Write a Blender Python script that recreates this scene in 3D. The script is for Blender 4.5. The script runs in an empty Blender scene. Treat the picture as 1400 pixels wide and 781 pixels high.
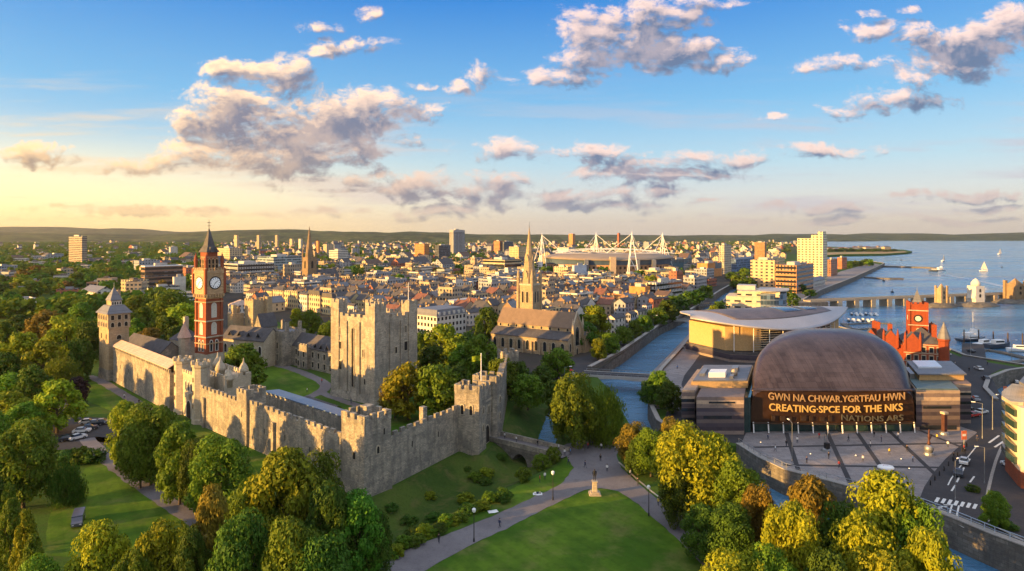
import bpy, math, random
from mathutils import Vector, Matrix
from mathutils.geometry import delaunay_2d_cdt

# ------------------------------------------------------------------ camera, light, exposure
F, H, HY = 868.0, 55.0, 322.0          # focal length (photo px), eye height (m), horizon row
SC = bpy.context.scene
COL = SC.collection
R = math.radians
SUN_AZ, SUN_EL = 250.0, 7.2             # compass-style azimuth from +Y clockwise

cam_d = bpy.data.cameras.new('camera')
cam = bpy.data.objects.new('camera', cam_d)
COL.objects.link(cam)
cam.location = (0, 0, H)
cam.rotation_euler = (R(90), 0, 0)
cam_d.sensor_width = 36.0
cam_d.lens = F / 1400 * 36
cam_d.shift_y = -(390.5 - HY) / 1400
cam_d.clip_start = 1.0
cam_d.clip_end = 60000
SC.camera = cam

vs = SC.view_settings
vs.view_transform = 'Standard'
vs.look = 'None'
vs.gamma = 1
vs.use_curve_mapping = False
vs.exposure = 1.60
cy = SC.cycles
cy.use_denoising = True
cy.denoiser = 'OPENIMAGEDENOISE'
cy.max_bounces = 5
cy.diffuse_bounces = 2
cy.glossy_bounces = 2
cy.transmission_bounces = 3
cy.transparent_max_bounces = 6
cy.volume_bounces = 0
cy.use_adaptive_sampling = True
cy.adaptive_threshold = 0.02
cy.sample_clamp_indirect = 4.0

sun_d = bpy.data.lights.new('sun', 'SUN')
sun_d.energy = 5.0
sun_d.angle = R(0.5)
sun_d.color = (1.0, 0.55, 0.15)
sun = bpy.data.objects.new('sun', sun_d)
COL.objects.link(sun)
_s = Vector((math.sin(R(SUN_AZ)) * math.cos(R(SUN_EL)), math.cos(R(SUN_AZ)) * math.cos(R(SUN_EL)), math.sin(R(SUN_EL))))
sun.rotation_euler = _s.to_track_quat('Z', 'Y').to_euler()
sun.location = _s * 3000

# ------------------------------------------------------------------ node helper
class N:
    def __init__(s, nt):
        s.nt = nt
    def __call__(s, t, **k):
        n = s.nt.nodes.new(t)
        for a, v in k.items():
            setattr(n, a, v)
        return n
    def ln(s, a, b):
        s.nt.links.new(a, b)
    def put(s, sock, v):
        if isinstance(v, bpy.types.NodeSocket):
            s.nt.links.new(v, sock)
        elif v is not None:
            sock.default_value = v
    def math(s, op, a, b=None, c=None, clamp=False):
        n = s('ShaderNodeMath', operation=op, use_clamp=clamp)
        s.put(n.inputs[0], a); s.put(n.inputs[1], b); s.put(n.inputs[2], c)
        return n.outputs[0]
    def vm(s, op, a, b=None):
        n = s('ShaderNodeVectorMath', operation=op)
        s.put(n.inputs[0], a); s.put(n.inputs[1], b)
        return n.outputs['Value'] if op in ('DOT_PRODUCT', 'LENGTH') else n.outputs[0]
    def mix(s, f, a, b, bt='MIX'):
        n = s('ShaderNodeMix', data_type='RGBA', blend_type=bt)
        s.put(n.inputs[0], f); s.put(n.inputs[6], a); s.put(n.inputs[7], b)
        return n.outputs[2]
    def ss(s, x, lo, hi):
        n = s('ShaderNodeMapRange', interpolation_type='SMOOTHSTEP')
        s.put(n.inputs[0], x); n.inputs[1].default_value = lo; n.inputs[2].default_value = hi
        return n.outputs[0]
    def noise(s, vec, scale, detail=3, rough=.5, dim='3D'):
        n = s('ShaderNodeTexNoise', noise_dimensions=dim)
        s.put(n.inputs['Vector'], vec); n.inputs['Scale'].default_value = scale
        n.inputs['Detail'].default_value = detail; n.inputs['Roughness'].default_value = rough
        return n.outputs[0]
    def ramp(s, x, stops):
        n = s('ShaderNodeValToRGB')
        e = n.color_ramp.elements
        while len(e) < len(stops):
            e.new(0.5)
        for q, (p, c) in zip(e, stops):
            q.position = p; q.color = (*c, 1) if len(c) == 3 else c
        s.put(n.inputs[0], x)
        return n.outputs[0]
    def xyz(s, v):
        n = s('ShaderNodeSeparateXYZ'); s.put(n.inputs[0], v)
        return n.outputs
    def comb(s, x, y, z=0.0):
        n = s('ShaderNodeCombineXYZ'); s.put(n.inputs[0], x); s.put(n.inputs[1], y); s.put(n.inputs[2], z)
        return n.outputs[0]

def c4(c, k=1.0):
    return (min(1, c[0] * k), min(1, c[1] * k), min(1, c[2] * k), 1)

# ------------------------------------------------------------------ sky: Nishita air with a bank of evening clouds (by direction)
world = bpy.data.worlds.new('World')
SC.world = world
world.use_nodes = True
wt = world.node_tree
wt.nodes.clear()
CLOUDS = [(380,103,42,30),(325,98,50,20),(300,150,72,38),(370,165,120,58),(450,172,110,52),(520,158,62,34),(280,217,75,24),(380,218,125,30),(470,208,66,26),
 (578,155,30,16),(548,190,34,13),(450,243,72,11),(560,258,90,11),(640,262,120,15),(690,246,80,10),(760,268,120,15),(800,281,110,7),
 (50,211,48,14),(178,229,36,10),(430,38,30,9),(502,22,24,11),(478,62,50,12),(428,76,18,9),(658,106,24,15),(622,122,20,9),(560,118,22,6),
 (880,25,95,30),(850,58,110,38),(800,78,62,26),(775,104,62,18),(930,72,60,26),(970,88,50,14),(735,108,34,13),(885,96,34,8),(955,4,60,9),
 (735,207,90,13),(830,212,60,9),(990,216,72,8),(1130,207,66,8),(880,226,80,7),(860,242,95,9),
 (1140,89,66,11),(1190,46,40,17),(1262,46,46,22),(1325,56,92,32),(1385,40,60,34),(1305,92,60,20),(1205,134,80,17),(1165,148,58,11),(1252,116,44,20),(1065,159,28,6),(1182,18,16,7),(1240,14,26,7),
 (190,288,95,6),(60,283,55,3),(60,297,60,3),(480,293,110,7),(600,287,62,5),(1090,283,84,6),(1080,298,120,5),(1310,268,100,6),(1388,284,50,4),(972,273,26,3),(1190,300,150,4),
 (-250,120,160,50),(-420,220,200,30),(1700,110,180,40),(1950,220,220,30),(250,-160,200,60),(1150,-220,240,70),(700,-420,260,90)]
def cloud_group():
    g = bpy.data.node_groups.new('cloud_density', 'ShaderNodeTree')
    g.interface.new_socket('Vector', in_out='INPUT', socket_type='NodeSocketVector')
    g.interface.new_socket('Density', in_out='OUTPUT', socket_type='NodeSocketFloat')
    g.interface.new_socket('Body', in_out='OUTPUT', socket_type='NodeSocketFloat')
    n = N(g)
    gi = n('NodeGroupInput'); go = n('NodeGroupOutput')
    v0 = gi.outputs[0]
    w = n('ShaderNodeTexNoise', noise_dimensions='2D')
    n.ln(v0, w.inputs['Vector']); w.inputs['Scale'].default_value = 11; w.inputs['Detail'].default_value = 2
    off = n.vm('MULTIPLY', n.vm('SUBTRACT', w.outputs['Color'], (.5, .5, .5)), (.075, .034, 0))
    v = n.vm('ADD', v0, off)
    m = None
    for (x, y, rx, ry) in CLOUDS:
        if ry <= 16 and y > 180: rx, ry = rx*1.3, ry*1.15
        k = max(.46, min(1.0, ry/30)); r = k**.5
        ma = n('ShaderNodeVectorMath', operation='MULTIPLY_ADD')
        n.put(ma.inputs[0], v); ma.inputs[1].default_value = (F/rx*r, F/ry*r, 0); ma.inputs[2].default_value = (-(x-700)/rx*r, -(HY-y)/ry*r, 0)
        q = n.math('SUBTRACT', n.vm('DOT_PRODUCT', ma.outputs[0], ma.outputs[0]), k)
        m = q if m is None else n.math('SMOOTH_MIN', m, q, .30)
    body = n.math('MAXIMUM', n.math('MULTIPLY', m, -1.0), -1.6)
    mask = n.math('MINIMUM', body, .72)
    st = n.vm('MULTIPLY', v0, (1, 1.6, 1))
    st = n.vm('ADD', st, n.vm('MULTIPLY', n.vm('SUBTRACT', w.outputs['Color'], (.5, .5, .5)), (.05, .03, 0)))
    f1 = n.noise(st, 10, 5, .60, '2D')
    f2 = n.noise(st, 42, 4, .62, '2D')
    f = n.math('ADD', n.math('MULTIPLY', n.math('SUBTRACT', f1, .5), 2.9), n.math('MULTIPLY', n.math('SUBTRACT', f2, .5), 2.0))
    d = n.math('ADD', mask, f)
    n.ln(body, go.inputs[1])
    n.ln(d, go.inputs[0])
    return g
def build_sky():
    n = N(wt)
    out = n('ShaderNodeOutputWorld')
    bg = n('ShaderNodeBackground')
    n.ln(bg.outputs[0], out.inputs[0])
    tc = n('ShaderNodeTexCoord')
    dirv = tc.outputs['Generated']
    x, y, z = n.xyz(dirv)
    sky = n('ShaderNodeTexSky', sky_type='NISHITA')
    sky.sun_disc = False
    sky.sun_elevation = R(SUN_EL)
    sky.sun_rotation = R(SUN_AZ)
    sky.altitude = 50; sky.air_density = 1.0; sky.dust_density = 1.4; sky.ozone_density = 2.2
    # the air as the photograph shows it: deep blue overhead, cream at the horizon, gold towards the sun
    elev = n.math('MAXIMUM', z, 0.0)
    az = n.math('ARCTAN2', x, y)
    grad = n.ramp(n.math('MULTIPLY', elev, 2.0), [(0.0, (.42, .35, .28)), (.05, (.42, .37, .31)), (.13, (.37, .385, .385)), (.22, (.255, .365, .43)), (.40, (.105, .265, .43)), (.70, (.013, .125, .37)), (1.0, (.006, .08, .30))])
    toward = n.ss(n.math('SUBTRACT', 0.0, az), -.15, .80)
    low = n.ss(n.math('SUBTRACT', 0.17, elev), 0.0, .15)
    grad = n.mix(n.math('MULTIPLY', toward, low), grad, (.78, .60, .29, 1))
    lower = n.ss(n.math('SUBTRACT', 0.05, elev), 0.0, .05)
    grad = n.mix(n.math('MULTIPLY', n.math('MULTIPLY', toward, lower), .8), grad, (.68, .44, .14, 1))
    sunward = n.ss(n.math('SUBTRACT', 0.0, az), .62, 1.5)
    lowall = n.ss(n.math('SUBTRACT', 0.40, elev), 0.0, .40)
    grad = n.mix(n.math('MULTIPLY', n.math('MULTIPLY', sunward, lowall), .8), grad, (1.5, 1.05, .5, 1))
    nish = n.vm('MULTIPLY', sky.outputs[0], (.10, .10, .10))
    base = n.mix(.85, nish, grad)
    # unseen pale brightening added overhead and behind the viewer, to fill the shade
    unseen_fill = n.math('MAXIMUM', n.ss(z, .40, .68), n.math('MULTIPLY', n.ss(n.math('MULTIPLY', y, -1.0), -.05, .45), n.ss(z, -.02, .15)))
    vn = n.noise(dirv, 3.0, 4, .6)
    base = n.mix(n.math('MULTIPLY', unseen_fill, n.math('ADD', .55, n.math('MULTIPLY', n.ss(vn, .35, .65), .4))), base, (.50, .53, .58, 1))
    # clouds
    ay = n.math('MAXIMUM', n.math('ABSOLUTE', y), .22)
    v = n.comb(n.math('DIVIDE', x, ay), n.math('DIVIDE', z, ay))
    g = cloud_group()
    a = n('ShaderNodeGroup'); a.node_tree = g; n.ln(v, a.inputs[0])
    b = n('ShaderNodeGroup'); b.node_tree = g; n.ln(n.vm('ADD', v, (-.012, .013, 0)), b.inputs[0])
    d0, d1, m0, m1 = a.outputs[0], b.outputs[0], a.outputs[1], b.outputs[1]
    alpha = n.ss(d0, -.22, .82)
    slope = n.math('ADD', n.math('MULTIPLY', n.math('SUBTRACT', m0, m1), .75), n.math('MULTIPLY', n.math('SUBTRACT', d0, d1), .42))
    lit = n.ss(slope, -.35, .75)
    thick = n.ss(d0, .3, 1.5)
    high = n.ss(z, .03, .17)
    sunny = n.mix(toward, n.mix(high, (.34, .27, .25, 1), (.56, .41, .35, 1)), n.mix(high, (.46, .30, .14, 1), (.80, .53, .27, 1)))
    shade = n.mix(toward, (.072, .098, .16, 1), n.mix(high, (.27, .185, .10, 1), (.135, .118, .14, 1)))
    tone = n.math('SUBTRACT', n.math('MULTIPLY', lit, 1.10), n.math('MULTIPLY', thick, .44))
    tone = n.math('MAXIMUM', tone, n.math('MULTIPLY', n.ss(n.noise(v, 16, 4, .6, '2D'), .42, .68), .30), clamp=True)
    ccol = n.mix(tone, shade, sunny)
    fade = n.ss(z, .004, .07)
    thin = n.math('MULTIPLY', alpha, n.math('ADD', n.math('MULTIPLY', fade, .42), .52))
    up = n.math('GREATER_THAN', z, 0.0)
    # thin high streaks low over the horizon
    sv = n.vm('ADD', n.vm('MULTIPLY', v, (2.2, 26, 1)), (.3, .7, 0))
    sn = n.noise(sv, 1.0, 6, .6, '2D')
    band = n.math('MULTIPLY', n.ss(z, .015, .05), n.ss(n.math('SUBTRACT', .26, z), .0, .16))
    streak = n.math('MULTIPLY', n.math('MULTIPLY', n.ss(sn, .47, .70), band), .72)
    base = n.mix(streak, base, n.mix(toward, (.30, .28, .31, 1), (.52, .38, .22, 1)))
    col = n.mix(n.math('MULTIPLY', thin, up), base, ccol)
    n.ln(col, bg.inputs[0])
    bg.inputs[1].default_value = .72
    world.cycles.sampling_method = 'MANUAL'
    world.cycles.sample_map_resolution = 512
build_sky()

# ------------------------------------------------------------------ placing: photo px -> ground point; heights
def G(px, py, z=0.0):
    Y = (H - z) * F / (py - HY)
    return Vector(((px - 700) * Y / F, Y, z))
def Zt(py, Y):
    return H - (py - HY) * Y / F
def Xt(px, Y):
    return (px - 700) * Y / F
def PX(p):
    return 700 + p[0] / p[1] * F, HY + (H - p[2]) * F / p[1]
def reach(P, D, px):
    t = (px - 700) / F
    return (t * P[1] - P[0]) / (D[0] - t * D[1])
def axes(deg):
    c, s = math.cos(R(deg)), math.sin(R(deg))
    return (c, s), (-s, c)

# ------------------------------------------------------------------ objects
PENDING = []
def tag(o, label=None, cat=None, group=None, kind=None):
    if label: o['label'] = label
    if cat: o['category'] = cat
    if group: o['group'] = group
    if kind: o['kind'] = kind
    return o
def T(name, label, cat, loc=(0, 0, 0), rz=0.0, group=None):
    o = bpy.data.objects.new(name, None)
    COL.objects.link(o)
    o.location = loc
    o.rotation_euler = (0, 0, R(rz))
    o.empty_display_size = .5
    return tag(o, label, cat, group)
def link(name, me, parent=None, loc=None, rz=None):
    o = bpy.data.objects.new(name, me)
    COL.objects.link(o)
    if parent is not None: o.parent = parent
    if loc is not None: o.location = loc
    if rz is not None: o.rotation_euler = (0, 0, R(rz))
    return o
KIDS = {}
def copy_tree(o, parent=None):
    c = o.copy()
    COL.objects.link(c)
    if parent is not None: c.parent = parent
    for ch in KIDS.get(o.name) or list(o.children):
        copy_tree(ch, c)
    return c

class MB:
    def __init__(s):
        s.v = []; s.f = []; s.m = []; s.cur = 0; s.sm = False; s.smooth = []
    def add(s, vs_, fs_):
        b = len(s.v)
        s.v.extend(tuple(q) for q in vs_)
        for f in fs_:
            s.f.append(tuple(b + i for i in f)); s.m.append(s.cur); s.smooth.append(s.sm)
        return s
    def box(s, x0, x1, y0, y1, z0, z1):
        return s.add([(x0,y0,z0),(x1,y0,z0),(x1,y1,z0),(x0,y1,z0),(x0,y0,z1),(x1,y0,z1),(x1,y1,z1),(x0,y1,z1)],
                     [(0,3,2,1),(4,5,6,7),(0,1,5,4),(1,2,6,5),(2,3,7,6),(3,0,4,7)])
    def prism(s, poly, z0, z1):                        # plan polygon (ccw) raised
        n = len(poly)
        return s.add([(p[0],p[1],z0) for p in poly] + [(p[0],p[1],z1) for p in poly],
                     [tuple(range(n-1,-1,-1)), tuple(range(n,2*n))] + [(i,(i+1)%n,n+(i+1)%n,n+i) for i in range(n)])
    def prof(s, poly, a, b, ax='x'):                   # (s,z) outline pushed along an axis
        n = len(poly)
        if ax == 'x':
            vs_ = [(a,p[0],p[1]) for p in poly] + [(b,p[0],p[1]) for p in poly]
        else:
            vs_ = [(p[0],a,p[1]) for p in poly] + [(p[0],b,p[1]) for p in poly]
        return s.add(vs_, [tuple(range(n-1,-1,-1)), tuple(range(n,2*n))] + [(i,(i+1)%n,n+(i+1)%n,n+i) for i in range(n)])
    def lathe(s, prof, n=12, c=(0,0), sx=1, sy=1, rot=0.0, a0=0.0):
        vs_ = []
        for r, z in prof:
            for k in range(n):
                t = 2*math.pi*k/n + rot
                vs_.append((c[0]+r*sx*math.cos(t), c[1]+r*sy*math.sin(t), z))
        fs_ = []
        for i in range(len(prof)-1):
            for k in range(n):
                fs_.append((i*n+k, i*n+(k+1)%n, (i+1)*n+(k+1)%n, (i+1)*n+k))
        fs_.append(tuple(range(n-1,-1,-1)))
        fs_.append(tuple((len(prof)-1)*n+k for k in range(n)))
        return s.add(vs_, fs_)
    def tube(s, p, q, r0, r1=None, n=6):
        p, q = Vector(p), Vector(q)
        r1 = r0 if r1 is None else r1
        d = (q-p).normalized()
        u = d.orthogonal().normalized(); w = d.cross(u)
        vs_ = []
        for c, r in ((p,r0),(q,r1)):
            for k in range(n):
                t = 2*math.pi*k/n
                vs_.append(c + u*(r*math.cos(t)) + w*(r*math.sin(t)))
        return s.add(vs_, [(k,(k+1)%n,n+(k+1)%n,n+k) for k in range(n)] + [tuple(range(n-1,-1,-1)), tuple(range(n,2*n))])
    def pyramid(s, x0,x1,y0,y1,z0,z1,k=0.0):           # k: fraction of the base left at the top
        cx,cy_=(x0+x1)/2,(y0+y1)/2
        if k<=0:
            return s.add([(x0,y0,z0),(x1,y0,z0),(x1,y1,z0),(x0,y1,z0),(cx,cy_,z1)],[(3,2,1,0),(0,1,4),(1,2,4),(2,3,4),(3,0,4)])
        a,b=(x1-x0)/2*k,(y1-y0)/2*k
        return s.add([(x0,y0,z0),(x1,y0,z0),(x1,y1,z0),(x0,y1,z0),(cx-a,cy_-b,z1),(cx+a,cy_-b,z1),(cx+a,cy_+b,z1),(cx-a,cy_+b,z1)],
                     [(0,3,2,1),(4,5,6,7),(0,1,5,4),(1,2,6,5),(2,3,7,6),(3,0,4,7)])
    def grid(s, fn, nu, nv, thick=None):               # fn(u,v) -> point; optional thickness downwards
        b=[fn(i/nu,j/nv) for j in range(nv+1) for i in range(nu+1)]
        w=nu+1
        fs_=[(j*w+i,j*w+i+1,(j+1)*w+i+1,(j+1)*w+i) for j in range(nv) for i in range(nu)]
        if thick is None: return s.add(b,fs_)
        k=len(b)
        vs_=b+[(p[0],p[1],p[2]-thick) for p in b]
        fs_+= [tuple(k+i for i in reversed(f)) for f in fs_]
        ring=[i for i in range(nu)]+[j*w+nu for j in range(nv)]+[nv*w+i for i in range(nu,0,-1)]+[j*w for j in range(nv,0,-1)]
        for a_,c_ in zip(ring,ring[1:]+ring[:1]): fs_.append((a_,k+a_,k+c_,c_))
        return s.add(vs_,fs_)
    def mesh(s, name, mats):
        me = bpy.data.meshes.new(name)
        me.from_pydata(s.v, [], s.f)
        for m in (mats if isinstance(mats,(list,tuple)) else [mats]): me.materials.append(m)
        if any(s.m): me.polygons.foreach_set('material_index', s.m)
        if any(s.smooth): me.polygons.foreach_set('use_smooth', s.smooth)
        me.update()
        return me
    def build(s, name, mats, parent=None, loc=None, rz=None):
        return link(name, s.mesh(name, mats), parent, loc, rz)

# ------------------------------------------------------------------ materials
MATS = {}
def newmat(name):
    m = bpy.data.materials.new(name)
    m.use_nodes = True
    m.node_tree.nodes.clear()
    n = N(m.node_tree)
    o = n('ShaderNodeOutputMaterial')
    p = n('ShaderNodeBsdfPrincipled')
    n.ln(p.outputs[0], o.inputs[0])
    return m, n, p, o
def setp(n, p, col, rough=.8, metal=0.0, spec=.25):
    n.put(p.inputs['Base Color'], col)
    n.put(p.inputs['Roughness'], rough)
    p.inputs['Metallic'].default_value = metal
    p.inputs['Specular IOR Level'].default_value = spec
def plain(name, col, rough=.8, var=.22, scale=.8, metal=0.0, spec=.25, bump=0.0, hue=None):
    if name in MATS: return MATS[name]
    m, n, p, o = newmat(name)
    tc = n('ShaderNodeTexCoord').outputs['Object']
    f = n.noise(tc, scale, 5, .6)
    f2 = n.noise(tc, scale * 9, 3, .6)
    f = n.math('ADD', n.math('MULTIPLY', f, .65), n.math('MULTIPLY', f2, .35))
    c = n.mix(n.ss(f, .3, .7), c4(col, 1 - var), c4(hue or col, 1 + var))
    setp(n, p, c, rough, metal, spec)
    if bump:
        b = n('ShaderNodeBump'); b.inputs['Strength'].default_value = bump; b.inputs['Distance'].default_value = .2
        n.ln(f2, b.inputs['Height']); n.ln(b.outputs[0], p.inputs['Normal'])
    MATS[name] = m
    return m
def wall_uv(n):
    tc = n('ShaderNodeTexCoord')
    nx, ny, nz = n.xyz(tc.outputs['Normal'])
    x, y, z = n.xyz(tc.outputs['Object'])
    sel = n.math('GREATER_THAN', n.math('ABSOLUTE', nx), n.math('ABSOLUTE', ny))
    u = n.math('ADD', n.math('MULTIPLY', sel, y), n.math('MULTIPLY', n.math('SUBTRACT', 1.0, sel), x))
    side = n.math('LESS_THAN', n.math('ABSOLUTE', nz), .5)
    return tc, u, z, side
def stone(name, col, var=.3, bw=1.3, bh=.55, stain=.45, mortar=.7, rough=.9, bump=.5, warm=None):
    if name in MATS: return MATS[name]
    m, n, p, o = newmat(name)
    tc, u, z, side = wall_uv(n)
    v = n.comb(u, z)
    br = n('ShaderNodeTexBrick')
    n.ln(v, br.inputs['Vector'])
    br.inputs['Color1'].default_value = c4(col, 1 - var); br.inputs['Color2'].default_value = c4(warm or col, 1 + var)
    br.inputs['Mortar'].default_value = c4(col, mortar)
    br.inputs['Scale'].default_value = 1.0; br.inputs['Mortar Size'].default_value = .035
    br.inputs['Brick Width'].default_value = bw; br.inputs['Row Height'].default_value = bh
    big = n.noise(tc.outputs['Object'], .22, 8, .68)
    streak = n.noise(n.comb(n.math('MULTIPLY', u, .7), n.math('MULTIPLY', z, .1)), 1.0, 4, .6)
    fine = n.noise(tc.outputs['Object'], 1.6, 5, .7)
    rub = n.noise(n.vm('MULTIPLY', tc.outputs['Object'], (.55,.55,1.0)), 1.0, 8, .78)
    c = n.mix(n.math('MULTIPLY', n.ss(big, .44, .60), stain), br.outputs[0], (col[0]*.52, col[1]*.54, col[2]*.58, 1))
    c = n.mix(n.math('MULTIPLY', n.ss(streak, .48, .66), stain * .9), c, c4(col, .5))
    c = n.mix(n.math('MULTIPLY', n.ss(fine, .5, .75), .35), c, c4(warm or col, 1.35))
    c = n.mix(n.math('MULTIPLY', n.ss(rub, .50, .66), stain), c, (col[0]*.40, col[1]*.41, col[2]*.44, 1))
    setp(n, p, c, rough)
    b = n('ShaderNodeBump'); b.inputs['Strength'].default_value = bump; b.inputs['Distance'].default_value = .25
    hgt = n.math('ADD', n.math('MULTIPLY', fine, .8), n.math('MULTIPLY', n.math('SUBTRACT', 1.0, br.outputs['Fac']), .5))
    n.ln(hgt, b.inputs['Height']); n.ln(b.outputs[0], p.inputs['Normal'])
    MATS[name] = m
    return m
def facade(name, col, du=3.0, dv=3.2, fu=.45, fv=.5, glass=(.03,.04,.05), z0=.9, var=.18, band=False, sill=1.15):
    """rendered wall with rows of panes: pane pattern is the wall's own"""
    if name in MATS: return MATS[name]
    m, n, p, o = newmat(name)
    tc, u, z, side = wall_uv(n)
    uu = n.math('FRACT', n.math('DIVIDE', u, du)); vv = n.math('FRACT', n.math('DIVIDE', n.math('SUBTRACT', z, z0), dv))
    iu = n.math('FLOOR', n.math('DIVIDE', u, du)); iv = n.math('FLOOR', n.math('DIVIDE', n.math('SUBTRACT', z, z0), dv))
    wv = n.math('LESS_THAN', n.math('ABSOLUTE', n.math('SUBTRACT', vv, fv / 2 + .1)), fv / 2)
    wu = n.math('LESS_THAN', n.math('ABSOLUTE', n.math('SUBTRACT', uu, .5)), (fu / 2) if not band else .47)
    win = n.math('MULTIPLY', n.math('MULTIPLY', wv, wu), side)
    win = n.math('MULTIPLY', win, n.math('GREATER_THAN', z, z0))
    wn = n('ShaderNodeTexWhiteNoise', noise_dimensions='2D')
    n.ln(n.comb(iu, iv), wn.inputs['Vector'])
    big = n.noise(tc.outputs['Object'], .25, 5, .6)
    fine = n.noise(tc.outputs['Object'], 2.2, 4, .6)
    wall = n.mix(n.ss(n.math('ADD', n.math('MULTIPLY', big, .6), n.math('MULTIPLY', fine, .4)), .35, .65), c4(col, 1 - var), c4(col, 1 + var))
    line = n.math('GREATER_THAN', vv, .94)
    wall = n.mix(n.math('MULTIPLY', n.math('MULTIPLY', line, side), .5), wall, c4(col, .6))
    g = n.mix(n.ss(wn.outputs[0], .55, 1.0), c4(glass), c4(glass, 3.5))
    setp(n, p, n.mix(win, wall, g), n.math('SUBTRACT', .85, n.math('MULTIPLY', win, .65)))
    MATS[name] = m
    return m
def tiles(name, col, var=.3, row=.45, rough=.75, hue=None):
    if name in MATS: return MATS[name]
    m, n, p, o = newmat(name)
    tc = n('ShaderNodeTexCoord').outputs['Object']
    x, y, z = n.xyz(tc)
    w = n.math('FRACT', n.math('DIVIDE', z, row))
    f = n.noise(tc, .45, 6, .65); f2 = n.noise(tc, 3.5, 3, .6)
    c = n.mix(n.ss(n.math('ADD', n.math('MULTIPLY', f, .6), n.math('MULTIPLY', f2, .4)), .35, .65), c4(col, 1 - var), c4(hue or col, 1 + var))
    c = n.mix(n.math('MULTIPLY', n.math('LESS_THAN', w, .18), .35), c, c4(col, .5))
    setp(n, p, c, rough, 0, .35)
    MATS[name] = m
    return m
def leaf(name, c_dark, c_light, trans=.28, sat=1.0):
    if name in MATS: return MATS[name]
    m, n, p, o = newmat(name)
    tc = n('ShaderNodeTexCoord').outputs['Object']
    info = n('ShaderNodeObjectInfo')
    f = n.noise(tc, 4.5, 3, .6); f2 = n.noise(tc, 40, 2, .5)
    fac = n.math('ADD', n.math('MULTIPLY', f, .5), n.math('MULTIPLY', f2, .5))
    c = n.mix(n.ss(fac, .34, .66), c4(c_dark), c4(c_light))
    hs = n('ShaderNodeHueSaturation')
    n.put(hs.inputs['Hue'], n.math('ADD', .475, n.math('MULTIPLY', info.outputs['Random'], .05)))
    n.put(hs.inputs['Value'], n.math('ADD', .75, n.math('MULTIPLY', info.outputs['Random'], .5)))
    hs.inputs['Saturation'].default_value = sat
    n.ln(c, hs.inputs['Color'])
    setp(n, p, hs.outputs[0], .7, 0, .15)
    t = n('ShaderNodeBsdfTranslucent'); n.ln(hs.outputs[0], t.inputs[0])
    mx = n('ShaderNodeMixShader'); mx.inputs[0].default_value = trans
    n.ln(p.outputs[0], mx.inputs[1]); n.ln(t.outputs[0], mx.inputs[2]); n.ln(mx.outputs[0], o.inputs[0])
    MATS[name] = m
    return m
def ground_mat(name, c1, c2, c3, s1=.05, s2=.6, rough=.95, bump=.25, slabs=None, mow=0.0):
    if name in MATS: return MATS[name]
    m, n, p, o = newmat(name)
    tc = n('ShaderNodeTexCoord').outputs['Object']
    f = n.noise(tc, s1, 6, .6); f2 = n.noise(tc, s2, 5, .65); f3 = n.noise(tc, s2 * 6, 3, .6)
    c = n.mix(n.ss(f, .38, .62), c4(c1), c4(c2))
    c = n.mix(n.math('MULTIPLY', n.ss(f2, .48, .72), .6), c, c4(c3))
    c = n.mix(n.math('MULTIPLY', n.ss(f3, .45, .7), .35), c, c4(c1, .6))
    if slabs:
        br = n('ShaderNodeTexBrick'); n.ln(tc, br.inputs['Vector'])
        br.inputs['Color1'].default_value = (.55,.55,.55,1); br.inputs['Color2'].default_value = (1,1,1,1); br.inputs['Mortar'].default_value = (.3,.3,.3,1)
        br.inputs['Scale'].default_value = 1.0; br.inputs['Mortar Size'].default_value = .06; br.inputs['Brick Width'].default_value = slabs; br.inputs['Row Height'].default_value = slabs*.5
        c = n.mix(.45, c, br.outputs[0], 'MULTIPLY')
    if mow:
        x_, y_, z_ = n.xyz(tc)
        st = n.math('GREATER_THAN', n.math('FRACT', n.math('DIVIDE', n.math('ADD', n.math('MULTIPLY', x_, .8), n.math('MULTIPLY', y_, .6)), 4.2)), .5)
        c = n.mix(n.math('MULTIPLY', st, mow), c, c4(c1, .55))
    setp(n, p, c, rough, 0, .1)
    b = n('ShaderNodeBump'); b.inputs['Strength'].default_value = bump; b.inputs['Distance'].default_value = .3
    n.ln(f3, b.inputs['Height']); n.ln(b.outputs[0], p.inputs['Normal'])
    MATS[name] = m
    return m
def glassy(name, col, rough=.12, spec=.6, var=.2):
    return plain(name, col, rough, var, .3, 0.0, spec)
def emit(name, col, k):
    if name in MATS: return MATS[name]
    m, n, p, o = newmat(name)
    setp(n, p, c4(col, .15), .6)
    n.put(p.inputs['Emission Color'], c4(col)); p.inputs['Emission Strength'].default_value = k
    MATS[name] = m
    return m

CASTLE = stone('castle_stone', (.34,.305,.245), .16, .8, .34, .85, .74, .92, .8, (.41,.355,.27))
KEEP = stone('keep_stone', (.39,.345,.27), .14, .8, .34, .7, .78, .92, .7, (.45,.385,.29))
PALE = stone('pale_ashlar', (.45,.385,.28), .12, 1.0, .5, .35, .8, .85, .3)
SAND = stone('church_sandstone', (.40,.30,.18), .18, 1.0, .45, .35, .75, .9, .4)
DARKST = stone('dark_sandstone', (.27,.19,.11), .2, 1.0, .45, .4, .7, .9, .4)
BRICK = stone('red_brick', (.30,.085,.04), .18, .45, .15, .25, .8, .85, .2)
PIERBR = stone('terracotta_brick', (.27,.058,.022), .16, .5, .16, .22, .8, .8, .2)
QUAY = stone('quay_stone', (.17,.155,.13), .28, 1.8, .7, .6, .6, .95, .6)
WHITEST = plain('white_stone', (.54,.51,.45), .8, .14)
SLATE = tiles('slate_tiles', (.075,.070,.072), .3, .4)
LEADR = tiles('grey_lead_roof', (.14,.143,.155), .15, 2.0, .5)
PINKR = tiles('weathered_pink_tiles', (.46,.33,.25), .18, .4)
BROWNR = tiles('brown_tiles', (.115,.072,.05), .3, .4)
REDR = tiles('red_tiles', (.18,.075,.045), .3, .4)
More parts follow.
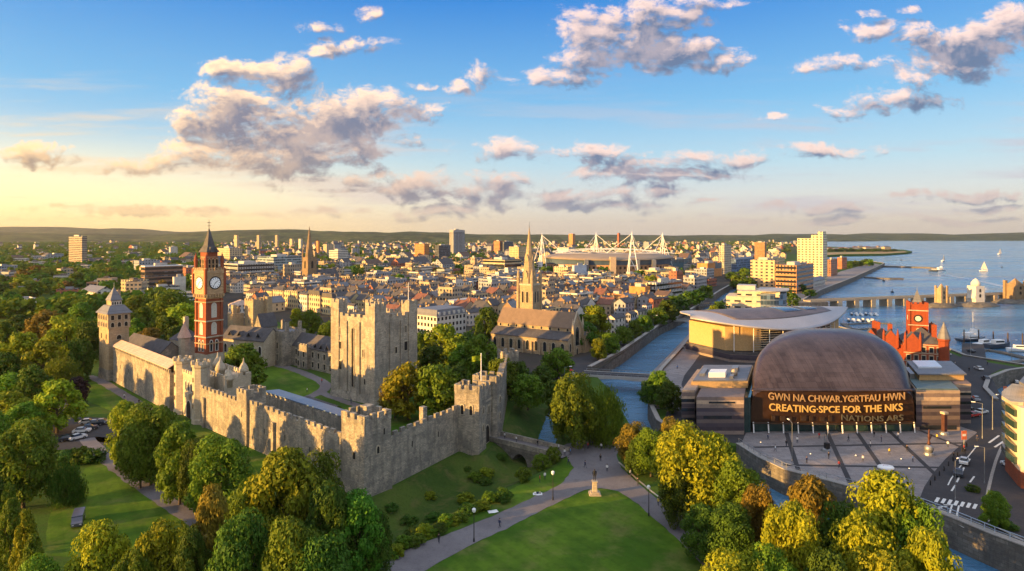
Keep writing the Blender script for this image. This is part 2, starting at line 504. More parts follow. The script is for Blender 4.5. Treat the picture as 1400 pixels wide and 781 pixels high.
CHURCHR = tiles('church_roof_tiles', (.18,.125,.085), .14, .4)
GLASS = glassy('dark_glass', (.018,.022,.028), .08, .6)
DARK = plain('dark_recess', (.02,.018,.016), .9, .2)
METAL = plain('grey_metal', (.25,.26,.27), .45, .1, 1, .6)
WHITEP = plain('white_paint', (.78,.78,.76), .5, .05)
BLACKP = plain('black_paint', (.02,.02,.022), .5, .1)
WOODD = plain('dark_wood', (.07,.05,.035), .8, .2)
LAWN = ground_mat('lawn_grass', (.048,.108,.009), (.10,.175,.014), (.19,.17,.055), .07, .12, .95, .25, None, .16)
ROUGHG = ground_mat('rough_grass', (.035,.070,.012), (.070,.105,.018), (.13,.11,.04), .06, .3, .95, .6)
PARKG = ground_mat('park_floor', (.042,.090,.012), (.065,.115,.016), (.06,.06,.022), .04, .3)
ASPH = ground_mat('asphalt', (.050,.050,.054), (.062,.060,.062), (.075,.072,.070), .08, .5, .9, .1)
PATHM = ground_mat('path_tarmac', (.155,.140,.142), (.195,.178,.178), (.125,.115,.115), .08, .6, .9, .1)
PAVE = ground_mat('plaza_paving', (.235,.215,.21), (.30,.27,.26), (.17,.16,.155), .05, .5, .8, .1, 2.6)
CITYG = ground_mat('city_ground', (.05,.044,.038), (.075,.062,.05), (.045,.06,.025), .02, .1, .95, .1)
FARG = ground_mat('far_country', (.040,.070,.018), (.070,.085,.025), (.03,.05,.014), .0016, .009, .95, 0)

# ------------------------------------------------------------------ land, water, ditch, hills, haze
WATER_Z = -5.0
def gp(lst): return [G(*q).xy.to_tuple() for q in lst]
SOUTH_BANK = [(90,-300),(90,70)] + gp([(1290,790),(1180,745),(1060,695),(962,650),(905,622),(870,596),(852,565),(838,538),(818,517)])
LEFT_BANK = gp([(806,505),(848,483),(900,447),(935,431),(963,412),(985,398),(1001,389)])
HEAD = gp([(1012,386)])
RIGHT_BANK = gp([(1010,394),(994,407),(978,424),(950,456),(926,483),(904,507),(892,530),(888,552),(900,578),(925,594)])
PLAZA_EDGE = gp([(960,601),(1010,611),(1040,630),(1075,647),(1130,661),(1200,680),(1262,697),(1310,716),(1360,737),(1400,752),(1500,790)])
COAST_R = [(140,85),(600,85),(600,245)] + gp([(1400,500),(1350,492),(1320,487),(1295,477),(1250,466),(1190,458),(1140,446),(1112,433),(1085,423)])
QUAYL = gp([(1086,416),(1100,409),(1122,397),(1166,380),(1204,363),(1209,360),(1190,357.5)])
HEADL = gp([(1150,356),(1126,354),(1118,350),(1150,348.3),(1210,347.5),(1241,345.3),(1247,343.8),(1236,341.5),(1180,339),(1130,337.2),(1100,334.5),(1070,331)])
LAND = SOUTH_BANK + LEFT_BANK + HEAD + RIGHT_BANK + PLAZA_EDGE + COAST_R + QUAYL + HEADL + [(3600,13000),(-12000,13000),(-12000,-300)]
DITCH = gp([(470,667),(498,683),(527,672),(641,613),(660,622),(682,598),(700,560),(712,534),(745,526),(778,536),(777,560),(766,590),(775,625),(752,640),(692,668),(640,695),(596,722),(540,752),(505,735),(480,700)])
BASIN = gp([(1362,548),(1347,532),(1352,518),(1378,508),(1420,502),(1470,512),(1470,548),(1420,562)])

def resample(poly, step):
    out = []
    for a, b in zip(poly, poly[1:] + poly[:1]):
        L = math.dist(a, b); k = max(1, int(L / step))
        for i in range(k):
            t = i / k
            out.append((a[0] + (b[0]-a[0])*t, a[1] + (b[1]-a[1])*t))
    return out
def pdist(p, poly):
    best = 1e9
    for a, b in zip(poly, poly[1:] + poly[:1]):
        vx, vy = b[0]-a[0], b[1]-a[1]
        t = max(0, min(1, ((p[0]-a[0])*vx + (p[1]-a[1])*vy) / (vx*vx + vy*vy + 1e-9)))
        best = min(best, math.hypot(p[0]-a[0]-vx*t, p[1]-a[1]-vy*t))
    return best
def inside(p, poly):
    r = False
    for a, b in zip(poly, poly[1:] + poly[:1]):
        if (a[1] > p[1]) != (b[1] > p[1]) and p[0] < (b[0]-a[0])*(p[1]-a[1])/(b[1]-a[1]) + a[0]:
            r = not r
    return r
def cdt(loops, extra=(), holes=False):
    pts, edges = [], []
    for lp in loops:
        b = len(pts); n = len(lp)
        pts += [Vector(q[:2]) for q in lp]
        edges += [(b+i, b+(i+1) % n) for i in range(n)]
    pts += [Vector(q) for q in extra]
    v, e, f, *_ = delaunay_2d_cdt(pts, edges, [], 2 if holes else 1, 1e-4)
    return v, f

# the land: one sheet to the horizon, cut by river, ditch and dock
def build_land():
    extra = []
    v, f = cdt([LAND, DITCH, BASIN], (), True)
    # keep triangles inside the land and outside the two holes
    mb = MB()
    fs = []
    for q in f:
        c = ((v[q[0]].x+v[q[1]].x+v[q[2]].x)/3, (v[q[0]].y+v[q[1]].y+v[q[2]].y)/3)
        if inside(c, LAND) and not inside(c, DITCH) and not inside(c, BASIN): fs.append(q)
    def up(q):
        a, b, c = v[q[0]], v[q[1]], v[q[2]]
        return q if (b-a).cross(c-a) > 0 else tuple(reversed(q))
    mb.add([(p.x, p.y, 0) for p in v], [up(q) for q in fs])
    for loop, flip in ((LAND, False), (BASIN, True)):
        n = len(loop)
        for i in range(n):
            a, b = loop[i], loop[(i+1) % n]
            if abs(a[0]) > 9000 or abs(b[0]) > 9000: continue
            mb.add([(a[0],a[1],0),(b[0],b[1],0),(b[0],b[1],-9),(a[0],a[1],-9)], [(0,1,2,3)])
    tag(mb.build('ground', PARKG), 'flat green parkland and city ground reaching the hills', None, None, 'structure')
build_land()

STREAM = gp([(741,612),(746,600),(750,585),(755,566),(762,546)])
def sdist(p, a, b):
    vx, vy = b[0]-a[0], b[1]-a[1]
    t = max(0, min(1, ((p[0]-a[0])*vx + (p[1]-a[1])*vy) / (vx*vx + vy*vy)))
    return math.hypot(p[0]-a[0]-vx*t, p[1]-a[1]-vy*t)
def ditch_depth(p):
    d = pdist(p, DITCH)
    stream = min(sdist(p, a, b) for a, b in zip(STREAM, STREAM[1:]))
    k = min(1.0, d / 7.5)
    z = -3.8 * k * k * (3 - 2*k)
    if stream < 4.2: z = min(z, -4.2) - 2.4 * min(1, d/2) * (1 - (stream/4.2)**2)
    return z
def build_ditch():
    ring = resample(DITCH, 3.0)
    xs = [p[0] for p in DITCH]; ys = [p[1] for p in DITCH]
    rnd = random.Random(4)
    extra = []
    x = min(xs)
    while x < max(xs):
        y = min(ys)
        while y < max(ys):
            q = (x + rnd.uniform(-.4,.4), y + rnd.uniform(-.4,.4))
            if inside(q, DITCH) and pdist(q, DITCH) > .8: extra.append(q)
            y += 1.6
        x += 1.6
    v, f = cdt([ring], extra)
    mb = MB(); mb.sm = True
    vs_ = []
    for i, p in enumerate(v):
        z = 0.0 if i < len(ring) else ditch_depth((p.x,p.y)) + rnd.uniform(-.12,.12)
        vs_.append((p.x,p.y,z))
    mb.add(vs_, [q if (v[q[1]]-v[q[0]]).cross(v[q[2]]-v[q[0]])>0 else tuple(reversed(q)) for q in f])
    tag(mb.build('grass_bank', ROUGHG), 'rough grass ditch below the castle wall', None, None, 'structure')
build_ditch()

def water_mat():
    m, n, p, o = newmat('water')
    tc = n('ShaderNodeTexCoord').outputs['Object']
    f = n.noise(n.vm('MULTIPLY', tc, (.05,.09,.05)), 1, 6, .65)
    f2 = n.noise(n.vm('MULTIPLY', tc, (.5,.9,.5)), 1, 5, .65)
    big = n.noise(n.vm('MULTIPLY', tc, (.004,.018,.004)), 1, 6, .65)
    c = n.mix(n.ss(big, .35, .65), (.05,.155,.28,1), (.09,.23,.37,1))
    setp(n, p, c, n.math('ADD', .07, n.math('MULTIPLY', n.ss(big, .4, .65), .22)), 0, .5)
    b = n('ShaderNodeBump'); b.inputs['Strength'].default_value = .8; b.inputs['Distance'].default_value = 1.4
    n.ln(n.math('ADD', n.math('MULTIPLY', f, 1.6), n.math('MULTIPLY', f2, .5)), b.inputs['Height'])
    n.ln(b.outputs[0], p.inputs['Normal'])
    return m
WATER = water_mat()
mb = MB(); mb.add([(-300,-250,WATER_Z),(14000,-250,WATER_Z),(14000,14000,WATER_Z),(-300,14000,WATER_Z)], [(0,1,2,3)])
tag(mb.build('water', WATER), 'blue river and bay water with small ripples', None, None, 'structure')
mb = MB(); mb.add([(-12500,-320,-9.2),(14000,-320,-9.2),(14000,14000,-9.2),(-12500,14000,-9.2)], [(0,1,2,3)])
tag(mb.build('river_bed', QUAY), 'dark bed under the river and bay', None, None, 'structure')

LAYER = [0.02]
def sheet(name, poly, m, label, z=None, px=True, kind='structure'):
    pts = gp(poly) if px else poly
    if m in (LAWN, PATHM) and z and len(pts) < 60:
        rj = random.Random(len(pts)); pts = [(x+rj.uniform(-.22,.22), y+rj.uniform(-.22,.22)) for x, y in resample(list(pts), 1.7)]
    if z is None:
        z = LAYER[0]; 
    v, f = cdt([pts])
    mb = MB()
    mb.add([(p.x,p.y,z) for p in v], [q if (v[q[1]]-v[q[0]]).cross(v[q[2]]-v[q[0]])>0 else tuple(reversed(q)) for q in f])
    o = mb.build(name, m)
    return tag(o, label, None, None, kind)
def ribbon(pts, w):
    """centre line in photo px -> closed outline w metres wide"""
    c = [Vector(G(*q).xy) for q in pts] if len(pts[0]) == 2 and not isinstance(pts[0], Vector) else [Vector(q) for q in pts]
    # smooth once
    s = [c[0]]
    for a, b in zip(c, c[1:]):
        s += [a*.75 + b*.25, a*.25 + b*.75]
    s.append(c[-1]); c = s
    L, Rr = [], []
    for i, p in enumerate(c):
        d = (c[min(i+1, len(c)-1)] - c[max(i-1, 0)]).normalized()
        nrm = Vector((-d.y, d.x)) * (w/2)
        L.append((p+nrm).to_tuple()); Rr.append((p-nrm).to_tuple())
    return Rr + L[::-1]

# city floor, far country, castle green, park lawns, paths
sheet('city_street_ground', [(300,392),(285,425),(310,468),(380,440),(470,470),(560,500),(640,475),(700,515),(760,520),(806,512),(846,487),(898,450),(933,434),(961,414),(983,400),(999,391),(1010,386),(1060,386),(1060,350),(960,345),(330,345)], CITYG, 'grey brown ground between the city buildings', .03)
sheet('far_country', [(-3000,347.5),(-300,347.5),(960,346.5),(1060,349),(1100,346),(1120,338),(1080,333),(1050,329.5),(700,327),(-900,327)], FARG, 'patchwork of distant fields and suburbs', .03)
sheet('castle_lawn', [(250,560),(318,520),(372,499),(398,505),(436,519),(452,520),(432,548),(520,568),(600,548),(640,560),(636,606),(528,650),(497,660),(470,655),(340,600)], LAWN, 'mown green inside the castle walls', .03)
sheet('courtyard_path', ribbon([(330,492),(372,497),(405,506),(436,519),(447,527),(440,536),(410,548),(385,560)], 4.2), PATHM, 'curved grey path round the castle green', .05, False)
sheet('keep_path', ribbon([(437,536),(470,549),(512,561),(548,557)], 3.2), PATHM, 'grey path along the foot of the keep', .054, False)
sheet('park_lawn', [(118,640),(140,628),(168,640),(262,715),(250,770),(60,760),(70,700)], LAWN, 'park lawn among the trees', .03)
sheet('wall_lawn', [(112,523),(150,522),(232,563),(258,585),(330,604),(462,662),(440,680),(300,640),(232,610),(170,570),(112,545)], LAWN, 'lawn strip along the outer castle wall', .03)
sheet('park_path', ribbon([(85,560),(112,516),(125,514),(165,537),(205,562),(225,590),(180,605),(120,600)], 3.5), PATHM, 'tarmac path through the park below the castle wall', .05, False)
sheet('lower_park_path', ribbon([(118,600),(150,632),(200,668),(262,708),(330,760),(380,800)], 3.6), PATHM, 'tarmac path running under the park trees', .054, False)
sheet('park_road', [(60,580),(100,570),(150,572),(172,596),(140,612),(70,616)], ASPH, 'small asphalt car park among the trees', .05)
sheet('front_lawn', [(571,785),(640,748),(700,719),(762,687),(800,670),(822,668),(846,672),(872,690),(910,722),(975,785)], LAWN, 'large mown triangular lawn', .03)
sheet('verge_lawn', [(490,760),(560,748),(640,703),(692,672),(752,644),(776,628),(784,640),(768,662),(700,694),(640,718),(560,748),(520,762)], LAWN, 'grass verge between path and ditch', .026)
sheet('forecourt', [(776,628),(768,610),(790,603),(836,597),(850,604),(842,622),(850,640),(885,672),(930,706),(1000,772),(970,782),(910,722),(872,690),(846,672),(822,668),(800,670),(762,687),(700,719),(640,748),(571,785),(500,800),(510,768),(560,750),(640,720),(700,694),(768,662),(784,640)], PATHM, 'tarmac forecourt and forking paths', .05)
sheet('path_edge', ribbon([(846,632),(880,664),(930,702),(1000,768)], .45), PALE, 'pale kerb line along the right path', .062, False)
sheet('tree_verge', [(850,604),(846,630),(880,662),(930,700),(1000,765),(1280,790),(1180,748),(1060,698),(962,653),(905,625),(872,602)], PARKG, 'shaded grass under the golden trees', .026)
# quay streets
sheet('quay_road', [(690,520),(752,528),(800,508),(846,480),(895,446),(930,430),(960,411),(980,398),(972,396),(945,410),(905,430),(872,447),(842,463),(800,487),(770,492),(735,505)], ASPH, 'riverside road with parked cars', .06)
sheet('river_promenade', ribbon([(925,560),(912,540),(905,520),(932,490),(958,458),(986,426),(1000,412)], 13), PAVE, 'paved promenade on the far bank of the river', .06, False)
sheet('harbour_ground', [(905,590),(912,560),(960,452),(990,420),(1080,425),(1115,436),(1140,448),(1190,461),(1250,469),(1293,480),(1318,490),(1348,495),(1396,503),(1368,505),(1346,516),(1338,532),(1352,556),(1400,600),(1480,640),(1480,770),(1400,748),(1362,733),(1312,712),(1264,693),(1200,676),(1130,657),(1077,643),(1044,627),(1014,608),(960,598)], ASPH, 'grey quayside ground', .02)
sheet('plaza', [(1014,606),(1020,592),(1100,586),(1312,583),(1338,592),(1310,640),(1268,690),(1200,673),(1130,655),(1080,641),(1046,624)], PAVE, 'paved plaza before the arts centre', .05)
for a, b in (((1075,592),(1092,645)),((1131,592),(1163,662)),((1172,592),(1235,683)),((1216,590),(1290,660)),((1255,588),(1325,616)),((1030,612),(1325,606)),((1060,636),(1300,640))):
    sheet('paving_stripe', ribbon([a, ((a[0]+b[0])/2, (a[1]+b[1])/2), b], 1.1), ASPH, 'dark paving band across the plaza', .07 + .004 * (a[0] % 7), False)
sheet('quay_promenade', [(1062,424),(1080,421),(1087,414.5),(1102,407.5),(1123,395.5),(1166,378.8),(1203,362),(1190,359.5),(1150,371),(1118,384),(1095,392),(1064,402)], PAVE, 'paved promenade behind the bay quay', .055)
sheet('harbour_road', ribbon([(1330,470),(1332,500),(1345,540),(1366,562),(1372,590),(1330,625),(1300,665),(1290,700)], 9), ASPH, 'asphalt road past the plaza', .075, False)
sheet('bay_road', [(1352,590),(1372,598),(1362,640),(1352,700),(1300,712),(1266,694),(1290,660),(1325,616)], ASPH, 'asphalt junction with painted markings', .06)
LINEW = plain('road_paint', (.62,.62,.58), .7, .15, 2)
KERBM = plain('kerb_stone', (.30,.28,.25), .9, .2, 2)
def mark(pts, w, z=.1, lab='white painted road line', name='road_marking', m=None):
    return sheet(name, ribbon(pts, w), m or LINEW, lab, z, False)
for i in range(7):
    x = 1279 + i*8.6
    mark([(x,683.5+i*1.5),(x+4.6,684.6+i*1.5)], 3.0, .1, 'white zebra crossing bar')
for k, (a, b) in enumerate([((1318,640),(1314,648)),((1312,652),(1308,660)),((1306,664),(1301,672)),((1326,628),(1322,635)),((1332,652),(1326,660))]): mark([a, b], .35)
mark([(1268,692),(1300,712),(1318,722)], .35); mark([(1302,690),(1296,710)], .3); mark([(1311,692),(1306,716)], .3)
for k in range(4): mark([(1269+k*7,700-k*3),(1281+k*7,697-k*2)], .3)
mark([(1296,664),(1302,652),(1334,612)], .25, .1, 'pale kerb line of the plaza road')
mark([(1352,606),(1366,596)], .5); mark([(1360,612),(1372,604)], .5)
sheet('harbour_kerb', ribbon([(1376,600),(1364,622),(1353,660),(1346,700),(1352,716),(1400,740)], .6), KERBM, 'curved kerb of the harbour road', .11, False)

# retaining walls, each a thing of its own
def strip_wall(name, line, w, z0, z1, m, label, cat='wall'):
    c = [Vector(q) for q in line]
    L, Rr = [], []
    for i, p in enumerate(c):
        d = (c[min(i+1, len(c)-1)] - c[max(i-1, 0)]).normalized()
        nrm = Vector((-d.y, d.x)) * (w/2)
        L.append((p+nrm).to_tuple()); Rr.append((p-nrm).to_tuple())
    mb = MB(); mb.prism(Rr + L[::-1], z0, z1)
    o = mb.build(name, m)
    tag(o, label, cat)
    cap = MB()
    L = []; Rr = []
    for i, p in enumerate(c):
        d = (c[min(i+1, len(c)-1)] - c[max(i-1, 0)]).normalized()
        nrm = Vector((-d.y, d.x)) * (w/2 + .12)
        L.append((p+nrm).to_tuple()); Rr.append((p-nrm).to_tuple())
    cap.prism(Rr + L[::-1], z1 + .003, z1 + .2)
    cap.build('coping', PALE if z1 > 1.2 else KERBM, o)
    return o
strip_wall('river_wall', LEFT_BANK, 1.6, -8.5, 1.1, QUAY, 'long dark stone river wall below the riverside road')
strip_wall('river_wall', RIGHT_BANK[1:], 1.2, -8.5, .9, QUAY, 'stone river wall along the paved promenade')
strip_wall('plaza_wall', PLAZA_EDGE[1:], 1.4, -8.5, .9, QUAY, 'curved stone retaining wall between plaza and canal')
strip_wall('sea_wall', COAST_R[3:], 1.2, -8.5, .5, QUAY, 'low sea wall behind the red brick clock hall')
strip_wall('quay_wall', QUAYL, 1.6, -8.5, .7, QUAY, 'straight dark quay wall running out into the bay')
strip_wall('dock_wall', BASIN[:-2], 1.2, -8.5, .6, QUAY, 'curved wall of the small dock basin')

# hills
def hills(name, x0, x1, prof_, Y0, Y1, m, label, seed, amp=14, base=None):
    rnd = random.Random(seed)
    ph = [rnd.uniform(0, 6.28) for _ in range(12)]
    def top(px):
        for (a, za), (b, zb) in zip(prof_, prof_[1:]):
            if a <= px <= b: return za + (zb-za)*(px-a)/(b-a)
        return prof_[-1][1] if px > prof_[-1][0] else prof_[0][1]
    nu, nv = 150, 14
    def fn(u, v):
        px = x0 + (x1-x0)*u
        Y = Y0 + (Y1-Y0)*v
        Yr = Y0 + (Y1-Y0)*.55
        hgt = Zt(top(px), Yr)
        k = math.sin(min(1, v/.55) * math.pi/2) if v < .55 else math.cos((v-.55)/.45 * math.pi/2)
        nz = sum(math.sin(px*(.012*(i+1))*1.7 + ph[i] + v*3*(i % 3)) / (i+1) for i in range(10)) * amp * k
        b = 0 if base is None else base
        return (Xt(px, Yr) , Y, b - 2 + max(0, (hgt-b) * k + nz*.6))
    mb = MB(); mb.sm = True; mb.grid(fn, nu, nv)
    tag(mb.build(name, m), label, None, None, 'structure')
HILLG = ground_mat('hill_wood', (.014,.032,.010), (.070,.090,.022), (.26,.20,.09), .006, .016, .95, 0)
hills('far_hills', -600, 420, [(-600,310),(0,312.5),(45,310.5),(100,311),(150,312.5),(185,311.5),(215,315),(260,316),(420,319)], 7600, 10400, HILLG, 'hazy moorland ridge on the skyline', 1, 16)
hills('wooded_hills', 150, 760, [(150,321),(260,318),(300,316),(350,314),(385,314.5),(400,313.5),(440,316),(470,317.5),(500,316.5),(560,315.5),(600,317),(640,320),(760,323)], 4300, 6400, HILLG, 'dark wooded ridge behind the city', 2, 9)
hills('low_hills', 560, 1130, [(560,320.5),(640,321),(740,320),(840,321),(930,322),(1040,321),(1085,322),(1130,325)], 6200, 8200, HILLG, 'low distant hills behind the stadium', 3, 5)
hills('left_plain_rise', -700, 240, [(-700,318),(0,318.5),(100,319),(200,321),(240,323)], 4200, 6000, HILLG, 'wooded rise across the suburbs', 4, 6)
hills('far_shore_hills', 1010, 2100, [(1010,323),(1060,319.5),(1100,320.5),(1160,321),(1190,318.5),(1250,318.8),(1310,321),(1345,319),(1400,318.2),(1500,317),(2100,318)], 7000, 10000, HILLG, 'blue hills on the far shore of the bay', 5, 7, -5)

# the evening air
def build_haze():
    mb = MB(); mb.box(-13500, 15000, -340, 14500, -11, 330)
    m = bpy.data.materials.new('haze'); m.use_nodes = True
    m.node_tree.nodes.clear()
    n = N(m.node_tree)
    o = n('ShaderNodeOutputMaterial'); v = n('ShaderNodeVolumePrincipled')
    v.inputs['Color'].default_value = (.92,.86,.80,1); v.inputs['Density'].default_value = 3.2e-5; v.inputs['Anisotropy'].default_value = .65
    n.ln(v.outputs[0], o.inputs['Volume'])
    ob = mb.build('haze', m)
    tag(ob, 'thin golden evening haze over city and bay', None, None, 'stuff')
build_haze()

# ------------------------------------------------------------------ trees
def crown_mesh(name, seed, lobes, per, size, m, shape='round', droop=0.0, smallfill=.18):
    """foliage of a unit-high tree: many leaf sprays on clumps spread through the crown"""
    rnd = random.Random(seed)
    mb = MB()
    cl = []
    for i in range(lobes):
        t = (i + rnd.random())/lobes
        if shape == 'cone':
            z = .12 + .85*t; rr = .40*(1-t)**.8 + .02; r = rnd.uniform(.06,.10)*(1.25-.6*t)
        elif shape == 'tall':
            z = .14 + .80*t; rr = .34*math.sin(math.pi*min(1, .20+.78*t))**.75 + .02; r = rnd.uniform(.09,.155)
        else:
            z = .18 + .72*t; rr = .42*math.sin(math.pi*(.16+.78*t))**.65; r = rnd.uniform(.10,.185)
        a = i*2.39996 + rnd.uniform(-.5,.5)
        q = rr * (rnd.uniform(.72, 1.06) if rnd.random() < .8 else rnd.uniform(.1,.6))
        cl.append((q*math.cos(a), q*math.sin(a), min(z + rnd.uniform(-.05,.05), 1-r*.7), r))
    vs_, fs_ = [], []
    for (cx, cy_, cz, r) in cl:
        for k in range(per):
            d = Vector((rnd.gauss(0,1), rnd.gauss(0,1), rnd.gauss(0,1)+.25)).normalized()
            rad = r * (rnd.uniform(.2, .9) if rnd.random() < smallfill else rnd.uniform(.88, 1.10))
            p = Vector((cx, cy_, cz)) + Vector((d.x*rad, d.y*rad, d.z*rad*.82))
            if droop: p.z -= droop * rnd.random() * r * 2.2
            if p.z > 1: p.z = 1 - (p.z-1)
            nrm = (d + Vector((rnd.gauss(0,.42), rnd.gauss(0,.42), rnd.gauss(0,.42)+.2))).normalized()
            u = nrm.orthogonal().normalized()
            ang = rnd.uniform(0, 6.28)
            w = nrm.cross(u)
            u, w = u*math.cos(ang) + w*math.sin(ang), w*math.cos(ang) - u*math.sin(ang)
            s = size * rnd.uniform(.42, 1.4)
            if droop: w = (w*.5 + Vector((0,0,-1))).normalized(); s1 = s*1.7
            else: s1 = s*rnd.uniform(1.0, 1.6)
            b = len(vs_)
            tip = p + w*s1 + nrm*(-.25*s1)
            vs_ += [p - u*s*.5, p + u*s*.5, tip + u*s*.22, tip - u*s*.22]
            fs_.append((b, b+1, b+2, b+3))
    mb.add(vs_, fs_)
    return mb.mesh(name, m)
BARK = plain('bark', (.085,.065,.045), .95, .3, 3)
def trunk_mesh(seed, tall=.55):
    rnd = random.Random(seed)
    mb = MB()
    mb.lathe([(.034,-.02),(.026,.03),(.021,.2),(.016,.42),(.009,tall+.15)], 7)
    for i in range(6):
        a = i*1.05 + rnd.uniform(-.3,.3); z = rnd.uniform(.18, .48)
        p = Vector((0,0,z)); q = Vector((math.cos(a)*.24, math.sin(a)*.24, z+rnd.uniform(.14,.3)))
        mb.tube(p, q, .011, .004, 5)
    return mb.mesh('trunk', BARK)
L_GREEN = leaf('leaf_green', (.060,.112,.010), (.150,.225,.015))
L_BRIGHT = leaf('leaf_bright', (.100,.160,.010), (.27,.31,.014))
L_GOLD = leaf('leaf_gold', (.12,.150,.010), (.34,.335,.014))
L_DARK = leaf('leaf_dark', (.034,.072,.010), (.085,.145,.014))
L_BROWN = leaf('leaf_bronze', (.090,.075,.014), (.24,.165,.020))
L_PURPLE = leaf('leaf_purple', (.020,.012,.016), (.045,.022,.026))
L_VIVID = leaf('leaf_vivid', (.045,.13,.012), (.11,.25,.022))
TRUNKS = [trunk_mesh(s) for s in (1, 2, 3)]
_spec = {'green':L_GREEN,'bright':L_BRIGHT,'gold':L_GOLD,'dark':L_DARK,'bronze':L_BROWN,'purple':L_PURPLE,'vivid':L_VIVID}
CROWNS = {}
def crown(kind, q):
    """q: quality 2 near, 1 middle, 0 far; three shapes of each are made as they are wanted"""
    k = (kind, q)
    if k not in CROWNS:
        lst = []
        for s in range(3):
            shape = ('round', 'round', 'tall')[s]
            seed = hash((len(CROWNS)*7 + s)) % 9999
            if q == 2: lst.append(crown_mesh('crown', seed, 46, 290, .024, _spec[kind], shape))
            elif q == 1: lst.append(crown_mesh('crown', seed, 34, 120, .042, _spec[kind], shape))
            else: lst.append(crown_mesh('crown', seed, 22, 44, .08, _spec[kind], shape))
        CROWNS[k] = lst
    return CROWNS[k]
SPECIAL = {}
def special(kind, shape):
    k = (kind, shape)
    if k not in SPECIAL:
        if shape == 'cone': SPECIAL[k] = crown_mesh('crown', 77, 90, 130, .022, _spec[kind], 'cone')
        else: SPECIAL[k] = crown_mesh('crown', 78, 60, 200, .022, _spec[kind], 'round', 1.0)
    return SPECIAL[k]
TREES = []
TN = [0]
def tree(x, y, h, w, kind, q=1, shape=None, label=None, group='park trees', name='tree', extra=''):
    TN[0] += 1
    rnd = random.Random(TN[0]*13 + 5)
    me = special(kind, shape) if shape else crown(kind, q)[TN[0] % 3]
    o = T(name, label, 'tree', (x, y, 0), rnd.uniform(0, 360), group)
    o.scale = (w/.92, w/.92, h)
    link('crown', me, o)
    link('trunk', TRUNKS[TN[0] % 3], o)
    TREES.append((o, kind, h, w, shape, extra))
    return o
def tpx(px, top, base, wpx, kind, q=None, shape=None, **k):
    """tree whose foot stands at photo row `base` and whose top shows at row `top`"""
    P = G(px, base)
    h = Zt(top, P.y)
    w = wpx * P.y / F
    if q is None: q = 2 if P.y < 175 else (1 if P.y < 420 else 0)
    return tree(P.x, P.y, h, w, kind, q, shape, **k)

# ------------------------------------------------------------------ building parts shared by many things
WMESH = {}
def win_mesh(w, h, arch, key, m):
    k = (round(w,2), round(h,2), arch, key, m.name)
    if k not in WMESH:
        mb = MB()
        if key == 'pane':
            poly = outline(w, h, arch)
            mb.prof(poly, -.06, .02, 'y')
        else:
            t = .22 if key == 'frame' else .35
            o1 = outline(w + 2*t, h + t + (.15 if not arch else .1), arch, -.15); o2 = outline(w, h, arch)
            n = len(o1)
            vs_ = [(p[0], -.16, p[1]) for p in o1] + [(p[0], -.16, p[1]) for p in o2] + [(p[0], .02, p[1]) for p in o1] + [(p[0], .02, p[1]) for p in o2]
            fs_ = []
            for i in range(n):
                j = (i+1) % n
                fs_ += [(i, j, n+j, n+i), (n+i, n+j, 3*n+j, 3*n+i), (2*n+j, 2*n+i, 3*n+i, 3*n+j), (j, i, 2*n+i, 2*n+j)]
            mb.add(vs_, fs_)
        WMESH[k] = mb.mesh(key, m)
    return WMESH[k]
def outline(w, h, arch, z0=0.0):
    if not arch: return [(-w/2, z0), (w/2, z0), (w/2, h), (-w/2, h)]
    s = h - w*.62
    pts = [(-w/2, z0), (w/2, z0), (w/2, s)]
    for t in (.25,.5,.75): pts.append((w/2*math.cos(t*math.pi/2)*1.0, s + (h-s)*math.sin(t*math.pi/2)))
    pts.append((0, h))
    for t in (.75,.5,.25): pts.append((-w/2*math.cos(t*math.pi/2), s + (h-s)*math.sin(t*math.pi/2)))
    pts.append((-w/2, s))
    return pts
def window(parent, x, y, z, w, h, side='f', arch=False, frame=None, pane=None, name='window'):
    """side f: wall facing local -y; l: wall facing local -x; r: facing +x; b: facing +y"""
    rz = {'f': 0, 'l': -90, 'r': 90, 'b': 180}[side]
    o = link(name, win_mesh(w, h, arch, 'pane', pane or GLASS), parent, (x, y, z), rz)
    if frame is not None:
        link('frame', win_mesh(w, h, arch, 'frame', frame), o)
    return o
def merlons(mb, a, b, y0, y1, z, low=.8, high=1.9, mw=1.5, gw=1.1, ax='x'):
    L = b - a
    n = max(1, int((L + gw) / (mw + gw)))
    p = (L + gw*0) / (n*mw + (n-1)*gw) if n > 1 else 1
    pts = [(a, z)]
    s = a
    m_, g_ = mw*p, gw*p
    rj = random.Random(int(a*7+b*13+z*31))
    for i in range(n):
        hh = z + high + rj.uniform(-.22,.06)
        pts += [(s, hh + rj.uniform(-.05,.05)), (s+m_, hh)]
        if i < n-1: pts += [(s+m_, z+low), (s+m_+g_, z+low)]
        s += m_ + g_
    pts.append((b, z))
    if ax == 'x':   # outline in x,z pushed along y
        mb.prof(pts, y0, y1, 'y')
    else:           # outline in y,z pushed along x
        mb.prof(pts, y0, y1, 'x')
    return mb
def crenel_top(parent, x0, x1, y0, y1, z, m, t=.6, proud=.0, **k):
    for (ax, a, b, c, d) in (('x', x0, x1, y0-proud, y0+t), ('x', x0, x1, y1-t, y1+proud), ('y', y0+t+.003, y1-t-.003, x0-proud, x0+t), ('y', y0+t+.003, y1-t-.003, x1-t, x1+proud)):
        mb = MB(); merlons(mb, a, b, c, d, z, ax=ax, **k); mb.build('parapet', m, parent)
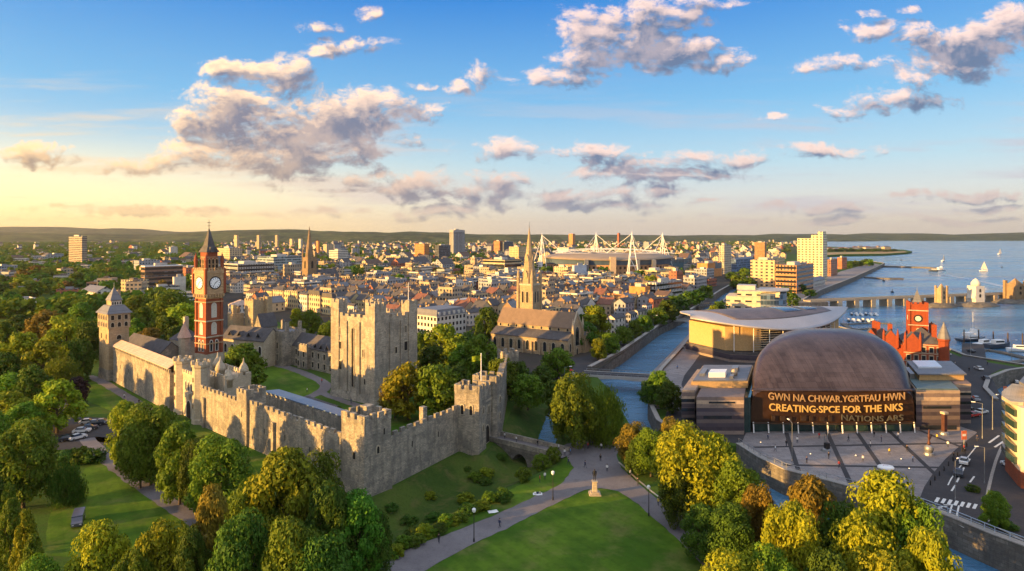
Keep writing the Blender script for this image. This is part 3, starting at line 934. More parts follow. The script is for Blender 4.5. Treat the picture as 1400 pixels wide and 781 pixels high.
def gable_roof(x0, x1, y0, y1, z, zr, ax='x', o=.35, t=.28, m=None, parent=None, name='roof'):
    mb = MB()
    if ax == 'x':
        mid = (y0+y1)/2
        sl = (zr-z)/(mid-y0)
        mb.prof([(y0-o, z-o*sl), (mid, zr), (y1+o, z-o*sl), (y1+o, z-o*sl+t), (mid, zr+t), (y0-o, z-o*sl+t)], x0-o, x1+o, 'x')
    else:
        mid = (x0+x1)/2
        sl = (zr-z)/(mid-x0)
        mb.prof([(x0-o, z-o*sl), (mid, zr), (x1+o, z-o*sl), (x1+o, z-o*sl+t), (mid, zr+t), (x0-o, z-o*sl+t)], y0-o, y1+o, 'y')
    return mb.build(name, m, parent)
def gable_wall(x0, x1, y0, y1, z0, z, zr, ax='x', m=None, parent=None, name='wall'):
    mb = MB()
    if ax == 'x': mb.prof([(y0,z0),(y1,z0),(y1,z),((y0+y1)/2,zr),(y0,z)], x0, x1, 'x')
    else: mb.prof([(x0,z0),(x1,z0),(x1,z),((x0+x1)/2,zr),(x0,z)], y0, y1, 'y')
    return mb.build(name, m, parent)
def hip_roof(x0, x1, y0, y1, z, zr, m, parent, o=.3, name='roof'):
    mb = MB()
    x0-=o; x1+=o; y0-=o; y1+=o
    if x1-x0 >= y1-y0:
        q=(y1-y0)/2
        mb.add([(x0,y0,z),(x1,y0,z),(x1,y1,z),(x0,y1,z),(x0+q,(y0+y1)/2,zr),(x1-q,(y0+y1)/2,zr)],[(3,2,1,0),(0,1,5,4),(1,2,5),(2,3,4,5),(3,0,4)])
    else:
        q=(x1-x0)/2
        mb.add([(x0,y0,z),(x1,y0,z),(x1,y1,z),(x0,y1,z),((x0+x1)/2,y0+q,zr),((x0+x1)/2,y1-q,zr)],[(3,2,1,0),(0,1,4),(1,2,5,4),(2,3,5),(3,0,4,5)])
    return mb.build(name, m, parent)
def chimney(parent, x, y, z0, z1, w=.9, m=None, d=None):
    mb = MB(); d = d or w
    mb.prism([(x-w/2,y-d/2),(x+w/2,y-d/2),(x+w/2,y+d/2),(x-w/2,y+d/2)], z0, z1)
    o = mb.build('chimney', m or BRICK, parent)
    p = MB(); p.lathe([(.18,z1),(.22,z1+.1),(.15,z1+.6)], 6, (x,y)); p.build('chimney_pot', BROWNR, o)
    return o
def bx(parent, name, m, *b):
    mb = MB(); mb.box(*b); return mb.build(name, m, parent)
FOOT = []            # footprints (x, y, radius) that the city keeps clear of
LANDMARKS = []
def landmark(name, x, y): LANDMARKS.append((name, x, y))
def keep_clear(o, *locs, r=8):
    c, s = math.cos(o.rotation_euler.z), math.sin(o.rotation_euler.z)
    for (x, y) in locs: FOOT.append((o.location.x + x*c - y*s, o.location.y + x*s + y*c, r))

CA = 51.1            # castle grid: local +x runs right and back, local +y left and back

# ------------------------------------------------------------------ castle: corner tower and curtain walls
def corner_tower():
    P = G(498, 682.5)
    t = T('corner_tower', 'square crenellated tower at the near corner of the castle wall', 'tower', P, CA)
    mb = MB(); mb.pyramid(-.25, 7.45, -.25, 8.05, -2.5, 3.0, .965); mb.build('base', CASTLE, t)
    bx(t, 'wall', CASTLE, 0, 7.2, 0, 7.8, 2.9, 15.3)
    bx(t, 'roof_deck', SLATE, .7, 6.5, .7, 7.1, 15.1, 15.5)
    crenel_top(t, 0, 7.2, 0, 7.8, 15.3, CASTLE, .65, .12, low=.8, high=2.0, mw=1.2, gw=.75)
    bx(t, 'stair_head', CASTLE, 4.2, 6.2, 4.6, 6.8, 15.5, 17.6)
    window(t, 3.6, 0, 8.6, .7, 1.5, 'f', True, PALE, DARK)
    window(t, 0, 3.4, 7.6, .8, 1.4, 'l', False, None, DARK)
    window(t, 5.3, 0, 12.2, .3, 1.3, 'f', False, None, DARK)
    landmark('near corner tower', P.x, P.y)
    return t
corner_tower()

def curtain(name, A, B, h, label, t=2.2, m=CASTLE, loops=(), butt=(), h1=None, inner_walk=True, mw=1.5, gw=1.0):
    A, B = Vector(A[:2]), Vector(B[:2])
    L = (B-A).length
    ang = math.degrees(math.atan2(B.y-A.y, B.x-A.x))
    o = T(name, label, 'wall', (A.x, A.y, 0), ang)
    mb = MB(); mb.prof([(-.45,-4.5),(t,-4.5),(t,h-1.6),(0,h-1.6),(-.05,2.2)], 0, L, 'x'); mb.build('wall', m, o)
    p = MB(); merlons(p, 0, L, -.02, .6, h-1.6, mw=mw, gw=gw, low=.75, high=1.75); p.build('parapet', m, o)
    for (x, z) in loops: window(o, x, -.0, z, .3, 1.3, 'f', False, None, DARK, 'arrow_loop')
    for (x, w) in butt: bx(o, 'buttress', m, x-w/2, x+w/2, -.7, -.02, -3, h-3.2)
    return o
ga = G(274, 581); gb = G(466, 668)
mid0 = ga.lerp(gb, .34); mid1 = ga.lerp(gb, .415)
curtain('curtain_wall', ga, mid0, 11.6, 'short castle wall between the twin-towered gatehouse and the slim wall turret', butt=((3,1.2),))
curtain('curtain_wall', mid1, gb, 12.2, 'long sunlit castle wall between the slim turret and the near corner tower', loops=((8,5),(18,5.5),(29,5)), butt=((13,1.0),))
def wall_turret():
    d = (gb-ga).xy.normalized()
    P = mid0
    t = T('wall_turret', 'slim crenellated turret standing in the sunlit castle wall', 'turret', (P.x, P.y, 0), math.degrees(math.atan2(d.y, d.x)))
    w = (mid1-mid0).length
    bx(t, 'wall', CASTLE, .01, w-.01, -.75, 4.6, -3, 13.1)
    crenel_top(t, .01, w-.01, -.75, 4.6, 13.1, CASTLE, .5, .08, low=.7, high=1.7, mw=1.0, gw=.7)
    window(t, w*.5, -.75, 7.5, .3, 1.4, 'f', False, None, DARK)
    landmark('slim wall turret', P.x, P.y)
wall_turret()
ta = G(527.5, 668); tb = G(648, 606)
curtain('curtain_wall', ta, tb, 11.7, 'shaded castle wall between the near corner tower and the bridge gatehouse', butt=(), loops=((9,6.5),(19,6)))
bx(T('chimney_stack', 'short square stone stack standing on the shaded castle wall', 'chimney', ta.lerp(tb, .40) + Vector((-.7,1.3,0)), CA), 'stack', CASTLE, -.65, .65, -.65, .65, 9.8, 14.2)

# the gate tower by the bridge
def bridge_gate():
    P = G(655, 621)
    t = T('bridge_gatehouse', 'tall crenellated gatehouse at the castle end of the stone bridge', 'gatehouse', P, 70)
    W, D = 17.5, 6.8
    for (a, b) in ((0, 5.6), (11.6, W)):
        w_ = MB(); w_.prism([(a+.9,0),(b-.9,0),(b,.9),(b,D),(a,D),(a,.9)] if a else [(a,0),(b-.9,0),(b,.9),(b,D),(a,D)], -4, 15.2)
        ob = w_.build('tower', CASTLE, t)
        for z in (5.0, 9.5): window(ob, (a+b)/2, 0, z, .7, 1.7, 'f', True, PALE, DARK)
        crenel_top(ob, a, b, 0, D, 15.2, CASTLE, .55, .1, low=.7, high=1.9, mw=1.0, gw=.65)
        bx(ob, 'roof_deck', SLATE, a+.6, b-.6, .6, D-.6, 15.1, 15.4)
        if a == 0:
            for y in (2.2, 4.6): window(ob, 0, y, 9.6, .8, 2.4, 'l', True, PALE, DARK)
    bx(t, 'gate_wall', CASTLE, 5.61, 11.59, 1.4, D-.5, -4, 14.2)
    p = MB(); merlons(p, 5.61, 11.59, 1.3, 1.9, 14.2, low=.7, high=1.7, mw=.9, gw=.7); p.build('parapet', CASTLE, t)
    window(t, 8.6, 1.4, .1, 3.0, 4.6, 'f', True, PALE, DARK, 'gate_arch')
    for x in (7.4, 9.8): window(t, x, 1.4, 7.6, .8, 2.0, 'f', True, PALE, DARK)
    bx(t, 'string_course', PALE, 5.62, 11.58, 1.2, 1.38, 11.0, 11.4)
    landmark('bridge gatehouse', P.x, P.y)
    pole = T('flagpole', 'white flagpole with a small green flag on the bridge gatehouse', 'flagpole', (P.x+.2, P.y+6.5, 15.3), 0)
    mb = MB(); mb.lathe([(.14,0),(.1,8.6),(.2,8.65),(.02,8.9)], 7); mb.build('pole', WHITEP, pole)
    f = MB(); f.sm = True; f.grid(lambda u, v: (-2.4*u, .25*math.sin(u*6+v), 7.0+1.4*v-.35*u), 8, 3, .03); f.build('flag', L_BRIGHT, pole)
    return t
bridge_gate()
wa = G(685.5, 591); wb = G(694, 541)
curtain('curtain_wall', (wa.x, wa.y), (wb.x, wb.y), 14.2, 'castle wall climbing from the bridge gatehouse to the far wall tower')
def far_tower():
    P = G(692, 541)
    t = T('wall_tower', 'plain grey square tower at the far end of the castle wall', 'tower', P, 20)
    bx(t, 'wall', CASTLE, -1.2, 4.6, 0, 6, -5, 13.6)
    crenel_top(t, -1.2, 4.6, 0, 6, 13.6, CASTLE, .5, .08, low=.6, high=1.5, mw=1.0, gw=.7)
    window(t, 1.7, 0, 9, .6, 1.6, 'f', True, None, DARK)
    landmark('far wall tower', P.x, P.y)
far_tower()

# ------------------------------------------------------------------ twin-towered west gatehouse
def west_gate():
    A, B = G(263.5, 580), G(238.5, 566.5)
    d = (A-B).xy.normalized()
    t = T('castle_gatehouse', 'pale gatehouse with two slim octagonal towers and a pointed arch', 'gatehouse', (B.x, B.y, 0), math.degrees(math.atan2(d.y, d.x)))
    L = (A-B).xy.length
    for k, (x, h) in enumerate(((0, 15.3), (L, 16.2))):
        mb = MB(); r = 2.35
        mb.lathe([(r*1.18,-3),(r*1.08,1.2),(r,1.6),(r,h),(r*1.12,h+.4),(r*1.12,h+1.1)], 8, (x, r), rot=math.pi/8)
        ob = mb.build('tower', PALE, t)
        for i in range(8):
            a = math.pi/8 + i*math.pi/4 + math.pi/8
            c = (x + r*1.02*math.cos(a), r + r*1.02*math.sin(a))
            mm = MB(); mm.lathe([(.55,h+1.1),(.55,h+2.1)], 4, c, rot=a+math.pi/4); mm.build('merlon', PALE, ob)
        for z in (4.5, 8.5, 12.2):
            window(ob, x, 0.02, z, .35, 1.3, 'f', True, None, DARK)
            window(ob, x-r*.76, r*.3, z, .3, 1.3, 'l', True, None, DARK)
    bx(t, 'gate_wall', PALE, 2.0, L-2.0, 1.6, 7, -3, 12.6)
    p = MB(); merlons(p, 2.2, L-2.2, 1.5, 2.1, 12.6, low=.7, high=1.7, mw=.9, gw=.7); p.build('parapet', PALE, t)
    window(t, L/2, 1.6, 0, 3.4, 5.2, 'f', True, WHITEST, DARK, 'gate_arch')
    for x in (L/2-2.2, L/2, L/2+2.2): window(t, x, 1.6, 8.2, 1.0, 2.6, 'f', True, WHITEST, DARK)
    bx(t, 'oriel', PALE, L/2-1.6, L/2+1.6, .9, 1.58, 6.2, 7.6)
    # rear building with its domed white pinnacles
    bx(t, 'lodge', PALE, 1.5, L+5, 7.01, 15, -1, 12.2)
    crenel_top(t, 1.5, L+5, 7.05, 15, 12.2, PALE, .5, .06, low=.6, high=1.5, mw=.9, gw=.7)
    for (x, y, h) in ((2.5, 12, 17.2), (L-1.5, 8.5, 17.8), (L+4, 8.6, 15.6), (L+2, 14, 17.0)):
        mb = MB(); mb.sm = True
        mb.lathe([(1.35,10),(1.35,h-3.6),(1.6,h-3.5),(1.6,h-3),(1.3,h-2.2),(.8,h-1.3),(.3,h-.7),(.12,h+.6)], 8, (x, y)); mb.build('pinnacle', PALE, t)
    for x in (L+1, L+3.4): window(t, x, 7.0, 7, .8, 1.8, 'f', True, WHITEST, DARK)
    landmark('twin-towered gatehouse', A.x, A.y)
west_gate()
def west_wall():
    A = G(155, 521); B = G(232, 563)
    d = (B-A).xy.normalized(); L = (B-A).xy.length
    o = T('roofed_wall', 'stone wall under a long pale pink roof between pyramid-roofed tower and gatehouse', 'wall', (A.x, A.y, 0), math.degrees(math.atan2(d.y, d.x)))
    mb = MB(); mb.prof([(-.5,-3),(3.4,-3),(3.4,12),(0,12),(-.05,2.5)], 0, L, 'x'); mb.build('wall', CASTLE, o)
    p = MB(); merlons(p, 0, L, -.25, .45, 12.0, mw=.9, gw=.8, low=.35, high=1.15); p.build('parapet', CASTLE, o)
    r = MB(); r.prof([(-.5,13.2),(2.6,15.0),(5.2,13.2),(5.2,13.45),(2.6,15.3),(-.5,13.45)], .4, L-.4, 'x'); r.build('roof', PINKR, o)
    bx(o, 'gallery', DARK, .3, L-.3, .6, 4.6, 12.0, 13.3)
    g = MB(); g.pyramid(-2.8, 2.2, -.2, 4.8, 12, 17.2); 
    for x in (9, 19, 29): window(o, x, -.02, 6, .35, 1.3, 'f', True, None, DARK, 'arrow_loop')
    landmark('pink-roofed castle wall', (A.x+B.x)/2, (A.y+B.y)/2)
west_wall()
def west_tower():
    P = G(148.6, 521)
    t = T('west_tower', 'tall square stone tower with a two-stage pyramid roof', 'tower', P, CA)
    a, b = 7.0, 9.8
    mb = MB(); mb.pyramid(-.35, a+.35, -.35, b+.35, -2, 4, .94); mb.build('base', CASTLE, t)
    bx(t, 'shaft', SAND, 0, a, 0, b, 3.8, 19.6)
    bx(t, 'head', SAND, -.35, a+.35, -.35, b+.35, 19.6, 25.2)
    for z in (20.2, 22.9):
        for k in range(3):
            window(t, a*(k+.5)/3, -.35, z, 1.1, 1.7, 'f', z < 22, PALE, DARK)
        for k in range(4):
            window(t, -.35, b*(k+.5)/4, z, 1.0, 1.7, 'l', True, PALE, DARK)
    for k in (1, 3): window(t, 0, b*k/4, 15.5, .8, 2.0, 'l', True, None, DARK)
    window(t, a/2, 0, 15.4, 1.6, 1.6, 'f', True, PALE, DARK)
    r = MB(); r.pyramid(-1.0, a+1.0, -1.0, b+1.0, 25.2, 28.2, .55); r.build('skirt_roof', LEADR, t)
    bx(t, 'lantern', SAND, 1.7, a-1.7, 2.6, b-2.6, 28.0, 30.0)
    for k in range(4): window(t, 2.15+.85*k+.1, 2.6, 28.4, .5, 1.1, 'f', True, WHITEST, DARK)
    r = MB(); r.pyramid(1.3, a-1.3, 2.2, b-2.2, 30.0, 35.2); r.build('roof', LEADR, t)
    mb = MB(); mb.lathe([(.08,0),(.05,1.3),(.15,1.4),(.02,1.7)], 6, (a/2,b/2)); ob = mb.build('finial', METAL, t); ob.location = (0,0,35.0)
    chimney(t, a-.6, b-1.0, 25, 33.5, 1.2, SAND)
    landmark('pyramid-roofed tower', P.x, P.y)
    # hall behind the wall
    Q = G(177, 503)
    h = T('castle_hall', 'long dark slate roofed hall behind the pink roofed wall', 'hall', Q, -38.9)
    gable_wall(-6, 30, 0, 8, 0, 9.5, 13.2, 'x', CASTLE, h); gable_roof(-6, 30, 0, 8, 9.5, 13.2, 'x', .3, .3, SLATE, h)
    for k in range(9): window(h, -3+3.6*k, 0, 5.4, 1.2, 2.4, 'f', True, PALE, DARK)
west_tower()

# ------------------------------------------------------------------ brick clock tower
def clock_tower():
    P = G(282, 522)
    t = T('clock_tower', 'tall red brick clock tower with white bands, two clock faces and a slate spire', 'clock tower', P, 58.1)
    a = 6.2
    CL = plain('clock_white', (.88,.90,.90), .5, .04)
    TRAC = plain('pale_tracery', (.50,.46,.38), .6, .3, 3)
    CREAM = stone('cream_dressing', (.46,.31,.17), .25, .9, .4, .3, .8, .85, .3)
    bx(t, 'plinth', PALE, -.5, a+.5, -.5, a+.5, -1, 10.2)
    bx(t, 'shaft', BRICK, 0, a, 0, a, 10.2, 31.2)
    for (x, y) in ((0,0),(a,0),(0,a),(a,a)):
        bx(t, 'corner_pilaster', BRICK, x-.45, x+.45, y-.45, y+.45, 10.2, 31.0)
    for z in (13.9, 29.6): bx(t, 'stone_band', CREAM, -.52, a+.52, -.52, a+.52, z, z+.4)
    for z in (43.9, 46.6): bx(t, 'stone_band', CREAM, .88, a-.88, .88, a-.88, z, z+.3)
    for z in (16.4, 22.4): bx(t, 'stone_band', PALE, -.6, a+.6, -.6, a+.6, z, z+.45)
    for z in (17.6, 24.0):
        h = 4.2 if z < 20 else 5.2
        window(t, a*.5, 0, z, 1.7, h, 'f', True, WHITEST, TRAC)
        window(t, 0, a*.5, z, 1.7, h, 'l', True, WHITEST, TRAC)
    for x in (.32, .68):
        window(t, a*x, 0, 11.2, .9, 4.0, 'f', True, WHITEST, GLASS); window(t, 0, a*x, 11.2, .9, 4.0, 'l', True, WHITEST, GLASS)
    # corbels and clock stage
    c = MB(); c.pyramid(-.9, a+.9, -.9, a+.9, 32.6, 31.0, .84); c.build('corbel_table', CREAM, t)
    for k in range(7):
        x = -.3 + k*(a+.6)/6
        bx(t, 'corbel', CREAM, x-.22, x+.22, -1.15, -.45, 31.6, 32.8)
        bx(t, 'corbel', CREAM, -1.15, -.45, x-.22, x+.22, 31.6, 32.8)
    bx(t, 'clock_stage', CREAM, -.8, a+.8, -.8, a+.8, 32.8, 40.6)
    for (x, y) in ((-.8,-.8),(a+.8,-.8),(-.8,a+.8),(a+.8,a+.8)):
        bx(t, 'corner_shaft', BRICK, x-.4, x+.4, y-.4, y+.4, 32.9, 42.4)
    for side in ('f', 'l'):
        e = bpy.data.objects.new('clock', None); COL.objects.link(e); e.parent = t
        e.location = (a/2, -.82, 37.0) if side == 'f' else (-.82, a/2, 37.0)
        e.rotation_euler = (R(90), 0, 0 if side == 'f' else R(-90))
        rim = MB(); rim.lathe([(2.5,0),(2.5,.06),(2.0,.07),(2.0,0)], 28); rim.build('rim', BLACKP, e)
        d = MB(); d.lathe([(2.05,.02),(2.05,.1)], 28); d.build('dial', CL, e)
        for k in range(12):
            q = MB(); q.box(-.09,.09,1.45,1.9,.11,.15); ob = q.build('hour_mark', BLACKP, e); ob.rotation_euler = (0,0,R(30*k))
        for (L, w, an) in ((1.2,.2,-50),(1.75,.14,-215)):
            q = MB(); q.box(-w/2,w/2,-.3,L,.16,.2); ob = q.build('hand', BLACKP, e); ob.rotation_euler = (0,0,R(an))
    bx(t, 'cornice', CREAM, -1.15, a+1.15, -1.15, a+1.15, 40.6, 41.2)
    for (ax, s) in (('x', -1.0), ('x', a+.6), ('y', -1.0), ('y', a+.6)):
        p = MB(); merlons(p, -1.0 if ax == 'x' else -.58, a+1.0 if ax == 'x' else a+.58, s, s+.4, 41.2, .6, 1.7, .7, .5, ax); p.build('parapet', CREAM, t)
    # belfry
    q = .95
    bx(t, 'belfry', BRICK, q, a-q, q, a-q, 41.2, 48.6)
    for k in range(3):
        window(t, q+.9+1.5*k, q, 42.4, .85, 3.6, 'f', True, CREAM, DARK); window(t, q, q+.9+1.5*k, 42.4, .85, 3.6, 'l', True, CREAM, DARK)
    for (x, y) in ((-.2,-.2),(a+.2,-.2),(-.2,a+.2),(a+.2,a+.2)):
        mb = MB(); mb.lathe([(.62,41.2),(.62,45.2),(.8,45.3),(.05,48.4)], 8, (x,y)); mb.build('pinnacle', BRICK, t)
    r = MB(); r.pyramid(q-.55, a-q+.55, q-.55, a-q+.55, 48.6, 51.2, .54); r.build('roof_skirt', SLATE, t)
    for k in (-1, 1):
        g = MB(); g.prof([(a/2+k*1.2-.5,48.7),(a/2+k*1.2+.5,48.7),(a/2+k*1.2,50.6)], q-.75, q+1.2, 'y'); g.build('dormer', SLATE, t)
    r = MB(); r.pyramid(a/2-1.5, a/2+1.5, a/2-1.5, a/2+1.5, 51.0, 57.8, .05); r.build('spire', SLATE, t)
    f = MB(); f.lathe([(.12,57.0),(.08,60.6),(.02,61.2)], 6, (a/2,a/2)); ob = f.build('finial', BLACKP, t)
    for z, w in ((58.6,.5),(59.8,.75)):
        bx(ob, 'cross_bar', BLACKP, a/2-w, a/2+w, a/2-.06, a/2+.06, z, z+.16)
    landmark('brick clock tower', P.x, P.y)
clock_tower()

# ------------------------------------------------------------------ keep
def keep():
    P = G(512.3, 554)
    t = T('castle_keep', 'great square stone keep with taller corner turrets', 'keep', P, 53.5)
    a, b, h = 18.6, 21.6, 27.3
    mb = MB(); mb.pyramid(-.8, a+.8, -.8, b+.8, -.5, 2.6, .95); mb.build('plinth', KEEP, t)
    mb = MB()                                          # hollow square of thick walls
    o_ = [(0,0),(a,0),(a,b),(0,b)]; i_ = [(2.4,2.4),(a-2.4,2.4),(a-2.4,b-2.4),(2.4,b-2.4)]
    vs_ = [(x,y,2.4) for x,y in o_]+[(x,y,h) for x,y in o_]+[(x,y,18.0) for x,y in i_]+[(x,y,h) for x,y in i_]
    fs_ = []
    for i in range(4):
        j = (i+1)%4
        fs_ += [(i,j,4+j,4+i),(4+i,4+j,12+j,12+i),(12+i,12+j,8+j,8+i)]
    fs_ += [(8,9,10,11)]
    mb.add(vs_, fs_); mb.build('wall', KEEP, t)
    # turrets at the corners; narrow buttress strips down the faces
    tw = 3.6
    for (x0, y0, x1, y1, z) in ((-.35,-.35,4.6,4.2,33.0),(a-3.6,-.35,a+.35,3.4,32.6),(-.35,b-3.8,3.4,b+.35,33.2),(a-3.8,b-3.8,a+.35,b+.35,31.8)):
        ob = bx(t, 'turret', KEEP, x0, x1, y0, y1, 2.0, z-1.7)
        crenel_top(ob, x0, x1, y0, y1, z-1.7, KEEP, .55, .05, low=.7, high=1.8, mw=1.0, gw=.7)
    for y in (b*.36, b*.66): bx(t, 'buttress', KEEP, -.42, .0, y-.75, y+.75, 1.8, h-1.0)
    for x in (a*.38, a*.64): bx(t, 'buttress', KEEP, x-.75, x+.75, -.42, 0, 1.8, h-1.0)
    for (ax, s0, s1, c0, c1) in (('x',4.62,a-3.62,.0,.7),('y',4.22,b-3.82,.0,.7),('x',3.42,a-3.82,b-.7,b),('y',3.42,b-3.82,a-.7,a)):
        p = MB(); merlons(p, s0, s1, c0, c1, h, low=.5, high=1.5, mw=1.4, gw=1.1, ax=ax); p.build('parapet', KEEP, t)
    # tall blind recess and windows
    window(t, -.02, b*.50, 4.5, 1.0, 19.5, 'l', True, KEEP, DARK, 'arched_recess')
    for (y, z, w, hh) in ((b*.80,16.5,1.2,2.4),(b*.80,9.5,1.6,2.8),(b*.26,15.0,.6,2.4),(b*.22,6.0,.9,1.8),(b*.82,21.5,.5,1.9),(b*.14,20,.45,1.8)): window(t, 0, y, z, w, hh, 'l', False, PALE, DARK)
    for (x, z, w, hh) in ((a*.22,14.5,1.3,2.8),(a*.27,6,.8,2.4),(a*.50,15.5,.9,2.0),(a*.74,15.8,1.5,3.0),(a*.78,9.0,.8,2.2),(a*.74,22,.6,2.2),(a*.24,21.5,.5,1.8),(a*.92,16.5,.9,1.8),(a*.26,2.4,1.6,3.6)): window(t, x, 0, z, w, hh, 'f', False, PALE, DARK)
    keep_clear(t, (9,11), r=18)
    landmark('great square keep', P.x, P.y)
    pole = T('flagpole', 'bare white flagpole on the far turret of the keep', 'flagpole', t.matrix_basis @ Vector((a-2, 1.6, 31.0)))
    pole.location = P + Vector((math.cos(R(53.5))*(a-2)-math.sin(R(53.5))*1.6, math.sin(R(53.5))*(a-2)+math.cos(R(53.5))*1.6, 31.0))
    mb = MB(); mb.lathe([(.12,0),(.08,7.5),(.02,7.8)], 6); mb.build('pole', WHITEP, pole)
keep()

# ------------------------------------------------------------------ castle apartments
def apartments():
    P = G(366, 497)
    g = T('castle_lodgings', 'grey stone castle lodging block with tall chimneys by the courtyard', 'house', P, -38.9)
    Lg = 11.5
    bx(g, 'wall', CASTLE, 0, Lg, 0, 11, -1, 13.6)
    crenel_top(g, 0, Lg, 0, 11, 13.6, CASTLE, .4, .06, low=.5, high=1.2, mw=.9, gw=.7)
    bx(g, 'roof_deck', LEADR, .5, Lg-.5, .5, 10.5, 13.5, 13.9)
    for (x, z, w, h) in ((3,7.4,1.8,3.6),(7.6,7.4,1.1,2.4),(7.6,2.4,1.1,2.4)): window(g, x, 0, z, w, h, 'f', False, PALE, GLASS)
    window(g, 3, 0, -.2, 2.2, 4.4, 'f', True, PALE, DARK, 'doorway')
    for (x, y) in ((2,6),(9.8,3.2),(10.2,9)): chimney(g, x, y, 13, 18.2, 1.2, CASTLE)
    landmark('castle lodgings', P.x, P.y)
    Q = G(394, 498)
    r = T('castle_range', 'long slate roofed castle range ending at the keep', 'house', Q, -38.9)
    L = 33
    gable_wall(0, L, 0, 9, -1, 8.6, 13.2, 'x', CASTLE, r); gable_roof(0, L, 0, 9, 8.6, 13.2, 'x', .3, .3, SLATE, r)
    bx(r, 'projecting_bay', CASTLE, 9.5, 16.5, -1.6, -.01, -1, 9.3); p = MB(); merlons(p, 9.5, 16.5, -1.6, -1.1, 9.3, .5, 1.3, .9, .7); p.build('parapet', CASTLE, r)
    for k in range(8):
        x = 2.2 + 4*k
        y = -1.6 if 9.5 < x < 16.5 else 0
        for z in (1.0, 5.0): window(r, x, y, z, 1.2, 2.2, 'f', False, PALE, GLASS)
    for k in range(3): 
        ob = gable_roof(19+4*k, 21.4+4*k, -.2, 3.5, 9.2, 10.8, 'y', .1, .2, SLATE, r, 'dormer')
    Q = G(303, 497)
    s = T('castle_great_hall', 'long slate roofed stone hall between clock tower and lodgings', 'hall', Q, -24)
    gable_wall(0, 24, 0, 10, -1, 11.0, 15.6, 'x', PALE, s); gable_roof(0, 24, 0, 10, 11.0, 15.6, 'x', .3, .3, SLATE, s)
    for k in range(6): window(s, 2.4+3.9*k, 0, 5.2, 1.5, 3.6, 'f', True, WHITEST, GLASS)
    for k in range(4): gable_roof(3+5.4*k, 5.2+5.4*k, .6, 4, 12.4, 14.0, 'y', .1, .2, SLATE, s, 'dormer')
    Q = G(346, 470)
    u = T('castle_inner_tower', 'square sunlit stone tower with a slim stair turret behind the lodgings', 'tower', Q, CA)
    bx(u, 'wall', SAND, 0, 9, 0, 8.5, -1, 21); crenel_top(u, 0, 9, 0, 8.5, 21, SAND, .5, .06, low=.6, high=1.6, mw=1.0, gw=.7)
    bx(u, 'stair_turret', SAND, 6.5, 9.3, -2.2, -.01, -1, 23.5)
    for z in (10, 16): window(u, 0, 4, z, .7, 1.8, 'l', True, PALE, DARK)
    Q = G(357, 488)
    v = T('castle_gable_house', 'narrow steep gabled stone house beside the lodgings', 'house', Q, CA)
    gable_wall(0, 8, 0, 6, -1, 13.5, 19, 'x', CASTLE, v); gable_roof(0, 8, 0, 6, 13.5, 19, 'x', .2, .25, SLATE, v)
    for z in (4, 9): window(v, 0, 3, z, .9, 2, 'l', True, PALE, DARK)
    Q = G(318, 470)
    w = T('chimney_house', 'small sandstone house with stacked chimneys behind the great hall', 'house', Q, CA)
    bx(w, 'wall', SAND, 0, 6, 0, 5, -1, 15); chimney(w, 1.5, 1.5, 15, 19.5, 2.0, SAND); chimney(w, 4.5, 3.0, 15, 18, 1.4, SAND)
    Q = G(247, 512)
    y = T('turreted_house', 'cluster of conical roofs and chimneys between hall and clock tower', 'house', Q, CA)
    bx(y, 'wall', PALE, 0, 9, 0, 10, -1, 13); hip_roof(0, 9, 0, 10, 13, 17.5, SLATE, y)
    mb = MB(); mb.lathe([(2.2,-1),(2.2,14.5),(2.6,14.6),(.05,20.5)], 10, (1,-1)); mb.build('round_turret', PALE, y)
    mb = MB(); mb.lathe([(2.7,14.7),(.05,20.8)], 10, (1,-1)); mb.build('cone_roof', PINKR, y)
    chimney(y, 6, 9, 13, 21.5, 1.6, PALE); chimney(y, 8.4, 3, 13, 20.5, 1.3, PALE)
apartments()
# yard along the inside of the wall
def yard():
    A = G(347, 585); B = G(462, 632)
    d = (B-A).xy.normalized()
    nrm = Vector((-d.y, d.x))
    P = A.xy + nrm*3.2
    s = T('lean_to', 'long pale blue metal roof lean-to along the inside of the castle wall', 'shed', (P.x, P.y, 0), math.degrees(math.atan2(d.y, d.x)))
    BLUER = plain('blue_roof', (.14,.20,.28), .45, .1, .5, .2)
    L = (B-A).xy.length - 3
    bx(s, 'wall', CASTLE, 0, L, 0, 4.2, -.2, 9.6)
    r = MB(); r.prof([(-.2,9.7),(4.6,9.3),(4.6,9.6),(-.2,10.0)], -.2, L+.2, 'x'); r.build('roof', BLUER, s)
    P = A.xy + nrm*9 + d*1.5
    s = T('workshop_shed', 'dark flat roofed workshop in the castle yard', 'shed', (P.x, P.y, 0), math.degrees(math.atan2(d.y, d.x)))
    bx(s, 'wall', CASTLE, 0, 13, 0, 9, -.2, 5.2); hip_roof(0, 13, 0, 9, 5.2, 7.6, SLATE, s)
    for x in (4, 8): bx(s, 'roof_light', WHITEP, x, x+1.2, 1.2, 2.2, 6.3, 6.6)
yard()

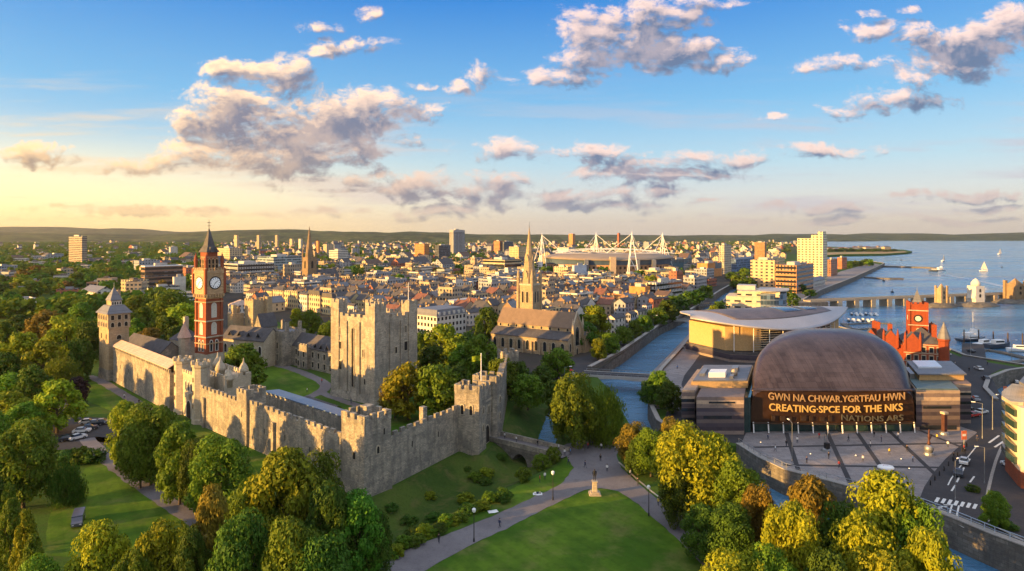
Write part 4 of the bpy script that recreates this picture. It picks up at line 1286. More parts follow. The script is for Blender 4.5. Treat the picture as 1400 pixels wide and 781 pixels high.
# stone bridge to the forecourt
def stone_bridge():
    A = G(674, 599); B = G(771, 622.5)
    d = (B-A).xy.normalized(); L = (B-A).xy.length
    o = T('stone_bridge', 'arched stone footbridge between gatehouse and forecourt', 'bridge', (A.x, A.y, 0), math.degrees(math.atan2(d.y, d.x)))
    W = 5.6
    pts = [(0,-6),(1.0,-6)]
    for c in (4.2, 11.0):
        for k in range(9):
            a = math.pi - k*math.pi/8
            pts.append((c + 2.4*math.cos(a), -4.4 + 3.0*math.sin(a)))
        pts += [(c+2.4,-6),(c+4.0,-6)] if c < 9 else [(c+2.4,-6)]
    pts += [(L,-6),(L,.12),(0,.12)]
    mb = MB(); mb.prof(pts, -W/2, W/2, 'y'); mb.build('arches', QUAY, o)
    bx(o, 'roadway', PATHM, 0, L+1, -W/2+.5, W/2-.5, .123, .2)
    for s in (-1, 1):
        y = s*(W/2-.22)
        bx(o, 'parapet', CASTLE, 0, L, y-.25, y+.25, .124, 1.35)
    landmark('stone footbridge', (A.x+B.x)/2, (A.y+B.y)/2)
stone_bridge()

# ------------------------------------------------------------------ church with the tall spire
def church():
    P = G(776, 489)
    t = T('spired_church', 'long sandstone church with tiled roof and a tall stone spire', 'church', P, 57.2)
    L = 42.0
    mb = MB(); mb.prof([(0,-1),(5,-1),(5,10.4),(0,7.4)], 0, L, 'y'); mb.build('aisle_wall', SAND, t)
    r = MB(); r.prof([(-.3,7.3),(5.0,10.4),(5.0,10.7),(-.3,7.6)], -.2, L+.2, 'y'); r.build('aisle_roof', SLATE, t)
    mb = MB(); mb.prof([(5.01,-1),(14.5,-1),(14.5,12.6),(9.75,19.0),(5.01,12.6)], .2, L-.6, 'y'); mb.build('nave_wall', SAND, t)
    gable_roof(5.01, 14.5, .45, L-.8, 12.6, 19.0, 'y', .35, .3, CHURCHR, t, 'nave_roof')
    mb = MB(); mb.prof([(4.6,12.3),(5.2,12.1),(9.75,18.7),(14.3,12.1),(14.9,12.3),(9.75,19.9)], -.15, .43, 'y'); mb.build('gable_coping', PALE, t)
    mb = MB(); mb.prof([(14.51,-1),(20,-1),(20,7),(14.51,10)], 3, L-6, 'y'); mb.build('far_aisle', SAND, t)
    gable_wall(14.6, 20.5, -1.5, 2.9, -1, 8.4, 12, 'y', SAND, t, 'porch'); gable_roof(14.6, 20.5, -1.5, 2.9, 8.4, 12, 'y', .2, .25, LEADR, t, 'porch_roof')
    n = 9
    for k in range(n):
        y = 2.6 + k*(L-5)/(n-1)
        window(t, 0, y, 1.6, 1.7, 4.4, 'l', True, PALE, GLASS)
        if k < n-1: bx(t, 'buttress', SAND, -.9, -.01, y+1.95, y+2.65, -1, 5.6)
        window(t, 5.0, y, 10.9, 1.1, 1.25, 'l', True, PALE, GLASS)
    window(t, 9.75, .2, 4.0, 3.6, 8.6, 'f', True, PALE, GLASS)
    window(t, 2.6, 0, 2.2, 1.4, 3.6, 'f', True, PALE, GLASS)
    for x in (4.7, 14.6): 
        bx(t, 'buttress', SAND, x-.5, x+.5, -.9, .19, -1, 11.5)
        mb = MB(); mb.lathe([(.6,11.5),(.6,14),(.05,17)], 4, (x,-.3), rot=math.pi/4); mb.build('pinnacle', PALE, t)
    window(t, 9.75, .2, 0, 1.6, 2.8, 'f', True, PALE, DARK, 'doorway')
    # tower and spire
    tx, ty, s = 16.0, 28.2, 8.3
    w = bx(t, 'tower', SAND, tx, tx+s, ty, ty+s, -1, 30.0)
    for (x, y) in ((tx,ty),(tx+s,ty),(tx,ty+s),(tx+s,ty+s)):
        bx(w, 'corner_buttress', SAND, x-.6, x+.6, y-.6, y+.6, -1, 27)
        mb = MB(); mb.lathe([(.85,27),(.85,33.5),(1.0,33.6),(.05,38.5)], 8, (x*.97+(tx+s/2)*.03, y*.97+(ty+s/2)*.03)); mb.build('pinnacle', SAND, w)
    for side, x, y in (('l',tx,ty+s/2),('f',tx+s/2,ty)):
        for dd in (-1.3, 1.3):
            window(w, x + (dd if side=='f' else 0), y + (dd if side=='l' else 0), 21.5, 1.2, 5.6, side, True, PALE, DARK)
        window(w, x, y, 14.5, 1.0, 3.0, side, True, PALE, DARK)
    c = (tx+s/2, ty+s/2)
    mb = MB(); mb.pyramid(tx-.3, tx+s+.3, ty-.3, ty+s+.3, 30.0, 30.9, .97); mb.build('cornice', PALE, w)
    mb = MB(); mb.lathe([(4.0,30.5),(2.9,38.0),(1.55,48),(.12,59)], 8, c, rot=math.pi/8); sp = mb.build('spire', SAND, w)
    for z, q in ((33.5,3.3),(41.5,2.15)):
        for k in range(4):
            a = k*math.pi/2
            g = MB(); g.prof([(-.75,z),(.75,z),(.75,z+2),(0,z+4),(-.75,z+2)], -q-.2, -q+1.4, 'y')
            ob = g.build('spire_light', SAND, sp); ob.location = (c[0], c[1], 0); ob.rotation_euler = (0,0,a)
    mb = MB(); mb.lathe([(.1,58.8),(.06,61.5),(.02,61.8)], 6, c); mb.build('finial', BLACKP, sp)
    keep_clear(t, (10,8), (10,22), (10,36), r=19)
    landmark('tall spired church', P.x, P.y)
church()

# ------------------------------------------------------------------ arts centre with the bronze shell
BRONZE = None
def bronze():
    m, n, p, o = newmat('bronze_sheets')
    tc, u, z, side = wall_uv(n)
    pos = tc.outputs['Object']
    x, y, zz = n.xyz(pos)
    seam = n.math('LESS_THAN', n.math('FRACT', n.math('DIVIDE', x, 1.55)), .045)
    seam2 = n.math('LESS_THAN', n.math('FRACT', n.math('DIVIDE', n.math('ADD', y, n.math('MULTIPLY', zz, .7)), 2.1)), .04)
    wn = n('ShaderNodeTexWhiteNoise', noise_dimensions='2D')
    n.ln(n.comb(n.math('FLOOR', n.math('DIVIDE', x, 1.55)), n.math('FLOOR', n.math('DIVIDE', n.math('ADD', y, n.math('MULTIPLY', zz, .7)), 2.1))), wn.inputs['Vector'])
    f = n.noise(pos, .12, 6, .6)
    st = n.noise(n.vm('MULTIPLY', pos, (1.2,.08,.08)), 1, 5, .65)
    c = n.mix(n.ss(f, .35, .65), (.045,.027,.023,1), (.100,.066,.058,1))
    c = n.mix(n.math('MULTIPLY', n.ss(st, .5, .75), .55), c, (.19,.13,.105,1))
    c = n.mix(n.math('MULTIPLY', wn.outputs[0], .45), c, (.13,.09,.08,1))
    c = n.mix(n.math('MULTIPLY', n.math('MAXIMUM', seam, seam2), .8), c, (.02,.014,.012,1))
    setp(n, p, c, n.math('ADD', .20, n.math('MULTIPLY', st, .25)), .6, .5)
    b = n('ShaderNodeBump'); b.inputs['Strength'].default_value = .25; b.inputs['Distance'].default_value = .15
    n.ln(n.math('SUBTRACT', wn.outputs[0], n.math('MULTIPLY', n.math('MAXIMUM', seam, seam2), .8)), b.inputs['Height']); n.ln(b.outputs[0], p.inputs['Normal'])
    return m
BRONZE = bronze()
def slate_bands(name):
    m, n, p, o = newmat(name)
    tc, u, z, side = wall_uv(n)
    row = n.math('FLOOR', n.math('DIVIDE', z, 1.05))
    wn = n('ShaderNodeTexWhiteNoise', noise_dimensions='1D'); n.put(wn.inputs['W'], row)
    wn2 = n('ShaderNodeTexWhiteNoise', noise_dimensions='2D'); n.ln(n.comb(n.math('FLOOR', n.math('ADD', n.math('DIVIDE', u, 1.7), n.math('MULTIPLY', wn.outputs[0], 9))), row), wn2.inputs['Vector'])
    f = n.noise(tc.outputs['Object'], .8, 5, .65)
    c = n.ramp(n.ss(wn.outputs[0], .12, .88), [(0,(.045,.036,.048)),(.22,(.13,.10,.11)),(.42,(.42,.30,.21)),(.58,(.09,.075,.09)),(.78,(.52,.39,.27)),(1,(.06,.05,.065))])
    c = n.mix(n.math('MULTIPLY', wn2.outputs[0], .25), c, (.12,.09,.09,1))
    c = n.mix(n.math('MULTIPLY', n.ss(f, .45, .7), .4), c, (.08,.07,.075,1))
    setp(n, p, c, .85)
    b = n('ShaderNodeBump'); b.inputs['Strength'].default_value = .6; b.inputs['Distance'].default_value = .2
    n.ln(wn2.outputs[0], b.inputs['Height']); n.ln(b.outputs[0], p.inputs['Normal'])
    return m
SLATEB = slate_bands('slate_courses')
TIMBER = plain('timber_boards', (.44,.29,.13), .7, .15, 1.5)
GREENGL = glassy('green_glass', (.02,.045,.042), .08, .7)
LIT = emit('lit_lettering', (1.0, .48, .09), .26)
DIM = plain('dim_lettering', (.42,.27,.13), .55, .12, 1, .3)
DUSK = plain('dusky_lettering', (.10,.095,.075), .5, .12, 1, .3)
def lettering(text, parent, name, m, x0, x1, zc, size, arc, y, depth=.12):
    """raised letters across the bronze front, on a slight smile"""
    cu = bpy.data.curves.new(name, 'FONT')
    cu.body = text; cu.size = size; cu.extrude = depth; cu.resolution_u = 3; cu.space_character = 1.02; cu.offset = size*.012
    tmp = bpy.data.objects.new('tmp', cu); COL.objects.link(tmp)
    bpy.context.view_layer.update()
    me = bpy.data.meshes.new_from_object(tmp.evaluated_get(bpy.context.evaluated_depsgraph_get()))
    bpy.data.objects.remove(tmp)
    xs = [v.co.x for v in me.vertices]
    a, b = min(xs), max(xs)
    for v in me.vertices:
        s = (v.co.x-a)/(b-a)
        X_ = x0 + (x1-x0)*s
        bow = arc*(2*s-1)**2
        v.co = Vector((X_, y - v.co.z, zc + v.co.y*(1+.10*(2*s-1)**2) + bow))
    me.materials.clear(); me.materials.append(m)
    me.name = name
    return link(name, me, parent)
def arts_centre():
    P = G(1027, 590.5)
    W = (1250-1027)*P.y/F
    t = T('arts_centre', 'huge bronze shell arts centre with giant lettering across its front', 'theatre', (P.x, P.y, 0), 0)
    t.rotation_euler = (0,0,0)
    D = 60.0
    top = 12.0
    def shell(u, v):
        # u across, v from front to back
        k = v
        if k < .43: h = top + (24.6-top)*math.sin(k/.43*math.pi/2)**.9
        else: h = 24.6 - 9.5*((k-.43)/.57)**2
        n_ = 8.0*(1-k/.40)+3.2*(k/.40) if k < .40 else 3.2
        w = W/2*(1.0 + .16*min(k,.3) - .30*max(0,k-.55))
        a = math.pi*(1-u)
        cx, sz = math.cos(a), math.sin(a)
        X_ = W/2 + w*math.copysign(abs(cx)**(2/n_), cx)
        Z_ = h*abs(sz)**(2/n_)
        bulge = -1.1*(1-((X_-W/2)/(W/2))**2)*(1-min(1,k*3))
        return (X_, D*k + bulge, max(0, Z_))
    mb = MB(); mb.sm = True; mb.grid(shell, 72, 44)
    mb.build('shell', BRONZE, t)
    # front panel closing the shell
    f = MB(); f.sm = True
    def front(u, v):
        p = shell(u, 0)
        z0 = 2.5
        return (p[0], p[1]-.02, z0 + max(0, (p[2]-z0))*v)
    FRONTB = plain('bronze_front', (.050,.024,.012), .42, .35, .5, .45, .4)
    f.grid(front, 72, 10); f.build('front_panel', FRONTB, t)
    eave = MB(); eave.sm = True
    eave.grid(lambda u, v: (W*u, -1.1*(1-(2*u-1)**2) - .45 + .5*v, top-.25+.75*math.sin(u*math.pi)*.2 + (.35*v)), 40, 2, .3)
    eave.build('eave_edge', BRONZE, t)
    g = MB(); g.box(.6, W-.6, .35, .6, 0, 2.6); g.build('glass_foyer', GREENGL, t)
    for k in range(12):
        x = .4 + k*(W-.8)/11
        q = MB(); q.tube((x, -.9-.6*(1-(2*x/W-1)**2), 0), (x, -.5-.6*(1-(2*x/W-1)**2), 2.9), .17, .17, 6); q.build('foyer_column', WHITEP, t)
    s = MB(); s.grid(lambda u, v: (W*u, -1.1*(1-(2*u-1)**2)-.75 + 1.2*v, 2.75), 40, 1, .25); s.build('canopy', plain('dark_bronze', (.06,.045,.035), .5, .2, 1, .4), t)
    yf = -1.35
    def row(txt, nm, m, px0, px1, pyc, size, arc):
        lettering(txt, t, nm, m, (px0-1027)*P.y/F, (px1-1027)*P.y/F, Zt(pyc, P.y), size, arc, yf)
    row('GWN NA CHWAR.YGRTFAU HWN', 'upper_lettering', DIM, 1048, 1233, 548.0, 2.55, .75)
    row('CREATING\u00b7SPCE FOR THE NKS', 'lit_lettering', LIT, 1049, 1230, 562.5, 2.6, .65)
    row('NATIONS ARS', 'lower_lettering', DUSK, 1147, 1231, 574.2, 2.1, .3)
    for k, x in enumerate((1052, 1064, 1076, 1092, 1104, 1118, 1130)):
        q = MB(); w_ = (.9,1.4,.7,1.5,.8,1.2,.8)[k]; x_ = (x-1027)*P.y/F; q.box(x_, x_+w_, yf-.1, yf+.3, 3.4, 4.9 - .2*(k % 3)); q.build('lettering_bar', plain('worn_letters', (.035,.022,.014), .5, .1), t)
    # slate wings
    x0 = Xt(936, P.y)-P.x; x1 = -.35
    wing = bx(t, 'left_wing', SLATEB, x0+2.6, x1-2.6, -2.5, 30, 0, 10.4)
    bx(wing, 'end_block', SLATEB, x0-1.2, x0+2.58, 2, 30, 0, 11.2)
    for z in (2.5, 5.2, 7.8): bx(wing, 'window_band', GLASS, x0-1.26, x0+2.5, 1.93, 2.0, z, z+.9)
    bx(wing, 'glass_slot', GREENGL, x1-2.58, x1, -.5, 28, 0, 9.8)
    bx(wing, 'window_band', GLASS, x0+4.5, x1-6, -2.57, -2.5, 4.4, 5.2)
    bx(wing, 'window_band', GLASS, x0+6, x1-5, -2.57, -2.5, 8.6, 9.1)
    bx(wing, 'upper_storey', TIMBER, x0+.5, x1-1.2, 8, 31, 10.41, 12.2)
    bx(wing, 'roof_deck', LEADR, x0+.9, x1-1.6, 8.4, 30.6, 12.21, 12.5)
    for (a, b, c, d, z) in ((x0+5,x0+10,12,17,14.0),(x0+2,x0+3.5,14,22,13.3),(x0+11,x0+13,20,25,13.6),(x0+11.5,x0+12.6,10,13,13.4)): bx(wing, 'roof_plant', WHITEP if z > 13.9 else METAL, a, b, c, d, 12.51, z)
    q = MB(); q.sm=True; q.lathe([(1.0,12.5),(1.0,13.6),(.7,14.2),(.1,14.5)], 10, (x0+12.4,15)); q.build('roof_cowl', PALE, wing)
    a0 = W+.7; a1 = Xt(1309, P.y)-P.x + 1.0
    wing = bx(t, 'right_wing', SLATEB, a0, a1, 1, 30, 0, 11.3)
    bx(wing, 'window_band', GLASS, a0+2, a1-2.5, .93, 1.0, 6.2, 6.9)
    bx(wing, 'window_band', GLASS, a0+1, a1-1, .93, 1.0, .3, 1.5)
    bx(wing, 'end_block', SLATEB, a1+.01, a1+5, 8, 34, 0, 11.6)
    for z in (2.6, 5.6, 8.2): bx(wing, 'window_band', GLASS, a1+.5, a1+5.06, 7.93, 8, z, z+.8)
    bx(wing, 'roof_deck', plain('green_copper', (.12,.17,.17), .5, .2, .3, .3), a0+.4, a1-.3, 1.5, 29.6, 11.31, 11.7)
    bx(wing, 'penthouse', TIMBER, a0+3, a1+4, 12, 30, 11.71, 13.4)
    bx(wing, 'penthouse_roof', LEADR, a0+2.4, a1+4.6, 11.2, 30.6, 13.41, 13.8)
    bx(wing, 'roof_light', plain('pale_roof_light', (.55,.60,.66), .3, .05), a0+4, a1-1, 19, 29, 13.81, 14.3)
    bx(wing, 'roof_plant', METAL, a0+.6, a0+2.0, 14, 24, 11.71, 13.2)
    def lean(o):
        for c in o.children:
            if c.type == 'MESH' and c.data.users == 1:
                for v in c.data.vertices: v.co.x += .45*max(0.0, v.co.y)
            lean(c)
    lean(t)
    FOOT.append((P.x+W/2+14, P.y+20, 44))
    landmark('bronze shell arts centre', P.x+W/2, P.y)
arts_centre()

# ------------------------------------------------------------------ winged glass assembly hall
def assembly():
    q = [Vector((81,285)), Vector((121,277)), Vector((173,327)), Vector((131,338))]
    A_, B_ = Vector((80,285)), Vector((174,329))
    c = (A_+B_)/2
    t = T('assembly_hall', 'glass and timber assembly hall under a wide thin almond-shaped wing roof', 'hall', (c.x, c.y, 0), 0)
    ax_ = (B_-A_); nr = Vector((ax_.y, -ax_.x)).normalized()
    def lens(u, v, k=1.0):
        u_ = min(1, max(0, u)); w = 26*(u_**.55*(1-u_)**1.05)/.357*k
        return (A_-c) + ax_*(.5+(u-.5)*(1 if k >= 1 else .93)) + nr*(1-2*v)*w
    def zz(u, v):
        return 14.4 + 3.0*(2*u-1)**2*(1.25 if u < .5 else .9) + 4.6*math.sin(math.pi*v)**1.2*math.sin(math.pi*u)**.8 + 1.2*math.sin(u*5)*(v-.5) + 1.5*v
    ROOFM = plain('pale_wing_roof', (.40,.37,.35), .4, .08, .1, .2)
    mb = MB(); mb.sm = True; mb.grid(lambda u, v: (*lens(u,v), zz(u,v)), 40, 24, .6); mb.build('wing_roof', ROOFM, t)
    mb = MB(); mb.sm = True; mb.grid(lambda u, v: (*lens(.14+.66*u,.22+.62*v), zz(.14+.66*u,.22+.62*v)+.12), 24, 20, .1); mb.build('roof_panel', plain('bronze_roof_sheets', (.15,.115,.10), .45, .3, .15, .3), t)
    for (a, b, c_, d) in ((.48,.60,.34,.70),(.63,.73,.34,.66)):
        mb = MB(); mb.sm = True; mb.grid(lambda u, v: (*lens(a+(b-a)*u,c_+(d-c_)*v), zz(a+(b-a)*u,c_+(d-c_)*v)+.26), 8, 8, .12); mb.build('roof_light', glassy('blue_glass', (.04,.06,.10), .12), t)
    def wallp(k0, z0, z1, nm, m, u0=.06, u1=.90):
        us = [u0+(u1-u0)*i/14 for i in range(15)]
        pts = [tuple(lens(u,0,k0)) for u in us] + [tuple(lens(u,1,k0)) for u in reversed(us)]
        mb = MB(); mb.prism(pts, z0, z1); return mb.build(nm, m, t)
    wallp(.80, 4.6, 15.0, 'timber_hall', TIMBER)
    wallp(.815, 5.2, 14.6, 'glazed_front', GLASS, .20, .74)
    wallp(.99, 0, 3.4, 'slate_plinth', SLATEB)
    wallp(.95, 3.41, 4.4, 'terrace', SLATE)
    for k in range(9):
        z = 5.6 + k*1.0
        mb = MB()
        us = [.16+.6*i/10 for i in range(11)]
        for a, b in zip(us, us[1:]):
            p, q_ = lens(a,0,.86), lens(b,0,.86)
            mb.tube((*p,z), (*q_,z), .24, None, 4)
        mb.build('louvre', PALE, t)
    for k in range(11):
        u = .08+.07*k
        p = lens(u,0,.9)
        mb = MB(); mb.tube((*p,3.4), (*p,zz(u,.05)-.4), .15, None, 6); mb.build('column', WHITEP, t)
    FOOT.append((c.x, c.y, 45))
    landmark('wing-roofed assembly hall', q[0].x, q[0].y)
assembly()

# ------------------------------------------------------------------ red brick clock hall
def pierhead():
    P = G(1236, 506)
    t = T('brick_clock_hall', 'red brick harbour hall with a square clock tower, gables and turrets', 'hall', P, -26)
    W, D, h = 13.6, 20, 11.2
    bx(t, 'wall', PIERBR, 0, W, 0, D, -1, h); hip_roof(0, W, 0, D, h, 17, SLATE, t)
    bx(t, 'left_range', PIERBR, -14, -.01, 5, D, -1, 9.6); hip_roof(-14, 0, 5, D, 9.6, 15, BROWNR, t)
    for r_ in range(3):
        for k in range(5): window(t, 1.6+2.6*k, 0, 1.0+3.4*r_, 1.3, 2.0, 'f', False, PALE, GLASS)
    for k in range(3): window(t, -12+4*k, 5, 5.4, 1.4, 2.6, 'f', True, PALE, GLASS)
    for z in (3.8, 7.2, 10.6): bx(t, 'brick_band', PALE, -.12, W+.12, -.12, -.02, z, z+.3)
    for x0, x1, d0 in ((.6,5.4,-.6),(-6.5,-2,4.3),(-13.5,-9.5,4.3)):
        gable_wall(x0, x1, d0, d0+5, h-3.5, h+1.2, h+4.2, 'y', PIERBR, t, 'gable')
        gable_roof(x0, x1, d0+.2, d0+5, h+1.2, h+4.2, 'y', .1, .2, SLATE, t, 'gable_roof')
    mb = MB(); mb.lathe([(1.9,-1),(1.9,h+1.6),(2.2,h+1.8),(2.2,h+2.6)], 8, (W,0)); mb.build('corner_turret', PIERBR, t)
    mb = MB(); mb.lathe([(2.4,h+2.6),(.1,h+9.2)], 8, (W,0)); mb.build('turret_roof', LEADR, t)
    for (x, y, z) in ((-10,9,18.5),(-4.2,9,17.5),(3.2,10,19),(10.8,3.5,18.8),(11.4,15,18),(-8,18,17)): chimney(t, x, y, h, z, 1.7, PIERBR, 1.3)
    for (x, y) in ((-6.8,4.4),(-1.8,4.4),(.4,-.4),(5.6,-.4)):
        mb = MB(); mb.lathe([(.5,h-3),(.5,h+2.6),(.05,h+5)], 6, (x,y)); mb.build('pinnacle', PIERBR, t)
    s, tx, ty = 6.4, 2.6, 8
    w = bx(t, 'clock_tower', PIERBR, tx, tx+s, ty, ty+s, 0, 26.0)
    for (x, y) in ((tx,ty),(tx+s,ty),(tx,ty+s),(tx+s,ty+s)): bx(w, 'corner_pilaster', PIERBR, x-.4, x+.4, y-.4, y+.4, 8, 27.2)
    crenel_top(w, tx, tx+s, ty, ty+s, 26.0, PIERBR, .4, .1, low=.5, high=1.2, mw=.9, gw=.6)
    for z in (17.5, 23.6): bx(w, 'stone_band', PALE, tx-.45, tx+s+.45, ty-.45, ty-.05, z, z+.35)
    mb = MB(); mb.pyramid(tx+1.4, tx+s-1.4, ty+1.4, ty+s-1.4, 26.0, 32.5); mb.build('spire', LEADR, w)
    mb = MB(); mb.lathe([(.1,32.2),(.03,35)], 6, (tx+s/2,ty+s/2)); mb.build('finial', METAL, w)
    for side in ('f', 'l'):
        e = bpy.data.objects.new('clock', None); COL.objects.link(e); e.parent = w
        e.location = (tx+s/2, ty-.06, 20.4) if side == 'f' else (tx-.06, ty+s/2, 20.4)
        e.rotation_euler = (R(90), 0, 0 if side == 'f' else R(-90))
        d = MB(); d.lathe([(1.6,0),(1.6,.1)], 24); d.build('surround', BLACKP, e)
        d = MB(); d.lathe([(1.05,.1),(1.05,.16)], 24); d.build('dial', WHITEST, e)
    for z in (11, 14): window(w, tx+s/2, ty, z, 1.0, 2.2, 'f', True, PALE, DARK)
    FOOT.append((P.x+5, P.y+8, 18))
    landmark('red brick clock hall', P.x, P.y)
pierhead()

# ------------------------------------------------------------------ stadium with white masts
def stadium():
    c = Vector((139, 925, 0))
    t = T('stadium', 'large oval stadium with a pale roof and white tripod masts', 'stadium', c, 0)
    rx, ry = 92, 62
    mb = MB(); mb.lathe([(.93,0),(.95,8),(.97,14),(.97,14.5)], 64, (0,0), rx, ry); 
    ob = mb.build('lower_bowl', facade('stadium_bowl', (.46,.28,.16), 6, 7, .5, .55, (.06,.04,.03)), t)
    mb = MB(); mb.lathe([(.98,14.6),(1.01,22)], 64, (0,0), rx, ry); mb.build('upper_bowl', plain('stadium_blue', (.10,.15,.22), .4, .1, .1, .3), t)
    mb = MB(); mb.sm = True
    def roof(u, v):
        a = 2*math.pi*u
        k = 1.03 - .48*v
        return (rx*k*math.cos(a), ry*k*math.sin(a), 22.5 + 8.5*v**.7 + 1.2*math.cos(2*a))
    mb.grid(roof, 64, 6, .8); mb.build('roof', plain('stadium_roof', (.27,.21,.145), .5, .08, .1), t)
    for s in (-1, 1):
        mb = MB()
        for k in range(14):
            x0 = -78+12*k; x1 = x0+12
            z0 = 30.5 + 5*(1-(x0/84)**2); z1 = 30.5 + 5*(1-(x1/84)**2)
            mb.tube((x0,s*30,z0), (x1,s*30,z1), .5, None, 5); mb.tube((x0,s*30,30), (x1,s*30,30), .4, None, 5)
            mb.tube((x0,s*30,30), ((x0+x1)/2,s*30,(z0+z1)/2), .25, None, 4); mb.tube(((x0+x1)/2,s*30,(z0+z1)/2), (x1,s*30,30), .25, None, 4)
        mb.build('roof_truss', WHITEP, t)
    M = [(741,372,318,900),(815,352,317,985),(864,377,315.5,858),(906,362,317,935)]
    for (px, py, top, Y) in M:
        x, y = Xt(px, Y)-c.x, Y-c.y
        z = Zt(top, Y)
        out = Vector((x,y)).normalized(); side = Vector((-out.y,out.x))
        mb = MB()
        for q in ((side*9+out*3),(side*-9+out*3),(out*-8)):
            mb.tube((x+q.x,y+q.y,0), (x,y,z-3), .65, .45, 6)
        for z_ in (14, 26, 36):
            k = 1-z_/(z-3)
            mb.tube((x+side.x*9*k+out.x*3*k, y+side.y*9*k+out.y*3*k, z_), (x-side.x*9*k+out.x*3*k, y-side.y*9*k+out.y*3*k, z_), .5, None, 5)
        mb.tube((x+side.x*9+out.x*3,y+side.y*9+out.y*3,0), (x-side.x*4.4+out.x*1.5,y-side.y*4.4+out.y*1.5,26), .5, None, 5)
        mb.tube((x,y,z-4), (x,y,z), .4, .15, 5)
        mast = mb.build('mast', WHITEP, t)
        for sg in (-1, 1):
            s_ = MB(); e = Vector((x,y)) + side*sg*26 - out*22
            s_.tube((x,y,z-4), (e.x,e.y,31), .3, None, 5); s_.build('stay', WHITEP, mast)
        s_ = MB(); e = Vector((x,y)) + out*17; s_.tube((x,y,z-5), (e.x,e.y,3), .35, None, 5); s_.build('stay', WHITEP, mast)
    bx(t, 'stair_tower', plain('tan_tower', (.42,.33,.24), .8), -6, 2, -66, -58, 0, 26)
    for a in (-40, 30, 52): bx(t, 'stair_tower', METAL, a, a+5, -62, -56, 0, 22)
    for k in range(5): FOOT.append((c.x-70+35*k, c.y, 62))
    landmark('white-masted stadium', c.x, c.y-60)
stadium()

# ------------------------------------------------------------------ distant dark spire church
def dark_spire():
    Y = 700; P = Vector((Xt(423,Y), Y, 0))
    t = T('dark_spire_church', 'dark sandstone church tower with a needle spire in the old town', 'church', P, CA)
    bx(t, 'tower', DARKST, -5.5, 5.5, -5.5, 5.5, 0, 31)
    for (x, y) in ((-5,-5),(5,-5),(-5,5),(5,5)):
        mb = MB(); mb.lathe([(1.1,26),(1.1,36),(.05,43)], 6, (x,y)); mb.build('pinnacle', DARKST, t)
    for s, x, y in (('f',0,-5.5),('l',-5.5,0)): 
        window(t, x, y, 19, 2.6, 8, s, True, None, DARK)
    mb = MB(); mb.lathe([(4.6,31),(2.4,48),(.15,65)], 8); mb.build('spire', DARKST, t)
    gable_wall(5.6, 34, -6, 6, 0, 10, 17, 'x', DARKST, t, 'nave'); gable_roof(5.6, 34, -6, 6, 10, 17, 'x', .3, .3, SLATE, t)
    keep_clear(t, (0,0), (20,0), r=14)
    landmark('dark needle spire', P.x, P.y)
dark_spire()

